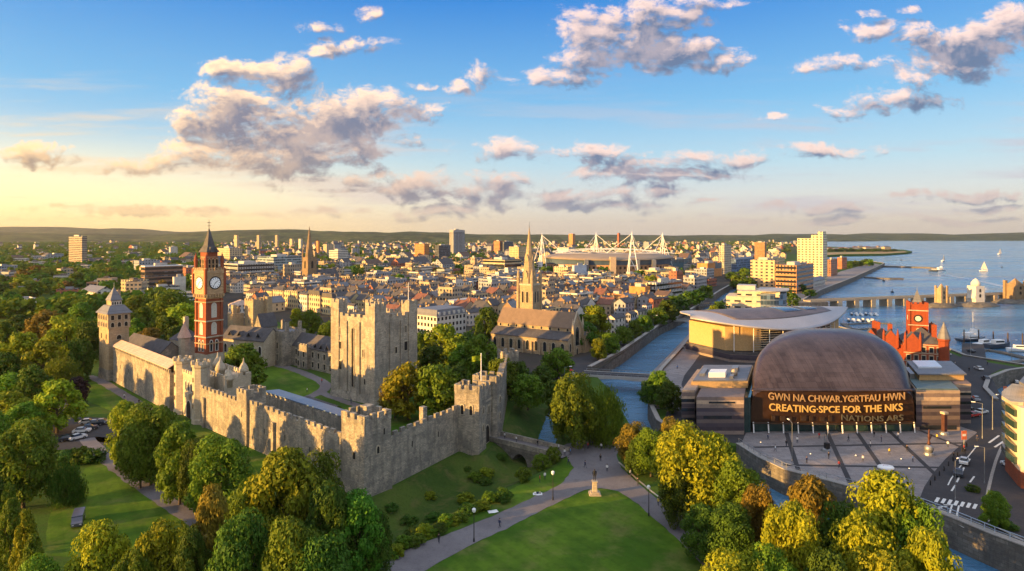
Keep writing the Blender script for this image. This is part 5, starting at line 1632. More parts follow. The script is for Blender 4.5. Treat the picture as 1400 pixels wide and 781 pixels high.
# ------------------------------------------------------------------ hand-placed town blocks
C_CREAM = (.50,.39,.24); C_WHITE = (.56,.52,.45); C_YEL = (.50,.40,.22); C_ORANGE = (.50,.22,.075); C_BROWN = (.24,.15,.10); C_GREY = (.30,.31,.33); C_BRICK = (.33,.12,.07); C_TAN = (.40,.31,.21); C_DARK = (.10,.11,.13); C_TEAL = (.07,.13,.15)
FAC = {}
def fac(c, **k):
    key = (c, tuple(sorted(k.items())))
    if key not in FAC: FAC[key] = facade('facade_%d' % len(FAC), c, **k)
    return FAC[key]
ROOFTOP = plain('flat_roof', (.115,.10,.09), .85, .25, .3)
ROOFTOPP = plain('pale_flat_roof', (.40,.38,.35), .7, .15, .3)
def block(label, name, cat, pl, pc, pr, by, ty, m, rz=CA, roof='flat', roofm=None, plant=True, z0=0.0, strips=0, wins=None, lm=None, group=None, frame=None):
    """pl/pc/pr: photo columns of left edge, near corner and right edge; by/ty: rows of the corner's foot and eaves"""
    P = G(pc, by)
    ax, ay = axes(rz)
    a = max(3, reach(P, ax, pr)) if pr > pc else 8
    b = max(3, reach(P, ay, pl)) if pl < pc else 8
    a, b = min(a, 90), min(b, 90)
    h = Zt(ty, P.y)
    t = T(name, label, cat, P, rz, group)
    if roof == 'gable':
        axis = 'x' if a > b else 'y'
        up = min(a, b)*.32
        gable_wall(0, a, 0, b, -.5, h, h+up, axis, m, t); gable_roof(0, a, 0, b, h, h+up, axis, .4, .3, roofm or SLATE, t)
    elif roof == 'mansard':
        bx(t, 'wall', m, 0, a, 0, b, -.5, h)
        r = MB(); r.pyramid(-.3, a+.3, -.3, b+.3, h, h+3.2, .86); r.build('mansard_roof', roofm or SLATE, t)
    elif roof == 'hip':
        bx(t, 'wall', m, 0, a, 0, b, -.5, h); hip_roof(0, a, 0, b, h, h+min(a,b)*.3, roofm or SLATE, t)
    else:
        bx(t, 'wall', m, 0, a, 0, b, -.5, h)
        bx(t, 'roof', roofm or ROOFTOP, .35, a-.35, .35, b-.35, h-.2, h+.05)
        for (ax_, s0, s1, c0, c1) in (('x',0,a,0,.34),('x',0,a,b-.34,b),('y',.345,b-.345,0,.34),('y',.345,b-.345,a-.34,a)):
            if ax_ == 'x': bx(t, 'parapet', m if frame is None else frame, s0, s1, c0, c1, h+.003, h+.8)
            else: bx(t, 'parapet', m if frame is None else frame, c0, c1, s0, s1, h+.003, h+.8)
        if plant:
            bx(t, 'plant_room', ROOFTOPP, a*.3, a*.62, b*.35, b*.72, h+.06, h+min(3.2, .12*h+1.5))
            bx(t, 'plant_room', METAL, a*.7, a*.84, b*.2, b*.4, h+.06, h+1.8)
    if strips:
        n = strips
        for k in range(n):
            z = (k+.35)*h/n
            mb = MB(); mb.box(.4, a-.4, -.12, -.005, z, z+h/n*.45); mb.build('window_band', GLASS, t)
            mb = MB(); mb.box(-.12, -.005, .4, b-.4, z, z+h/n*.45); mb.build('window_band', GLASS, t)
    if wins:
        rows, ca, cb, w, hh, pm = wins
        for r_ in range(rows):
            z = (r_+.28)*h/rows
            for k in range(ca): window(t, a*(k+.5)/ca, 0, z, w, hh, 'f', False, frame, pm or GLASS)
            for k in range(cb): window(t, 0, b*(k+.5)/cb, z, w, hh, 'l', False, frame, pm or GLASS)
    cx, cy_ = P.x + ax[0]*a/2 + ay[0]*b/2, P.y + ax[1]*a/2 + ay[1]*b/2
    n = max(1, int(max(a,b)/14))
    for k in range(n):
        u = (k+.5)/n
        q = (P.x + ax[0]*a*(u if a > b else .5) + ay[0]*b*(u if b >= a else .5), P.y + ax[1]*a*(u if a > b else .5) + ay[1]*b*(u if b >= a else .5))
        FOOT.append((q[0], q[1], min(a,b)/2+9))
    if lm: landmark(lm, P.x, P.y)
    return t, a, b, h
# near and middle blocks
hotel = block('white four-storey hotel with a grey mansard roof beyond the keep', 'hotel', 'hotel', 566, 597, 637, 468, 433, fac(C_WHITE, du=99, dv=99), roof='mansard', roofm=LEADR, wins=(4,8,7,1.3,1.7,None), lm='white mansard hotel')
t_, a_, b_, h_ = hotel
for k in range(6): bx(t_, 'dormer', WHITEST, a_*(k+.5)/6-.7, a_*(k+.5)/6+.7, -.2, 1.6, h_+.3, h_+2.0)
block('slim striped residential tower standing alone in the suburbs', 'tower_block', 'tower block', 94, 112, 119, 368, 324, fac((.34,.27,.20), du=4, dv=3.0, band=True, fv=.42), strips=0, lm='striped suburban tower')
block('small white slab block rising from suburban trees', 'tower_block', 'tower block', 231, 233, 243, 353, 338, fac(C_WHITE, du=3, dv=3))
block('brown brick office with white bands and a pale roof edge', 'office_block', 'office', 192.5, 198, 250, 400, 365, fac(C_BROWN, du=3, dv=3.4, band=True, fv=.4), roofm=ROOFTOPP, strips=5, frame=WHITEP, lm='brown banded office')
block('red brick block with flat roof beside the banded office', 'office_block', 'office', 250, 254, 267, 388, 367, fac(C_BRICK, du=3, dv=3.2))
block('grey low hall with a pale roof behind the banded office', 'office_block', 'office', 183, 190, 219, 374, 357, fac(C_GREY, du=4, dv=4), roofm=ROOFTOPP)
block('white modern building with a stepped gable by the park', 'community_hall', 'hall', 112, 132, 156, 419, 400, fac(C_WHITE, du=4, dv=4), roof='gable', roofm=LEADR)
block('low white building with a brown roof by the park trees', 'low_building', 'building', 82, 86, 113, 421, 411, fac(C_WHITE, du=2.6, dv=3.2), roof='gable', roofm=BROWNR)
block('long low white building with a ribbon of windows among trees', 'low_building', 'building', -10, 0, 50, 422, 412, fac(C_WHITE, du=3, dv=3, band=True, fv=.35), roofm=ROOFTOPP)
block('white and grey low office stepped in front of the banded office', 'office_block', 'office', 200, 206, 246, 407, 394, fac(C_WHITE, du=3, dv=3.4, band=True, fv=.4), roofm=ROOFTOPP)
block('tall white gable block beside the clock tower', 'office_block', 'office', 236, 238, 254, 402, 380, fac(C_WHITE, du=99, dv=99))
block('pale cream block with a glass side beyond the clock tower', 'office_block', 'office', 296, 314, 331, 361, 340, fac(C_CREAM, du=5, dv=4), roofm=ROOFTOPP)
block('grey office with long window ribbons right of the clock tower', 'office_block', 'office', 305, 325, 375, 389, 362, fac((.42,.40,.36), du=3, dv=3.2), strips=5, roofm=ROOFTOPP, lm='grey ribbon office')
block('pale roofed glass office left of the dark spire', 'office_block', 'office', 352, 374, 414, 376, 352, fac((.34,.37,.38), du=3, dv=3.6, band=True, fv=.6, glass=(.05,.08,.09)), roofm=ROOFTOPP)
block('ruddy stone hall beside the dark spire', 'town_hall', 'hall', 387, 397, 413, 384, 363, fac(C_TAN, du=3, dv=5, fv=.6))
block('cream hall with a round gable near the grey ribbon office', 'town_hall', 'hall', 304, 316, 322, 398, 386, fac(C_YEL, du=4, dv=5), roof='hip')
block('grey corner building with window ribbons below the grey office', 'office_block', 'office', 333, 342, 362, 408, 390, fac(C_TAN, du=3, dv=3.4, band=True, fv=.4))
block('white town house with a pinkish roof beside the inner tower', 'town_house', 'house', 312, 325, 346, 436, 418, fac(C_WHITE, du=3, dv=3.2), roof='hip', roofm=PINKR)
for (px0, w, ty, by, c, lab) in ((320,7,322,341,C_CREAM,'slim cream tower block on the ridge, first along from the clock tower'),(351,5.5,322,343,C_TAN,'thin tan tower block second along the ridge from the clock tower'),(376,5.5,322,342,C_TAN,'thin tan tower block with a cap, third along the ridge from the clock tower'),(396,6,327,341,C_CREAM,'short cream block fourth along the ridge from the clock tower'),(408,5.5,327,343,C_WHITE,'thin white tower just before the dark spire'),(432,5.5,330,354,C_ORANGE,'thin orange tower just past the dark spire')):
    block(lab, 'tower_block', 'tower block', px0, px0+w*.55, px0+w, by, ty, fac(c, du=4, dv=3.4), plant=False)
block('white office block with grey side, short walk past the dark spire', 'office_block', 'office', 450, 462, 476, 362, 343, fac(C_WHITE, du=3, dv=3.2, band=True, fv=.4))
block('sunlit yellow block with a stair turret above the rooftops', 'office_block', 'office', 527, 547, 553, 366, 351, fac(C_YEL, du=5, dv=5))
block('orange lit round-cornered office tower', 'tower_block', 'tower block', 567, 580, 587, 359, 334, fac(C_ORANGE, du=3, dv=3.4), lm='orange office tower')
block('dark glass block with a white strip near the tall grey tower', 'office_block', 'office', 594, 600, 616, 359, 336, fac(C_DARK, du=3, dv=3.4, band=True, fv=.6))
block('tallest city tower, grey with a crown of fins', 'tower_block', 'tower block', 614.5, 620, 635.5, 353, 315, fac((.33,.32,.31), du=3.2, dv=60, fv=.9, z0=3), lm='tallest grey city tower')
block('round-cornered yellow tower next to a dark slab', 'tower_block', 'tower block', 675, 683, 688, 350, 330, fac(C_ORANGE, du=3, dv=3.6, band=True, fv=.4))
block('dark slab block behind the yellow tower', 'tower_block', 'tower block', 685, 689, 702, 350, 331, fac(C_DARK, du=3, dv=3.4))
block('yellow office with a dark side close to the spired church', 'office_block', 'office', 696, 709, 719, 359, 338, fac(C_YEL, du=4, dv=3.6))
block('big cream stepped office block left of the spire', 'office_block', 'office', 660, 690, 713, 378, 356, fac(C_CREAM, du=3, dv=3.4, band=True, fv=.4), roofm=ROOFTOPP, strips=4, lm='cream stepped office')
block('narrow sandstone tower house above the rooftops', 'tower_house', 'tower', 643, 649, 652.5, 375, 353, fac(C_TAN, du=3, dv=6))
block('brown tower block behind the stadium', 'tower_block', 'tower block', 777.5, 783, 786.5, 341, 320, fac(C_ORANGE, du=4, dv=3.4), plant=False)
block('dark brick chimney tower behind the stadium', 'chimney_tower', 'tower', 844, 846, 848, 342, 319, fac(C_BRICK, du=99, dv=99), plant=False)
block('cream office in front of the stadium', 'office_block', 'office', 757, 776, 781, 384, 366, fac(C_CREAM, du=3, dv=3.4), roofm=ROOFTOPP)
block('plain pale blue box building in front of the stadium', 'warehouse', 'warehouse', 783, 785, 805, 386, 364, fac((.45,.50,.56), du=99, dv=99), roofm=ROOFTOPP)
block('low glassy block with silver roof by the pale blue box', 'office_block', 'office', 804, 807, 824, 386, 372, fac((.40,.42,.44), du=3, dv=3.4), roofm=ROOFTOPP)
block('long cream flat-roofed hall before the stadium mast', 'office_block', 'office', 848, 862, 876, 390, 376, fac(C_CREAM, du=3, dv=3.4, band=True, fv=.35), roofm=ROOFTOPP)
block('wide sandy office block right of the front stadium mast', 'office_block', 'office', 874, 898, 918, 387, 371, fac(C_YEL, du=3, dv=3.4, band=True, fv=.35), roofm=ROOFTOPP)
block('long white riverside office with ribbon windows', 'office_block', 'office', 884, 897, 932, 415, 388, fac((.50,.48,.44), du=3, dv=3.4), strips=4, roofm=ROOFTOPP, lm='white riverside office')
block('tall red brick corner block behind the riverside office', 'apartment_block', 'apartments', 914, 925, 934, 404, 372, fac(C_BRICK, du=3, dv=3.2), lm='red brick corner block')
block('bright orange rendered warehouse above the riverside roofs', 'warehouse', 'warehouse', 860, 882, 889, 417, 394, fac(C_ORANGE, du=99, dv=99))
block('low orange rendered warehouse beside the taller orange one', 'warehouse', 'warehouse', 830, 851, 860, 421, 404, fac(C_ORANGE, du=99, dv=99))
block('teal clad shed beside the stadium', 'warehouse', 'warehouse', 913, 917, 946, 370, 356, fac(C_TEAL, du=5, dv=99), roofm=LEADR)
block('red brick theatre block beyond the river', 'theatre', 'theatre', 953, 967, 987, 380, 361, fac(C_ORANGE, du=99, dv=99), lm='red brick theatre block')
block('yellow tower with a gridded grey side near the river head', 'tower_block', 'tower block', 981.5, 990, 1000, 375, 336, fac((.46,.40,.29), du=3.4, dv=3.2), lm='yellow gridded tower')
block('brown brick tower block near the bay', 'tower_block', 'tower block', 1031.5, 1045.5, 1048, 355, 332, fac((.34,.19,.08), du=3, dv=3.2), lm='brown bay tower')
block('blue glass arched leisure building near the bay', 'leisure_centre', 'leisure centre', 998, 1006, 1030, 372, 355, fac((.10,.15,.25), du=3, dv=3.6, band=True, fv=.5, glass=(.04,.07,.12)), roof='hip', roofm=LEADR)
block('long low cream shed roof between the bay towers', 'warehouse', 'warehouse', 1046, 1052, 1092, 366, 354, fac(C_YEL, du=6, dv=5), roofm=ROOFTOPP)
block('cream slab apartment building with window columns', 'apartment_block', 'apartments', 1026, 1059, 1065, 398, 357, fac(C_CREAM, du=5, dv=3.2), plant=True, roofm=ROOFTOPP, lm='cream window-column slab')
block('orange brick office with stacked balcony ribbons', 'office_block', 'office', 1060, 1089, 1112, 402, 364, fac((.42,.22,.10), du=3, dv=3.4), strips=6, roofm=ROOFTOPP, lm='orange balcony office')
t_, a_, b_, h_ = block('tall cream apartment tower on the bay stepping up to one side', 'apartment_tower', 'apartments', 1090, 1125, 1131, 385, 327, fac((.55,.47,.31), du=4.2, dv=3.0, fu=.5), rz=48, plant=False, lm='tall bay apartment tower')
bx(t_, 'crown', fac((.55,.47,.31), du=4.2, dv=3.0, fu=.5), -.01, a_*.8, -.01, b_*.45, h_+.81, h_+5.0); bx(t_, 'crown', fac((.55,.47,.31), du=4.2, dv=3.0, fu=.5), -.02, a_*.7, -.02, b_*.2, h_+5.01, h_+9)
block('brown brick flats beside the bay apartment tower', 'apartment_block', 'apartments', 1130, 1136, 1145, 378, 356, fac((.30,.14,.08), du=3, dv=3))
block('low cream river pavilion with a flat roof among trees', 'pavilion', 'pavilion', 1000, 1014, 1028, 390, 382, fac(C_CREAM, du=3, dv=3.2), roofm=ROOFTOPP)
block('long grey sheds beside the quay apartments', 'warehouse', 'warehouse', 1098, 1110, 1128, 394, 385, fac((.42,.40,.36), du=4, dv=4), roof='gable', roofm=LEADR)
block('octagonal red brick flats on the quay', 'apartment_block', 'apartments', 1144.5, 1151, 1158, 368, 353, fac((.40,.14,.06), du=3, dv=3.2), rz=40)
# cream office with a rounded glass end
def curved_office():
    P = G(1001, 432)
    t = T('curved_office', 'cream office with a flat roof and a rounded glass end by the river', 'office', P, -24)
    h = 15.5
    m = fac((.52,.44,.31), du=7, dv=4.2, fu=.6, fv=.3)
    bx(t, 'wall', m, -4, 18, 0, 26, -.5, h-2)
    bx(t, 'upper_wall', m, 3, 30, 3, 34, h-2, h+1.5)
    mb = MB(); mb.sm = False; mb.prism([(18.02,0)] + [(18.02+16*math.sin(a), 16-16*math.cos(a)) for a in [math.pi/2*k/8 for k in range(1,9)]] + [(34,30),(18.02,30)], -.5, h+.5)
    mb.build('glass_end', fac((.20,.24,.28), du=2, dv=3.6, band=True, fv=.75, glass=(.05,.08,.11)), t)
    mb = MB(); mb.prism([(16,-1)] + [(18+17.5*math.sin(a), 16.5-17.5*math.cos(a)) for a in [math.pi/2*k/8 for k in range(0,9)]] + [(35.5,33),(16,33)], h+1.6, h+2.3)
    mb.build('roof', ROOFTOPP, t)
    bx(t, 'plant_room', ROOFTOPP, 2, 14, 14, 28, h+1.5, h+4.5)
    bx(t, 'entrance_frame', WHITEP, -4.2, 2, -3, -.01, 0, 4)
    FOOT.append((P.x+12, P.y+14, 34)); landmark('round-ended cream office', P.x, P.y)
curved_office()
# the curved cream building at the right edge
def corner_flats():
    P = G(1391, 668)
    t = T('curved_flats', 'cream curved apartment building with brick base at the plaza corner', 'apartments', P, -40)
    CR = plain('cream_render', (.60,.50,.36), .8, .08, .6)
    mb = MB(); mb.prism([(0,2),(.6,.6),(2,0),(22,0),(22,24),(-1,24),(-2.6,12)], 3.6, 17.5); mb.build('wall', CR, t)
    mb = MB(); mb.prism([(.02,2),(.62,.62),(2,.02),(22,.02),(22,24),(-.98,24),(-2.58,12)], -.3, 3.59); mb.build('brick_base', BRICK, t)
    mb = MB(); mb.prism([(-3.2,12),(-3.0,7),(-1.2,2),(1,3),(4,12),(4,24),(-1.6,24)], 17.51, 18.3); mb.build('roof_edge', PALE, t)
    mb = MB(); mb.prism([(4,5),(9,2),(21,2),(21,22),(2,22),(1,12)], 17.52, 20.6); mb.build('penthouse', CR, t)
    mb = MB(); mb.prism([(3,4),(9,1),(22,1),(22,23),(1,23),(0,12)], 20.61, 21.2); mb.build('penthouse_roof', LEADR, t)
    for z in (5.2, 8.2, 11.2, 14.2):
        window(t, 5.5, 0, z, 1.2, 1.6, 'f', False, WHITEST, GLASS); window(t, 12, 0, z, 1.6, 1.8, 'f', False, WHITEST, GLASS)
    window(t, 2.6, 0, 5.0, 1.0, 8.6, 'f', False, None, GLASS); window(t, 3.6, .0, .2, 1.8, 2.8, 'f', False, WHITEST, GLASS, 'doorway')
    for k in range(5):
        q = MB(); z = 4.6 + 2.6*k; q.prism([(-3.3,12),(-2.3,6.5),(-.6,2.2),(-.1,2.4),(-1.7,6.8),(-2.6,12)], z, z+1.5); q.build('window_band', GREENGL, t)
    landmark('curved cream flats', P.x, P.y)
corner_flats()

# Victorian fronts facing the castle
VICT = [(361,11,398,C_YEL,'gable'),(373,14,397,C_CREAM,'gable'),(388,19,400,C_YEL,'flat'),(409,11,403,C_WHITE,'gable'),(421,17,404,C_CREAM,'mansard'),(440,15,408,C_YEL,'mansard'),(456,14,413,C_CREAM,'hip'),(471,13,418,C_WHITE,'gable')]
for i, (px, w, ty, c, rf) in enumerate(VICT):
    by = 419 + (px-361)*.155
    ordn = ('first','second','third','fourth','fifth','sixth','seventh','last')[i]
    block('%s %s Victorian shop front, %s in the sunlit row behind the castle' % ({C_YEL:'golden',C_CREAM:'cream',C_WHITE:'white'}[c], {'flat':'flat topped','gable':'gabled','mansard':'mansard roofed','hip':'hipped'}[rf], ordn), 'shop_house', 'shop house', px, px+w*.96, px+w, by, ty, fac(c, du=2.6, dv=3.5, fu=.5, fv=.55), rz=CA, roof=rf, plant=False, wins=None, group='Victorian fronts behind the castle')
block('white office with four rows of windows beyond the mansard hotel', 'office_block', 'office', 606, 618, 648, 409, 389, fac(C_WHITE, du=3, dv=3.4), wins=None, roofm=ROOFTOPP)
block('long blue grey flat roofed market hall behind the hotel', 'market_hall', 'hall', 572, 604, 690, 432, 420, fac((.40,.40,.40), du=4, dv=4), roofm=plain('blue_grey_roof', (.17,.20,.24), .5, .15, .2))
block('white terrace block with dark roof between hotel and church', 'terrace', 'houses', 634, 642, 672, 446, 428, fac(C_WHITE, du=3, dv=3.2), roof='gable', roofm=SLATE)
# white and brick houses on the riverside road
RIV = [(829,841,855,459,436,C_WHITE,'gable','white gabled house nearest the church on the riverside road'),(857,862,870,451,430,C_GREY,'gable','grey narrow gabled house, second on the riverside road'),(866,872,884,447,426,C_WHITE,'gable','white double-bay house, third on the riverside road'),(880,884,892,441,418,(.48,.46,.52),'hip','pale lilac house, fourth on the riverside road'),(889,893,906,437,410,C_BRICK,'gable','deep red brick house, fifth on the riverside road'),(904,907,917,431,408,(.20,.09,.07),'hip','dark brick house beside the white riverside office')]
for (pl, pc, pr, by, ty, c, rf, lab) in RIV:
    block(lab, 'riverside_house', 'house', pl, pc, pr, by, ty, fac(c, du=99, dv=99), rz=CA, roof=rf, plant=False, roofm=SLATE if c != C_BRICK else BROWNR, wins=(3,3,2,1.0,1.6,None), group='houses on the riverside road')

# ------------------------------------------------------------------ terraces and shops of the old town
def clear_of(x, y, r):
    return all((x-fx)**2 + (y-fy)**2 > (fr+r)**2 for fx, fy, fr in FOOT)
RIVER_POLY = [G(*q).xy.to_tuple() for q in [(690,530),(735,500),(800,484),(842,460),(872,444),(905,426),(945,406),(972,393),(980,384),(1070,384),(1090,470),(700,640)]]
def house_proto(i, wall, wname, rm, rname, a, b, h, rise, ax, near):
    m = fac(wall, du=2.6, dv=2.9, fu=.42, fv=.5) if not near else fac(wall, du=99, dv=99)
    t = T('town_house', None, 'house', (0,-5000,0))
    gable_wall(0, a, 0, b, -.5, h, h+rise, ax, m, t); 
    rf = gable_roof(0, a, 0, b, h, h+rise, ax, .35, .3, rm, t)
    rnd = random.Random(i)
    for k in range(2):
        if ax == 'x': chimney(rf, .6 + k*(a-1.2), b*.5+.5, h+rise*.5, h+rise+1.3, .8, DARKST, 1.2)
        else: chimney(rf, a*.5+.5, .6+k*(b-1.2), h+rise*.5, h+rise+1.3, 1.2, DARKST, .8)
    if near:
        for z in ([1.0, 4.0] + ([6.9] if h > 9 else [])):
            for k in range(3): window(t, a*(k+.5)/3, 0, z, 1.1, 1.6, 'f', False, None, GLASS)
            for k in range(3): window(t, 0, b*(k+.5)/3, z, 1.1, 1.6, 'l', False, None, GLASS)
    KIDS[t.name] = list(t.children)
    for c in t.children: KIDS[c.name] = list(c.children)
    return t, '%s house with %s roof' % (wname, rname), a, b
PAL = [(C_CREAM,'cream'),(C_WHITE,'white'),(C_BRICK,'red brick'),(C_TAN,'sandy'),(C_BROWN,'brown brick'),((.42,.40,.36),'pale grey'),(C_GREY,'grey'),(C_YEL,'golden')]
RFS = [(SLATE,'slate'),(BROWNR,'brown tiled'),(REDR,'red tiled'),(LEADR,'grey metal')]
HP = {True: [], False: []}
for near in (True, False):
    r_ = random.Random(31)
    for i in range(11):
        (wc, wn_), (rm, rn) = PAL[(i*3) % 8], RFS[(0,0,1,0,3,0,0,1,3,2,0)[i]]
        HP[near].append(house_proto(i, wc, wn_, rm, rn, r_.uniform(8,14), r_.uniform(8,12), r_.uniform(6.5,11), r_.uniform(2.6,4.4), 'xy'[i % 2], near))
def shop_proto(i, wall, wname, a, b, h, near):
    m = fac(wall, du=3.2, dv=3.4, fu=.6, fv=.5) if i % 4 else fac(wall, du=3, dv=3.3, band=True, fv=.42)
    t = T('commercial_block', None, 'building', (0,-5000,0))
    bx(t, 'wall', m, 0, a, 0, b, -.5, h)
    rf = bx(t, 'roof', ROOFTOP if i % 4 else ROOFTOPP, .4, a-.4, .4, b-.4, h-.1, h+.12)
    for (s0, s1, c0, c1) in ((0,a,0,.38),(0,a,b-.38,b),(0,.38,.385,b-.385),(a-.38,a,.385,b-.385)): bx(rf, 'parapet', m, s0, s1, c0, c1, h+.003, h+.9)
    bx(rf, 'plant_room', METAL if i % 2 else ROOFTOP, a*.3, a*.6, b*.4, b*.7, h+.13, h+2.4); bx(rf, 'roof_vent', METAL, a*.7, a*.8, b*.2, b*.35, h+.13, h+1.4)
    KIDS[t.name] = list(t.children)
    for c in t.children: KIDS[c.name] = list(c.children)
    return t, '%s flat-roofed block' % wname, a, b
SP = []
r_ = random.Random(5)
for i in range(9):
    SP.append(shop_proto(i, PAL[(i*5+1) % 8][0], PAL[(i*5+1) % 8][1], r_.uniform(12,24), r_.uniform(11,18), r_.uniform(6,14.5), False))
AUTO = []           # (object, description, group) to be told apart once everything stands
def put(proto, x, y, rz, group):
    t, desc, a, b = proto
    o = copy_tree(t)
    o.location = (x, y, 0); o.rotation_euler = (0, 0, R(rz))
    AUTO.append((o, desc, group))
    return o
nh = [0, 0]
def old_town():
    rnd = random.Random(12)
    U_ = Vector((.778,-.628)); V_ = Vector((.628,.778))
    O = Vector((0, 330))
    cells = []
    for i in range(-60, 60):
        for j in range(-8, 70):
            p = O + U_*(i*13.6 + (j % 2)*5) + V_*(j*15.5)
            cells.append(p)
    cells.sort(key=lambda p: p.y)
    for p in cells:
        if p.y < 305 or p.y > 1150: continue
        px, py = PX((p.x, p.y, 0))
        if px < 262 or px > 985 or py > 470: continue
        if px < 560 and py > 418 + (px-262)*.10: continue
        if px < 345 and py > 402: continue
        if inside(p, RIVER_POLY): continue
        if px > 640 and px < 700 and py > 440: continue
        if px > 800 and py > 434 and px < 870: continue
        q = p + Vector((rnd.uniform(-2,2), rnd.uniform(-2,2)))
        far = p.y > 700
        if far and rnd.random() < .40: continue
        if rnd.random() < .05: continue
        rz = CA + rnd.choice((0, 0, 0, 6, -5))
        big = rnd.random() < (.22 if p.y < 560 else .38)
        near = p.y < 470
        if big and nh[1] < 225:
            pr = rnd.choice(SP)
            c = q + V_*pr[2]/2 - U_*pr[3]/2
            if clear_of(c.x, c.y, max(pr[2], pr[3])*.42):
                put(pr, q.x, q.y, rz, 'flat-roofed city blocks'); FOOT.append((c.x, c.y, min(pr[2],pr[3])*.42)); nh[1] += 1
                continue
        if nh[0] >= 296: continue
        pr = rnd.choice(HP[near])
        c = q + V_*pr[2]/2 - U_*pr[3]/2
        if clear_of(c.x, c.y, 4.6):
            put(pr, q.x, q.y, rz, 'town houses of the old centre'); FOOT.append((c.x, c.y, 4.4)); nh[0] += 1
    # suburbs to the left, between the trees
    for k in range(150):
        px, py = rnd.uniform(-20, 262), rnd.uniform(350, 416)
        p = G(px, py)
        if not clear_of(p.x, p.y, 16): continue
        if rnd.random() < .45 and nh[1] < 285:
            pr = rnd.choice(SP); put(pr, p.x, p.y, CA + rnd.choice((0,20,-30,-38)), 'flat-roofed suburban blocks'); FOOT.append((p.x, p.y, 14)); nh[1] += 1
old_town()
for near in HP:
    for t, *_ in HP[near]:
        def kill(o):
            for c in list(o.children): kill(c)
            KIDS.pop(o.name, None)
            bpy.data.objects.remove(o)
        kill(t)
for t, *_ in SP: kill(t)

# the countless roofs farther out
def far_roofs():
    rnd = random.Random(9)
    mb = MB()
    pal = [fac(c, du=4, dv=3.2) for c in (C_CREAM, C_WHITE, C_BRICK, C_TAN, C_YEL, C_GREY)] + [SLATE, BROWNR, ROOFTOPP]
    n = 0
    for k in range(4600):
        Y = 900 + 3900*rnd.random()**1.7
        px = rnd.uniform(-40, 1120)
        if px > 985 and Y < 1500: continue
        if px > 1075 and Y < 3000: continue
        x = Xt(px, Y)
        if px < 290 and (Y < 1000 or rnd.random() < .72): continue
        if Y < 1350 and not clear_of(x, Y, 9): continue
        s = rnd.uniform(.8, 1.5) * (1.6 if rnd.random() < .18 else 1)
        a, b, h = rnd.uniform(6,13)*s, rnd.uniform(6,10)*s, rnd.uniform(5,9)*s**.8
        if rnd.random() < .05: h *= 2.0
        an = R(CA + rnd.choice((0, 0, 90, 20, -25)))
        c_, s_ = math.cos(an), math.sin(an)
        def w(p): return (x + p[0]*c_ - p[1]*s_, Y + p[0]*s_ + p[1]*c_, p[2])
        mb.cur = rnd.choice((0,0,1,1,2,3,5,5))
        flat = rnd.random() < .3
        base = [(0,0,0),(a,0,0),(a,b,0),(0,b,0),(0,0,h),(a,0,h),(a,b,h),(0,b,h)]
        mb.add([w(p) for p in base], [(0,1,5,4),(1,2,6,5),(2,3,7,6),(3,0,4,7)])
        if flat:
            mb.cur = 8; mb.add([w(p) for p in base[4:]], [(0,1,2,3)])
        else:
            r = h + b*.38
            mb.add([w((0,0,h)), w((0,b,h)), w((0,b/2,r)), w((a,0,h)), w((a,b,h)), w((a,b/2,r))], [(0,2,1),(3,4,5)])
            mb.cur = rnd.choice((6,6,6,7))
            mb.add([w((-.3,-.3,h-.2)), w((a+.3,-.3,h-.2)), w((a+.3,b/2,r+.1)), w((-.3,b/2,r+.1)), w((-.3,b+.3,h-.2)), w((a+.3,b+.3,h-.2))], [(0,1,2,3),(3,2,5,4)])
    tag(mb.build('distant_houses', pal), 'countless small roofs spreading to the hills', None, None, 'stuff')
far_roofs()

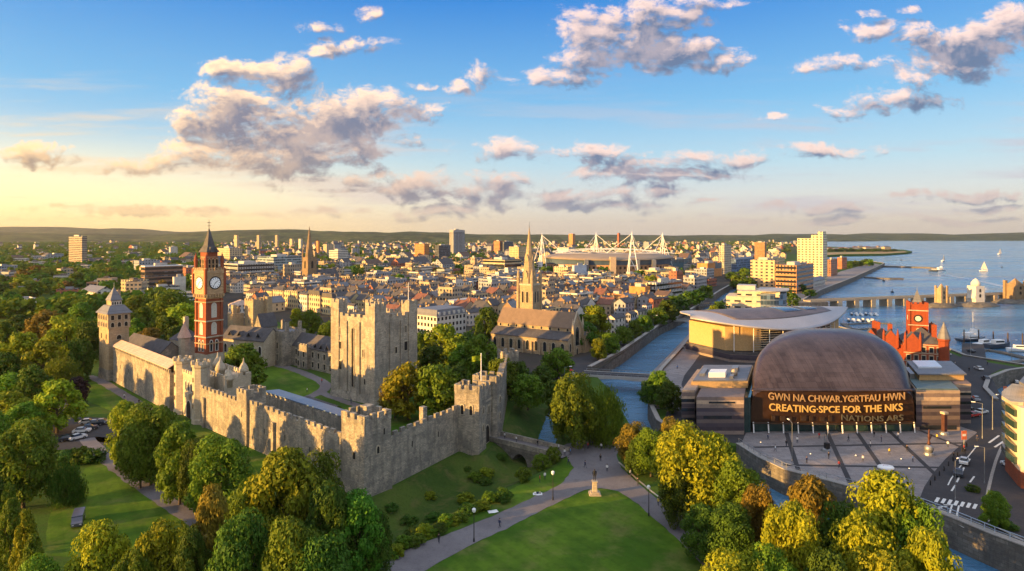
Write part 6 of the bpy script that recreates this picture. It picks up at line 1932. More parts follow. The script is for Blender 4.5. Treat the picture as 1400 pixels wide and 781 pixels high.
# ------------------------------------------------------------------ trees one can tell apart
for (px, top, base, w, kind, shape) in [
 # park at the left, back to front
 (64,424,472,46,'bronze',None),(26,430,470,46,'dark',None),(91,431,493,48,'bright',None),(122,440,497,34,'dark',None),(112,414,452,40,'green',None),(148,424,470,30,'green',None),
 (27,455,522,58,'bright',None),(60,466,527,52,'bright',None),(82,487,540,46,'green','weep'),(106,515,556,30,'purple',None),(78,520,592,68,'bright',None),(12,511,556,50,'green',None),
 (14,536,582,52,'bright',None),(34,551,604,58,'green',None),(5,480,530,40,'dark',None),(45,500,560,40,'dark',None),(5,440,490,36,'green',None),(110,462,520,34,'dark',None),
 (32,576,694,80,'green',None),(92,631,690,44,'dark','weep'),(12,660,762,44,'green','cone'),(14,682,795,52,'green','cone'),(36,697,835,58,'bright','cone'),(44,730,862,58,'green','cone'),(54,762,885,64,'green',None),
 (136,712,862,84,'gold',None),(220,709,856,74,'gold',None),(180,752,880,60,'green',None),(5,610,700,50,'dark',None),(-20,560,640,60,'green',None),(-30,640,760,60,'dark',None),
 # the belt along the castle wall
 (172,548,640,52,'bright',None),(206,552,664,74,'green',None),(192,575,668,50,'green',None),(246,578,690,66,'green',None),(302,597,715,80,'green',None),(273,600,700,50,'dark',None),
 (386,610,790,116,'bright',None),(432,622,770,80,'green',None),(346,655,800,70,'green',None),(292,664,838,64,'bronze',None),(450,660,812,66,'dark',None),(468,678,795,52,'bronze','cone'),(492,672,806,74,'vivid',None),
 (330,700,870,84,'dark',None),(402,705,880,90,'green',None),(262,722,870,60,'dark',None),(514,700,800,46,'dark',None),(440,730,890,80,'dark',None),
 # castle green and ditch
 (333,471,536,64,'green',None),(558,496,574,60,'gold',None),(598,498,578,62,'green',None),(628,500,566,50,'dark',None),(540,520,572,40,'bronze',None),(610,444,505,56,'bright',None),(655,459,525,64,'green',None),(578,452,502,34,'dark',None),
 (640,455,500,40,'dark',None),(666,420,466,44,'dark',None),(655,440,480,22,'green','cone'),(686,490,545,44,'green',None),(632,470,515,46,'green',None),(590,470,520,40,'dark',None),
 (762,476,520,44,'green',None),(742,500,548,44,'dark',None),(722,512,560,46,'green',None),(708,494,540,34,'dark',None),(760,520,575,40,'dark',None),
 (784,512,612,62,'green',None),(828,524,608,48,'green','weep'),(806,530,606,42,'green',None),(770,545,600,32,'dark',None),
 (425,424,462,30,'green',None),(405,422,460,22,'bright',None),(448,440,472,26,'green',None),(470,446,476,26,'dark',None),
 # church and riverside
 (812,418,470,48,'bright',None),(790,428,470,36,'dark',None),(834,455,486,26,'green',None),(818,463,493,26,'bright',None),(800,440,480,34,'dark',None),(852,446,472,26,'green',None),(868,438,462,22,'green',None),
 (880,431,456,24,'green',None),(898,421,446,30,'green',None),(912,410,440,36,'dark',None),(926,404,432,34,'dark',None),(942,398,420,26,'green',None),(954,396,416,24,'dark',None),(966,390,410,20,'green',None),
 (966,424,448,26,'green',None),(975,418,440,24,'bright',None),(984,412,434,22,'dark',None),(1003,440,452,12,'dark',None),(902,508,556,42,'green',None),(915,522,566,34,'dark',None),(888,520,556,28,'dark',None),(1085,400,420,18,'dark',None),
 # the golden belt at the right
 (866,578,640,46,'bronze',None),(890,584,652,48,'green',None),(872,600,650,36,'dark',None),(918,572,640,44,'bronze',None),(942,578,712,96,'gold',None),(976,592,716,86,'gold',None),(930,640,722,50,'dark',None),(1010,630,738,70,'green',None),(960,690,768,60,'dark',None),
 (1000,690,785,66,'dark',None),(1035,660,772,50,'bronze',None),(1108,653,800,92,'bronze',None),(1080,682,846,76,'gold',None),(1150,690,830,60,'dark',None),(1212,644,832,118,'gold',None),(1250,690,850,80,'green',None),(1180,700,860,84,'gold',None),(1270,726,900,92,'gold',None),
 (1000,752,900,84,'gold',None),(1056,745,890,74,'green',None),(1130,752,900,84,'dark',None),(1210,750,905,90,'gold',None),(970,775,900,50,'gold',None),
 (1360,672,724,40,'green',None),
 (1008,376,394,22,'green',None),(1024,379,397,20,'dark',None),(1018,366,380,20,'green',None),(1000,372,384,18,'dark',None),(1072,392,408,20,'green',None),(1095,388,400,16,'dark',None),(1108,396,406,16,'green',None),
 # behind the west tower
 (188,404,446,38,'green',None),(212,398,440,42,'dark',None),(234,398,450,52,'green',None),(252,415,470,58,'bright',None),(196,420,466,40,'green',None),(222,432,474,40,'green',None),(208,448,480,34,'bronze',None),(184,436,476,34,'green',None),(172,404,436,26,'dark',None),(240,446,490,36,'dark',None),(270,448,486,26,'dark',None)]:
    tpx(px, top, base, w, kind, None, shape)
def town_trees():
    rnd = random.Random(21)
    n = 0
    for k in range(900):
        left = rnd.random() < .78
        px = rnd.uniform(-20, 270) if left else rnd.uniform(270, 980)
        py = 338 + 92*rnd.random()**1.0 if left else rnd.uniform(350, 400)
        if left and py > 404 + (270-px)*.10: continue
        P = G(px, py)
        if not clear_of(P.x, P.y, 3 if left else 2): continue
        if n >= 122: break
        h = rnd.uniform(9, 17); w = h*rnd.uniform(.9, 1.4)
        if n >= 122: break
        tree(P.x, P.y, h, w, rnd.choice(('green','green','dark','bright','green','bronze')), 0 if P.y > 430 else 1, group='trees between the houses')
        FOOT.append((P.x, P.y, w*.25)); n += 1
town_trees()
def woodland():
    rnd = random.Random(8)
    for nm, cnt, m, lab in (('distant_woods', 3000, L_GREEN, 'dark green woods and gardens among the far suburbs'),('distant_thicket', 2600, L_DARK, 'darker belts of trees below the hills')):
        vs_, fs_ = [], []
        mb = MB()
        for k in range(cnt):
            left = rnd.random() < .6
            Y = (420 if left else 820) + 4600*rnd.random()**1.4
            px = rnd.uniform(-60, 300) if left else rnd.uniform(300, 1110)
            if px > 960 and Y < 1700: continue
            if px > 1080 and Y < 3200: continue
            x = Xt(px, Y)
            if Y < 1300 and not clear_of(x, Y, 11 if px < 270 else 4): continue
            if Y < 560 and PX((x, Y, 0))[0] > 235: continue
            r = rnd.uniform(4, 9) * (1 + Y/9000); hh = rnd.uniform(7, 14)
            for q in range(26 if Y > 900 else 70):
                a = rnd.uniform(0, 6.28); e = rnd.uniform(0, 1)
                c = Vector((x + r*math.cos(a)*math.sqrt(1-e*e*.8)*rnd.uniform(.5,1), Y + r*math.sin(a)*rnd.uniform(.4,1), hh*(.2+.8*e)))
                s = r*rnd.uniform(.28,.5)*(1 if Y > 900 else .6)
                u = Vector((rnd.gauss(0,1),rnd.gauss(0,1),rnd.gauss(0,1))).normalized(); w = u.orthogonal().normalized()
                b = len(vs_)
                vs_ += [c-u*s-w*s*.6, c+u*s-w*s*.6, c+u*s*.8+w*s*.6, c-u*s*.8+w*s*.6]
                fs_.append((b,b+1,b+2,b+3))
        mb.add(vs_, fs_)
        tag(mb.build(nm, m), lab, None, None, 'stuff')
woodland()
# shrubs: foliage to the ground, one mesh each
BUSH = [crown_mesh('bush', 300+i, 26, 90, .05, m, 'round') for i, m in enumerate((L_GREEN, L_DARK, L_BRIGHT))]
def bush(px, py, w, h, kind, label, name='bush', cat='bush', group='bushes'):
    P = G(px, py)
    o = link(name, BUSH[kind], None, (P.x, P.y, -h*.22))
    o.scale = (w, w, h*1.15); o.rotation_euler = (0,0,px)
    return tag(o, label, cat, group)
for (px, py, w, h, k, lab) in [(740,640,4.6,3.6,0,'round green bush beside the near bridge parapet'),(716,657,4.2,3.2,0,'green bush on the ditch edge below the bridge'),(689,686,3.8,3.2,1,'dark round bush where the ditch hedge ends'),(756,632,4.4,4.0,0,'tall soft bush at the end of the stone bridge'),(97,524,4.5,3.2,1,'dark clipped bush at the foot of the west tower path'),(116,522,4,2.6,1,'low dark bush between west tower and park path'),(243,592,3.6,2.2,1,'small dark bush before the gatehouse arch'),
   (92,634,6,3.4,1,'dark shrub in the hedge by the car park, first from the big tree'),(110,632,6,4.0,0,'green shrub in the middle of the car park hedge'),(128,632,6,3.6,1,'dark shrub ending the car park hedge by the path'),
   (425,560,3,2.4,0,'small round shrub in the castle yard near the sheds'),(442,562,2.6,2.2,1,'dark little shrub second in the castle yard'),(462,566,3,2.6,1,'bronze green shrub third in the castle yard'),(1330,672,3,1.6,1,'low shrub on the traffic corner bed'),(1376,722,4,1.5,1,'low shrub under the curved cream flats')]:
    bush(px, py, w, h, k, lab)
for k in range(16):
    t = k/15
    px, py = 532 + (678-532)*t, 762 + (684-762)*t
    bush(px, py + 3*math.sin(k*2.1), 3.4, 1.5+.4*(k % 3), (0,2,0,1)[k % 4], None, 'hedge_shrub', 'shrub', 'shrubs along the ditch edge')
    AUTO.append((bpy.data.objects['hedge_shrub' if k == 0 else 'hedge_shrub.%03d' % k], 'shrub of the straggling ditch hedge', 'shrubs along the ditch edge'))
for k in range(15):
    r_ = random.Random(k)
    for _ in range(40):
        px, py = r_.uniform(535,760), r_.uniform(560,745)
        q = G(px, py)
        if inside(q.xy, DITCH) and pdist(q.xy, DITCH) > 3.5: break
    q = Vector((q.x, q.y, ditch_depth(q.xy)))
    w = r_.uniform(2.0,4.5)
    o = link('scrub_bush', BUSH[(0,1,1,2)[k % 4]], None, (q.x, q.y, q.z-.4)); o.scale = (w, w, w*.55); o.rotation_euler = (0,0,k)
    tag(o, None, 'bush', 'scrub in the castle ditch'); AUTO.append((o, 'low scrub clump in the castle ditch', 'scrub in the castle ditch'))

# ------------------------------------------------------------------ bay: bridge, islands, piers, boats, headland
def bay_bridge():
    A = Vector((Xt(1100,560), 560)); B = Vector((Xt(1412,640), 640))
    A = Vector(G(1103,414.5,0).xy); B = Vector(G(1420,402.5,0).xy)
    d = (B-A).normalized(); L = (B-A).length
    o = T('bay_bridge', 'long low concrete bridge on short piers across the bay', 'bridge', (A.x,A.y,0), math.degrees(math.atan2(d.y,d.x)))
    CONC = plain('weathered_concrete', (.33,.28,.21), .9, .2, .1)
    bx(o, 'deck', CONC, 0, L, -4, 4, 1.2, 2.1)
    for s in (-4, 3.6): bx(o, 'parapet', CONC, 0, L, s, s+.4, 2.103, 2.8)
    for k in range(15):
        x = 12 + k*(L-20)/14
        bx(o, 'pier', CONC, x-2.2, x+2.2, -4.5, 4.5, -9, 1.197)
    bx(o, 'abutment', QUAY, -16, 14, -8, 8, -9, 1.2)
bay_bridge()
def island(px, py, r, h, w, kind, label):
    P = G(px, py, -5)
    o = T('harbour_tower', label, 'tower', (P.x, P.y, -5), 10)
    mb = MB(); mb.lathe([(r*1.15,-3),(r*1.1,.5),(r*.85,2.8),(r*.5,3.6)], 14, (0,0), 1.25, .7); mb.build('rock_base', QUAY, o)
    m = {'sand': SAND, 'white': WHITEST, 'tan': DARKST}[kind]
    bx(o, 'wall', m, -w/2, w/2, -w/2, w/2, 2.5, h*.78)
    if kind == 'white':
        mb = MB(); mb.pyramid(-w*.62, w*.62, -w*.5, w*.5, h*.3, h*.52, .8); mb.build('lower_stage', m, o)
        mb = MB(); mb.sm = True; mb.lathe([(w*.42,h*.78),(w*.42,h*.9),(w*.25,h*1.0),(.1,h*1.08)], 12); mb.build('dome', m, o)
        mb = MB(); mb.lathe([(w*.2,2.5),(w*.2,h*.66),(.1,h*.75)], 8, (w*.8,0)); mb.build('side_turret', m, o)
    else:
        for (x, y) in ((-1,-1),(1,-1),(-1,1),(1,1)): bx(o, 'corner_pier', m, x*w*.5-w*.12, x*w*.5+w*.12, y*w*.5-w*.12, y*w*.5+w*.12, 2.5, h*.9)
        mb = MB(); mb.pyramid(-w*.35, w*.35, -w*.35, w*.35, h*.78, h); mb.build('roof', m, o)
    for z in (.35,.55): window(o, 0, -w/2, h*z, w*.22, h*.13, 'f', True, None, DARK)
    landmark(label.split(' on ')[0], P.x, P.y)
island(1287,420,10,20,5.5,'sand','sandstone tower on a rock islet')
island(1334,418.5,15,22,8.5,'white','white domed tower on a rock islet')
island(1388,414,16,22,10,'tan','broad brown tower on a rock islet')
def pier(name, pts, w, z, label):
    strip = ribbon(pts, w)
    mb = MB(); mb.prism(strip, -8, z); tag(mb.build(name, QUAY), label, 'pier')
pier('harbour_pier', [(1205,361.5),(1240,362.5),(1275,363.5),(1284,365)], 7, -2.5, 'long thin stone pier reaching into the bay')
pier('harbour_pier', [(1184,375.5),(1210,377),(1233,377)], 9, -3.2, 'short dark jetty inside the quay')
pier('marina_pontoon', [(1152,433),(1166,441),(1196,439)], 3, -4.4, 'floating pontoon behind the assembly hall')
pier('marina_pontoon', [(1158,434),(1185,432.5),(1216,433)], 3, -4.4, 'second floating pontoon farther out in the marina')
pier('marina_pontoon', [(1311,472),(1335,470),(1345,466),(1372,470),(1410,479)], 4, -4.2, 'bent pontoon with mooring posts at the right waterfront')
pier('marina_pontoon', [(1384,482),(1412,478)], 3, -4.3, 'short pontoon near the right waterfront wall')
def headland():
    pts = HEADL[2:9]
    c = Vector((sum(p[0] for p in pts)/len(pts), sum(p[1] for p in pts)/len(pts)))
    sheet('beach', [(1120,349.6),(1150,347.6),(1210,346.9),(1240,345),(1236,343.4),(1200,344),(1120,345.5)], plain('sand_beach', (.30,.21,.10), .95, .15, .01), 'tan tidal beach along the headland', .06)
    rnd = random.Random(3)
    lab = ['long white waterfront hall','cream flats','white block with a flat roof','cream terrace','tall white house','low cream shed','white gabled house','cream hall','pale tower house','white cottage row']
    for i in range(10):
        px = 1132 + i*8.6 + rnd.uniform(-1,1); py = 343.6 - .25*(i % 3)
        P = G(px, py)
        o = T('headland_building', '%s on the headland, %s along from the bay apartment tower' % (lab[i], ('first','second','third','fourth','fifth','sixth','seventh','eighth','ninth','tenth')[i]), 'building', P, 15, 'buildings on the headland')
        a, b, h = rnd.uniform(12,34), 14, rnd.uniform(7,16)
        bx(o, 'wall', fac(C_CREAM if i % 2 else C_WHITE, du=4, dv=3.2), 0, a, 0, b, -.5, h); hip_roof(0, a, 0, b, h, h+4, LEADR if i % 2 else REDR, o)
    for k in range(22):
        px, py = 1120 + k*4.9, 344.6 - .9*rnd.random()
        P = G(px, py); tree(P.x, P.y, rnd.uniform(7,12), rnd.uniform(14,26), 'dark', 0, group='trees on the headland')
headland()
for k in range(9):
    r_ = random.Random(k+60)
    P = G(1150 + k*5, 366.5 - k*.4 + r_.uniform(-1,1)); tree(P.x, P.y, r_.uniform(8,13), r_.uniform(10,16), 'dark' if k % 2 else 'green', 0, group='trees on the quay green')
HULLS = [plain('hull_white', (.72,.72,.70), .4, .05), plain('hull_dark', (.05,.06,.08), .4, .1), plain('hull_blue', (.06,.12,.25), .4, .1)]
def boat_proto(kind, hull):
    t = T('boat' if kind != 'sail' else 'sailing_boat', None, 'boat', (0,-5200,0))
    L, Wd = {'motor':(8.5,2.9),'sail':(10,3.1),'ferry':(19,6)}[kind]
    mb = MB()
    sec = []
    for k in range(9):
        s = k/8
        w = Wd/2*(1-.95*max(0,(s-.45)/.55)**2.2); z = 1.2 + .5*s*s
        sec.append([(L*(s-.5),-w,z),(L*(s-.5),-w*.7,0.1),(L*(s-.5),0,-.4),(L*(s-.5),w*.7,.1),(L*(s-.5),w,z)])
    vs_ = [p for q in sec for p in q]
    fs_ = [(i*5+j,i*5+j+1,i*5+j+6,i*5+j+5) for i in range(8) for j in range(4)] + [(i*5+4,i*5,i*5+5,i*5+9) for i in range(8)] + [(0,1,2,3,4)]
    mb.add(vs_, fs_); mb.build('hull', HULLS[hull], t)
    cab = MB(); cab.prof([(-Wd*.32,1.2),(Wd*.32,1.2),(Wd*.28,2.5),(-Wd*.28,2.5)], -L*.22, L*.16, 'x'); c = cab.build('cabin', HULLS[0], t)
    q = MB(); q.box(-L*.2, L*.14, -Wd*.325, Wd*.325, 1.75, 2.25); q.build('window_band', GLASS, c)
    if kind != 'motor':
        m = MB(); m.tube((0.6,0,1.3), (0.6,0,13.5 if kind == 'sail' else 16), .09, .05, 6); mast = m.build('mast', WHITEP, t)
        m = MB(); m.tube((.6,0,2.9), (-3.6,0,2.8), .07, None, 5); m.build('boom', WHITEP, mast)
    if kind == 'ferry':
        bx(t, 'upper_deck', HULLS[0], -5, 2.5, -1.9, 1.9, 2.6, 4.6)
        bx(t, 'wheelhouse', HULLS[0], 0, 2.2, -1.4, 1.4, 4.61, 6.4)
    KIDS[t.name] = list(t.children)
    for c in t.children: KIDS[c.name] = list(c.children)
    return t
BP = {(k,h): boat_proto(k,h) for k in ('motor','sail','ferry') for h in (0,1)}
def boat(px, py, kind, hull, rz, label, s=1.0, sail=False, group='boats on the bay'):
    P = G(px, py, -5)
    o = copy_tree(BP[(kind,hull)])
    o.location = (P.x, P.y, -4.75); o.rotation_euler = (0,0,R(rz)); o.scale = (s,s,s)
    tag(o, label, 'boat', group)
    if sail:
        mb = MB(); mb.add([(.5,0,3.2),(-3.5,.15,3.2),(.5,0,13),(.75,0,12.6),(4.6,.1,1.9),(.8,.15,2.2)], [(0,1,2),(3,5,4)]); mb.build('sail', WHITEST, o)
    return o
boat(1290,357.5,'sail',0,20,'white sailing boat alone in the far bay',1.2,True)
boat(1345,371,'sail',0,-15,'white sailing boat with full sails in the open bay',1.25,True)
boat(1367,348,'sail',0,10,'tiny pale sailing boat nearest the far shore',1.5,True)
boat(1276,371,'motor',1,160,'dark motor boat just off the pier head',1.6)
boat(1286,370,'ferry',0,10,'bright ferry leaving a white wake by the pier head',1.1)
boat(1329,466,'ferry',1,15,'dark two-decked vessel with a tall mast at the right pontoon',1.0)
boat(1346,474,'motor',0,20,'white motor boat moored in the middle of the right pontoon',1.5)
boat(1365,476,'motor',1,10,'dark motor boat moored off the right pontoon',1.7)
boat(1394,481,'motor',0,-10,'white motor boat by the short right pontoon',1.3)
boat(1390,526,'motor',1,60,'small dark boat in the dock basin',.6)
for k in range(12):
    row = k // 6
    boat(1160 + (k % 6)*6.5 + row*4, 439.5 - row*8.5 + .3*(k % 3), 'motor', 0 if k % 3 else 1, 70 + 8*(k % 3), '%s motor boat, %s along the %s pontoon of the marina' % ('dark' if k % 3 == 0 else 'white', ('first','second','third','fourth','fifth','sixth')[k % 6], ('near','outer')[row]), .68 + .1*(k % 2), group='boats in the marina')
for px, py in ((1370,366),(1208,384.5),(1220,400),(1232,356)):
    P = G(px, py, -5)
    o = T('buoy', 'small dark mooring buoy in the bay %s' % {1370:'beyond the full-sailed boat',1208:'near the short jetty',1220:'between jetty and bridge',1232:'off the headland beach'}[px], 'buoy', (P.x,P.y,-5))
    mb = MB(); mb.lathe([(.4,-.3),(1.6,0),(1.6,.9),(.5,1.4)], 10); mb.build('float', BLACKP, o); mb = MB(); mb.lathe([(.25,1.4),(.2,3.2),(.5,3.3),(.05,4)], 8); mb.build('beacon', HULLS[1], o)
sheet('boat_wake', ribbon([(-0+1290,371.5),(1330,377.5),(1392,390)], 9), plain('foam', (.34,.42,.50), .6, .25, .05), 'pale wake trailing behind the ferry', WATER_Z+.12, False, 'stuff')
for k in range(5): 
    P = G(1318+k*20, 470.5 + (1.5*k if k > 1 else 0), -5)
    o = T('mooring_post', None, 'post', (P.x,P.y,-7), 0, 'mooring posts'); AUTO.append((o, 'dark mooring post standing in the water', 'mooring posts'))
    mb = MB(); mb.lathe([(.35,0),(.3,9.5),(.36,9.6),(.1,10.1)], 8); mb.build('pile', WOODD, o)
for kk in list(BP.values()): kill(kk)

# ------------------------------------------------------------------ bridges over the river
def beam_bridge(label, pa, pb, w, z, rail=True, m=None):
    A, B = Vector(G(*pa).xy), Vector(G(*pb).xy)
    d = (B-A).normalized(); L = (B-A).length
    o = T('river_bridge', label, 'bridge', (A.x,A.y,0), math.degrees(math.atan2(d.y,d.x)))
    CONC = m or plain('pale_concrete', (.36,.35,.33), .8, .12, .2)
    mb = MB(); mb.prof([(-1,z-.9),(L*.18,z-1.3),(L*.5,z-.8),(L*.82,z-1.3),(L+1,z-.9),(L+1,z),(-1,z)], -w/2, w/2, 'y'); mb.build('deck', CONC, o)
    bx(o, 'roadway', ASPH, -1, L+1, -w/2+.6, w/2-.6, z+.003, z+.06)
    for s in (-1, 1):
        y = s*(w/2-.25)
        r = bx(o, 'parapet_rail', METAL, 0, L, y-.09, y+.09, z+1.0, z+1.15)
        bx(o, 'parapet_kerb', CONC, -1, L+1, y-.2, y+.2, z+.004, z+.3)
        for k in range(int(L/2.6)+1): bx(r, 'baluster', METAL, k*2.6-.07, k*2.6+.07, y-.07, y+.07, z+.3, z+1.0)
    for x in (1.5, L-1.5): bx(o, 'abutment', QUAY, x-2, x+2, -w/2+.2, w/2-.2, -9, z-.9)
    return o
beam_bridge('pale road bridge over the river nearest the castle', (800,512), (890,517), 8, .5)
beam_bridge('thin pale footbridge over the middle of the river', (912,437.5), (958,440), 4, .6)
beam_bridge('dark low road bridge farthest up the river', (950,420), (985,416), 9, .6, m=QUAY)

# ------------------------------------------------------------------ street furniture, statue
def statue():
    P = G(813, 676)
    t = T('statue', 'dark bronze standing figure on a stepped pale stone pedestal', 'statue', P, 0)
    t.scale = (.82,.82,.82)
    for k, (w, z0, z1) in enumerate(((3.0,0,.35),(2.2,.351,.75))): bx(t, 'step', PALE, -w/2, w/2, -w/2, w/2, z0, z1)
    mb = MB(); mb.pyramid(-.62,.62,-.62,.62,.751,3.3,.82); mb.build('pedestal', PALE, t)
    bx(t, 'pedestal_cap', PALE, -.68,.68,-.68,.68,3.301,3.55)
    me = PERSON_MESH(0, BLACKP); o = link('figure', me, t, (0,0,3.55)); o.scale = (1.9,1.9,1.75)
def skin_person(pose, name='person_body'):
    """standing or walking figure grown from a jointed skeleton"""
    s = {0:(.0,.0),1:(.28,-.26),2:(.12,-.1)}[pose]
    J = [(0,0,.95),(0,0,1.2),(0,0,1.42),(0,-.01,1.52),(0,-.02,1.64),(0,-.02,1.74),
         (.10,0,.90),(.11,s[0]*-.5,.50),(.12,-s[0],.08),(.12,-s[0]-.15,.04),
         (-.10,0,.90),(-.11,s[1]*-.5,.50),(-.12,-s[1],.08),(-.12,-s[1]-.15,.04),
         (.20,0,1.40),(.26,.03+s[0]*.4,1.13),(.25,-.06+s[0]*.6,.88),(.25,-.08+s[0]*.65,.78),
         (-.20,0,1.40),(-.26,.03+s[1]*.4,1.13),(-.25,-.06+s[1]*.6,.88),(-.25,-.08+s[1]*.65,.78)]
    E = [(0,1),(1,2),(2,3),(3,4),(4,5),(0,6),(6,7),(7,8),(8,9),(0,10),(10,11),(11,12),(12,13),(2,14),(14,15),(15,16),(16,17),(2,18),(18,19),(19,20),(20,21)]
    Rr = [.15,.145,.13,.055,.105,.075,.095,.065,.05,.045,.095,.065,.05,.045,.065,.05,.038,.04,.065,.05,.038,.04]
    me = bpy.data.meshes.new(name)
    me.from_pydata(J, E, [])
    o = bpy.data.objects.new(name, me); COL.objects.link(o)
    md = o.modifiers.new('Skin', 'SKIN'); md.use_smooth_shade = True
    for i, v in enumerate(me.skin_vertices[0].data):
        v.radius = (Rr[i]*(1.15 if i in (0,1,2) else 1), Rr[i]*(.75 if i in (0,1,2) else 1)); v.use_root = (i == 0)
    sb = o.modifiers.new('Sub', 'SUBSURF'); sb.levels = 1; sb.render_levels = 1
    bpy.context.view_layer.update()
    out = bpy.data.meshes.new_from_object(o.evaluated_get(bpy.context.evaluated_depsgraph_get()))
    bpy.data.objects.remove(o)
    return out
SKINM = plain('skin', (.42,.27,.20), .6, .05)
HAIRM = plain('hair', (.06,.04,.03), .7, .2)
_pm = {}
def PERSON_MESH(pose, top, legs=None):
    k = (pose, top.name, legs.name if legs else None)
    if k not in _pm:
        if pose not in _pm: _pm[pose] = skin_person(pose)
        me = _pm[pose].copy(); me.name = 'person'
        me.materials.clear()
        for m in (SKINM if legs else top, top, legs or top): me.materials.append(m)
        for p in me.polygons:
            z = p.center.z
            p.material_index = 0 if (z > 1.47 or (z < .86 and abs(p.center.x) > .2)) else (1 if z > .92 else 2)
        _pm[k] = me
    return _pm[k]
HAIR = MB(); HAIR.sm = True; HAIR.lathe([(.115,1.63),(.122,1.70),(.10,1.78),(.05,1.82),(.01,1.83)], 10, (0,-.005)); HAIR = HAIR.mesh('hair', HAIRM)
CLOTH = [(plain('red_cloth', (.45,.05,.04), .8, .1),'red'),(plain('white_cloth', (.70,.70,.68), .8, .1),'white'),(plain('navy_cloth', (.03,.04,.10), .8, .1),'navy'),(plain('yellow_cloth', (.55,.42,.06), .8, .1),'yellow'),(plain('black_cloth', (.02,.02,.02), .8, .1),'black'),(plain('blue_cloth', (.10,.22,.45), .8, .1),'blue')]
JEAN = plain('dark_trousers', (.035,.04,.06), .85, .1)
PPL = [(787,611,1,'by the bridge end of the forecourt'),(792,613,0,'by the bridge end of the forecourt'),(797,612,4,'by the bridge end of the forecourt'),(804,614,0,'in front of the weeping trees'),(822,615,1,'in front of the weeping trees'),(772,624,1,'on the stone bridge'),(764,617,1,'on the stone bridge'),(838,612,0,'at the shrubs right of the forecourt'),(841,618,1,'at the shrubs right of the forecourt'),(821,631,4,'in the middle of the forecourt'),(777,636,2,'on the left path corner'),
 (690,601,1,'at the gatehouse end of the bridge'),(1133,628,4,'under the plaza columns'),(1130,618,2,'under the plaza columns'),(1216,622,3,'near the white oval seat'),(1190,612,1,'on the middle of the plaza'),(1240,618,4,'on the right of the plaza'),(1318,617,0,'by the plaza railing'),(1319,622,4,'by the plaza railing'),(1270,607,2,'by the red sculpture'),(1281,602,3,'by the red sculpture'),(1090,606,1,'near the foyer doors'),(1160,604,4,'near the foyer doors'),(1336,604,2,'at the road corner'),
 (965,744,1,'on the right path'),(683,722,2,'on the left path'),(935,478,1,'on the river promenade'),(950,462,4,'on the river promenade'),(926,505,5,'on the river promenade'),(1306,500,1,'on the harbour walk'),(1325,508,4,'on the harbour walk'),(1060,618,1,'on the near side of the plaza'),(1075,611,4,'on the near side of the plaza'),(1103,634,2,'on the near side of the plaza'),(1147,640,0,'on the near side of the plaza'),(1180,632,1,'on the middle of the plaza'),(1205,605,2,'on the middle of the plaza'),(1228,600,1,'on the middle of the plaza'),(1248,632,5,'on the right of the plaza'),(1296,612,1,'on the right of the plaza'),(1304,628,4,'on the right of the plaza'),(1195,598,4,'near the foyer doors'),(1120,600,0,'near the foyer doors'),(1050,602,2,'near the foyer doors'),(900,692,3,'on the right path'),(862,652,1,'on the right path'),(872,664,4,'on the right path'),(745,656,1,'on the left path'),(738,660,0,'on the left path'),(600,743,4,'on the left path'),(780,622,5,'in the middle of the forecourt'),(830,645,1,'in the middle of the forecourt'),(800,640,2,'in the middle of the forecourt'),(706,606,1,'on the stone bridge'),(735,611,4,'on the stone bridge'),(420,537,1,'on the castle green path'),(440,524,0,'on the castle green path'),(480,552,2,'on the castle green path'),(170,545,1,'on the west wall path'),(190,553,4,'on the west wall path'),(215,668,1,'on the lower park path'),(940,470,0,'on the river promenade'),(965,448,1,'on the river promenade'),(1300,488,1,'on the harbour walk'),(1350,500,4,'on the harbour walk'),(1290,482,2,'on the harbour walk'),(775,508,1,'by the red parasols'),(760,512,3,'by the red parasols')]
for i, (px, py, c, where) in enumerate(PPL):
    P = G(px, py)
    pose = i % 3
    z = .21 if 'stone bridge' in where or 'end of the bridge' in where else .06
    o = link('person', PERSON_MESH(pose, CLOTH[c][0], JEAN), None, (P.x, P.y, z), (i*77) % 360)
    tag(o, None, 'person', 'people out walking'); AUTO.append((o, 'person in a %s top %s %s' % (CLOTH[c][1], ('standing','walking','strolling')[pose], where), None))
    link('hair', HAIR, o)
statue()
landmark('bronze statue', G(813,676).x, G(813,676).y)
def lamp_proto(h, arm, double=False):
    t = T('street_lamp', None, 'street lamp', (0,-5300,0))
    mb = MB(); mb.lathe([(.16,0),(.16,.5),(.09,.7),(.06,h)], 8); mb.build('pole', METAL if arm else BLACKP, t)
    if arm:
        for s in ((1,-1) if double else (1,)):
            mb = MB(); mb.tube((0,0,h-.05), (s*arm,0,h+.25), .05, .04, 5); a = mb.build('arm', METAL, t)
            bx(a, 'lamp_head', WHITEP, min(s*arm, s*(arm+.9)), max(s*arm, s*(arm+.9)), -.16, .16, h+.18, h+.36)
    else:
        mb = MB(); mb.lathe([(.12,h),(.34,h+.25),(.36,h+.65),(.1,h+.85)], 8); mb.build('lantern', WHITEP, t)
    KIDS[t.name] = list(t.children)
    for c in t.children: KIDS[c.name] = list(c.children)
    return t
LP = [lamp_proto(5.2, 0), lamp_proto(9.5, 1.6), lamp_proto(8.5, 1.4, True)]
def lamp(px, py, k, rz, label, s=1.0):
    o = copy_tree(LP[k]); P = G(px, py); o.location = (P.x,P.y,.05); o.rotation_euler = (0,0,R(rz)); o.scale = (s,s,s)
    tag(o, label, 'street lamp', 'street lamps')
lamp(756,684,0,0,'white-headed lamp post on the verge beside the left path'); lamp(648,741,0,0,'dark lamp post halfway along the left path'); lamp(887,706,0,0,'dark lamp post beside the right path')
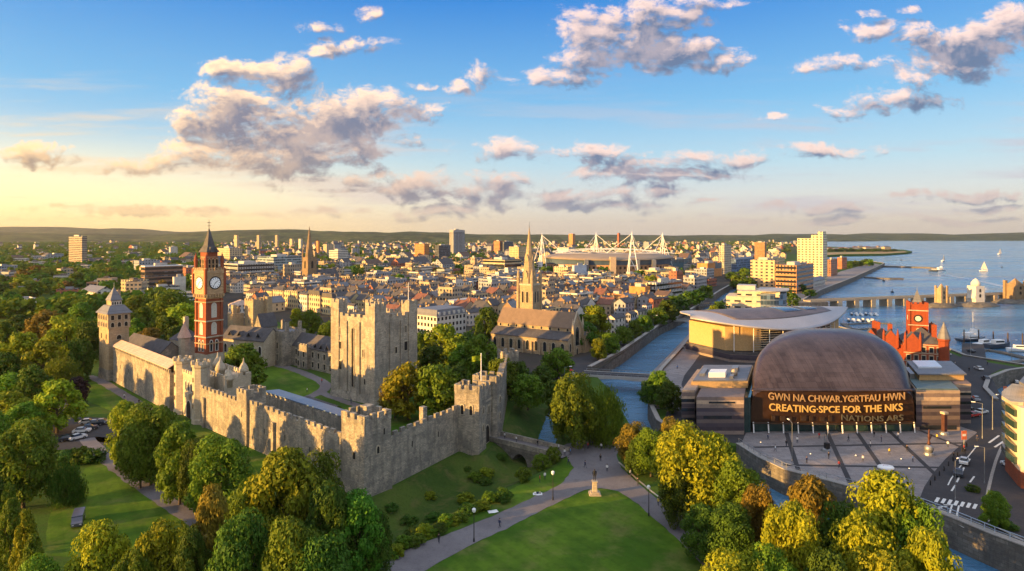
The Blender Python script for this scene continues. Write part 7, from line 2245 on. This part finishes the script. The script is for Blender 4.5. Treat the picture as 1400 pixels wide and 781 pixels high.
lamp(1343,600,1,160,'tall street lamp at the bend of the plaza road'); lamp(1357,588,1,20,'tall street lamp second from the bend, by the red car'); lamp(1306,684,1,40,'street lamp leaning over the zebra crossing',.85); lamp(1346,662,1,180,'street lamp on the pavement by the curved flats',.85)
lamp(1083,632,1,90,'tall plaza lamp near the retaining wall'); lamp(1327,486,1,0,'tall lamp on the harbour walk'); lamp(1383,496,1,0,'lamp by the dock wall at the right waterfront')
lamp(772,540,1,0,'lamp by the riverside car park near the pale bridge'); lamp(893,455,1,0,'lamp on the riverside road beside the lilac house')
lamp(1258,560,1,0,'lamp before the right slate wing of the arts centre',.8)
for q in LP: kill(q)
def sculpture(px, py, kind, label):
    P = G(px, py)
    t = T('sculpture', label, 'sculpture', (P.x,P.y,.05), 15)
    RED = plain('rust_red_metal', (.08,.035,.03), .6, .2, 1, .3)
    mb = MB(); mb.lathe([(1.2,0),(1.1,.5),(.7,.8)], 10); mb.build('plinth', METAL, t)
    if kind == 0:
        mb = MB(); mb.lathe([(.3,.8),(.22,2.4),(.42,2.8),(.2,3.6),(.3,4.6),(.16,5.4),(.2,6.0),(.05,6.4)], 8); mb.build('column', RED, t)
        mb = MB(); mb.tube((0,0,3.4),(1.1,.2,4.8),.2,.1); mb.build('wing', RED, t)
        mb = MB(); mb.sm=True; mb.lathe([(.9,.8),(1.1,1.6),(.9,2.2),(.3,2.5)], 10); mb.build('drum', METAL, t)
    elif kind == 1:
        bx(t, 'slab', RED, -.5,.5,-.5,.5,.8,5.6); bx(t, 'cap', PALE, -.7,.7,-.7,.7,5.61,6.2)
    else:
        mb = MB(); mb.tube((0,0,.8),(.9,0,6.2),.14,.06); mb.build('leaning_mast', METAL, t); mb = MB(); mb.tube((0,0,.8),(-.5,0,4.6),.16,.1); mb.build('short_mast', METAL, t)
        bx(t, 'cabinet', BLACKP, -.5,.5,-.9,.1,.8,2.2)
sculpture(1270,622,0,'red and grey winged column sculpture on the plaza'); sculpture(1291,594,1,'square red slab monument on a round base by the right wing'); sculpture(1129,617,2,'pair of leaning steel masts before the foyer'); 
def oval_seat():
    P = G(1211, 642)
    t = T('oval_seat', 'large white oval disc seat with a red emblem on the plaza', 'seat', (P.x,P.y,.05), 0)
    t.scale = (.75,.75,.75)
    mb = MB(); mb.sm=True; mb.lathe([(1.9,0),(2.4,.3),(2.5,.7),(2.2,1.0),(1.2,1.15),(.01,1.18)], 24, (0,0), 1, .8); mb.build('disc', WHITEP, t)
    mb = MB(); mb.grid(lambda u, v: (.9*math.cos(2.6*u+.3)*(1-.25*v), .6*math.sin(2.6*u+.3)*(1-.25*v)-.1, 1.18+.03), 10, 1, .02); mb.build('emblem', CLOTH[0][0], t)
oval_seat()
for i, (px, py) in enumerate([(1170,624),(1232,629),(1243,642),(1040,606),(1108,622)]):
    P = G(px, py); o = T('ground_light', None, 'light', (P.x,P.y,.06), 0, 'lights set in the plaza'); AUTO.append((o, 'small glowing light in the plaza paving', 'lights set in the plaza'))
    mb = MB(); mb.lathe([(.3,0),(.3,.12),(.1,.2)], 8); mb.build('rim', METAL, o); mb = MB(); mb.lathe([(.14,.2),(.05,.26)], 8); mb.build('lens', emit('ground_lamp', (1,.65,.3), 2.2), o)
for i in range(9):
    P = G(1272 + i*6.2, 664 - i*6.6); o = T('bollard', None, 'bollard', (P.x,P.y,.06), 0, 'bollards along the plaza road'); AUTO.append((o, 'dark bollard beside the plaza road', 'bollards along the plaza road'))
    mb = MB(); mb.lathe([(.16,0),(.14,.9),(.2,.95),(.02,1.15)], 8); mb.build('post', BLACKP, o)
def railing(label, line, z, m=METAL):
    pts = [Vector(q) for q in line]
    o = T('railing', label, 'railing', (pts[0].x, pts[0].y, z))
    rel = [p-pts[0] for p in pts]
    n = 0
    for a, b in zip(rel, rel[1:]):
        L = (b-a).length
        mb = MB(); mb.tube((a.x,a.y,1.1),(b.x,b.y,1.1),.07,None,5); mb.build('top_rail', m, o)
        mb = MB(); mb.tube((a.x,a.y,.55),(b.x,b.y,.55),.045,None,5); mb.build('mid_rail', m, o)
        for k in range(int(L/2.4)+1):
            n += 1
            if n > 95: break
            p = a.lerp(b, min(1, k*2.4/L)); mb = MB(); mb.tube((p.x,p.y,0),(p.x,p.y,1.15),.06,None,5); mb.build('post', m, o)
railing('long metal railing on the curved plaza retaining wall', PLAZA_EDGE[1:6], 1.1)
railing('pale blue road railing on the canal wall', PLAZA_EDGE[5:10], 1.1, plain('pale_blue_rail', (.35,.42,.50), .5, .1))
def sign(px, py, label):
    P = G(px, py)
    t = T('banner_sign', label, 'sign', (P.x,P.y,.06), 10)
    mb = MB(); mb.lathe([(.1,0),(.08,4.4)], 6); mb.build('post', METAL, t)
    bx(t, 'panel', plain('orange_banner', (.62,.16,.07), .6, .1), -.75,.75,-.08,-.02,2.0,4.3); bx(t, 'panel_band', WHITEP, -.5,.5,-.1,-.081,2.9,3.5)
sign(1318,612,'orange and white banner sign on a post by the plaza road'); sign(1374,546,'small orange banner by the dock bend')
# parasols outside the church
for i, (px, py, c, lab) in enumerate([(764,517,3,'orange parasol beside the church forecourt'),(769,513,0,'red parasol, first beside the orange one'),(774,509,1,'white parasol between two red ones'),(777,514,0,'red parasol at the river side of the church'),(781,519,1,'white parasol nearest the riverside road')]):
    P = G(px, py); t = T('parasol', lab, 'parasol', (P.x,P.y,.06), 0, 'parasols by the church')
    mb = MB(); mb.lathe([(.3,0),(.06,.1),(.05,2.7)], 8); mb.build('pole', METAL, t); mb = MB(); mb.lathe([(2.0,2.2),(1.0,2.7),(.04,3.1)], 8); mb.build('canopy', plain('orange_canvas', (.60,.24,.04), .7, .1) if c == 3 else CLOTH[c][0], t)

# ------------------------------------------------------------------ cars
CARP = [((.45,.04,.03),'red'),((.65,.65,.64),'white'),((.03,.035,.045),'black'),((.30,.31,.33),'silver'),((.05,.10,.24),'blue')]
def car_proto(col, van=False):
    t = T('parked_van' if van else 'parked_car', None, 'van' if van else 'car', (0,-5400,0))
    PT = plain('car_paint_%d' % int(col[0]*1000), col, .25, .05, 1, .1, .6)
    L = 5.2 if van else 4.3
    pr = [(-L/2,.35),(L/2,.35),(L/2,.75),(L/2-.2,.95),(L*.27,1.0),(-L*.42,1.02),(-L/2,.9)] if not van else [(-L/2,.35),(L/2,.35),(L/2,.9),(L*.4,1.15),(L*.26,2.0),(-L/2+.05,2.05)]
    mb = MB(); mb.prof([(p[0],p[1]) for p in pr], -.88, .88, 'y'); b = mb.build('body', PT, t)
    if not van:
        mb = MB(); mb.add([(-1.75,-.8,1.0),(1.05,-.8,1.0),(1.05,.8,1.0),(-1.75,.8,1.0),(-1.15,-.62,1.5),(.35,-.62,1.5),(.35,.62,1.5),(-1.15,.62,1.5)], [(0,3,2,1),(4,5,6,7),(0,1,5,4),(1,2,6,5),(2,3,7,6),(3,0,4,7)]); mb.build('window', GLASS, b)
        bx(b, 'roof', PT, -1.1,.3,-.6,.6,1.501,1.54)
    else:
        bx(b, 'window', GLASS, L*.1,L*.3,-.9,.9,1.35,1.85)
    for x in (-L*.3, L*.3):
        for y in (-.8,.8):
            mb = MB(); mb.tube((x,y-.12,.33),(x,y+.12,.33),.33,None,12); w = mb.build('wheel', BLACKP, t); mb = MB(); mb.tube((x,y-.14,.33),(x,y+.14,.33),.18,None,8); mb.build('rim', METAL, w)
    for y in (-.6,.6):
        bx(t, 'headlight', WHITEP, L/2-.02,L/2+.03,y-.16,y+.16,.62,.76)
    KIDS[t.name] = list(t.children)
    for c in t.children: KIDS[c.name] = list(c.children)
    return t
CP = [car_proto(c) for c, _ in CARP] + [car_proto((.10,.10,.13), True)]
def car(px, py, k, rz, where):
    o = copy_tree(CP[k]); P = G(px, py); o.location = (P.x,P.y,.1); o.rotation_euler = (0,0,R(rz))
    AUTO.append((o, ('%s car %s' % (CARP[k][1], where)) if k < 5 else 'dark grey van %s' % where, 'parked cars'))
for (px, py, k, rz, w) in [(112,592,1,20,'in the small park car park'),(122,588,2,30,'in the small park car park'),(131,582,2,25,'in the small park car park'),(140,580,3,15,'in the small park car park'),(106,601,1,60,'in the small park car park'),(92,603,2,40,'in the small park car park'),(120,580,1,25,'in the small park car park'),
   (107,716,5,-62,'parked on the park lawn under the trees'),(1331,570,0,20,'on the harbour road'),(1342,566,1,25,'on the harbour road'),(1322,562,2,25,'by the right slate wing'),(1316,566,2,25,'by the right slate wing'),(1380,640,1,80,'beside the curved flats'),
   (728,520,0,40,'below the church wall'),(736,524,1,40,'below the church wall'),(742,527,3,40,'below the church wall'),(748,530,1,35,'below the church wall'),(718,517,2,40,'below the church wall'),
   (880,449,1,42,'on the riverside road'),(886,446,2,42,'on the riverside road'),(873,453,3,42,'on the riverside road'),(866,457,1,42,'on the riverside road'),(932,426,1,40,'on the riverside road'),(940,421,3,40,'on the riverside road'),(945,418,0,40,'on the riverside road'),(951,414,2,40,'on the riverside road'),(838,476,3,42,'on the riverside road'),(822,485,2,42,'on the riverside road'),(905,436,4,42,'on the riverside road'),(776,524,1,10,'by the parasols'),
   (412,556,1,-30,'in the castle yard'),(420,558,3,-30,'in the castle yard'),(402,553,2,-30,'in the castle yard'),(1004,440,1,60,'on the far promenade'),(1318,634,1,52,'on the plaza road junction'),(1334,548,3,70,'on the harbour road'),(1328,482,2,85,'on the harbour walk'),(1310,650,2,55,'on the plaza road junction'),(1348,520,2,75,'at the dock bend'),(1338,506,1,80,'on the harbour walk')]:
    car(px, py, k, rz, w)
for q in CP: kill(q)
# picnic rugs and bags on the verge
for i, (px, py, lab) in enumerate([(735,676,'white picnic rug with bags on the verge by the path'),(674,700,'small white rug on the verge lower down')]):
    P = G(px, py); t = T('picnic_rug', lab, 'rug', (P.x,P.y,.05), 20*i)
    mb = MB(); mb.sm = True; mb.grid(lambda u, v: (2.0*u-1, 1.3*v-.65, .05+.03*math.sin(u*9)*math.cos(v*7)), 10, 8, .02); mb.build('cloth', WHITEP, t)
    if not i:
        for k in range(3):
            mb = MB(); mb.sm = True; mb.lathe([(.2,.05),(.26,.2),(.2,.4),(.06,.5)], 9, (-.5+.5*k,.1*k)); mb.build('bag', (CLOTH[1][0],CLOTH[2][0],PALE)[k], t)

# ------------------------------------------------------------------ labels that single each thing out
ORD = ['closest','second-closest','third-closest','fourth-closest','fifth-closest','sixth-closest','seventh-closest','eighth-closest','ninth-closest','tenth-closest']
def ordinal(i):
    if i < 10: return ORD[i]
    n = i+1
    return '%d%s-closest' % (n, 'th' if 10 <= n % 100 <= 20 else {1:'st',2:'nd',3:'rd'}.get(n % 10, 'th'))
for (o, kind, h, w, shape, extra) in TREES:
    if o.get('label'): continue
    col = {'green':'green','bright':'yellow-green','gold':'golden','dark':'dark green','bronze':'bronze','purple':'purple-leaved','vivid':'vivid green'}[kind]
    sz = 'tall ' if h > 17 else ('small ' if h < 10 else '')
    sh = {'cone':'pointed ','weep':'weeping ',None:''}[shape]
    AUTO.append((o, '%s%s%s tree' % (sz, sh, col), None))
def resolve():
    bins = {}
    for o, desc, grp in AUTO:
        if grp: o['group'] = grp
        x, y = o.location.x, o.location.y
        px = PX((x, y, 0))[0]
        best = min(LANDMARKS, key=lambda l: math.hypot(l[1]-x, l[2]-y))
        dx = px - PX((best[1], best[2], 0))[0]
        d = math.hypot(best[1]-x, best[2]-y)
        lat = abs(dx)*y/F
        side = ('left of' if dx < 0 else 'right of') if lat > .7*abs(best[2]-y) else ('behind' if y > best[2] else 'in front of')
        bins.setdefault((desc, best[0], side), []).append((d, o))
    for (desc, lm, side), lst in bins.items():
        lst.sort(key=lambda q: q[0])
        for i, (d, o) in enumerate(lst):
            if len(desc.split()) > 8: o['label'] = desc + ('' if len(lst) == 1 else ', %s to the %s' % (ordinal(i), lm))
            else: o['label'] = '%s %s%s the %s' % (desc, '' if len(lst) == 1 else ordinal(i) + ' ', side, lm)
    seen = {}
    for o, *_ in AUTO:
        seen.setdefault(o['label'], []).append(o)
    for k, l in seen.items():
        if len(l) > 1:
            for i, o in enumerate(sorted(l, key=lambda q: PX((q.location.x, q.location.y, 0))[0])):
                o['label'] = k + ', %s from the left' % ('first','second','third','fourth','fifth','sixth','seventh','eighth','ninth','tenth')[min(9,i)]
resolve()
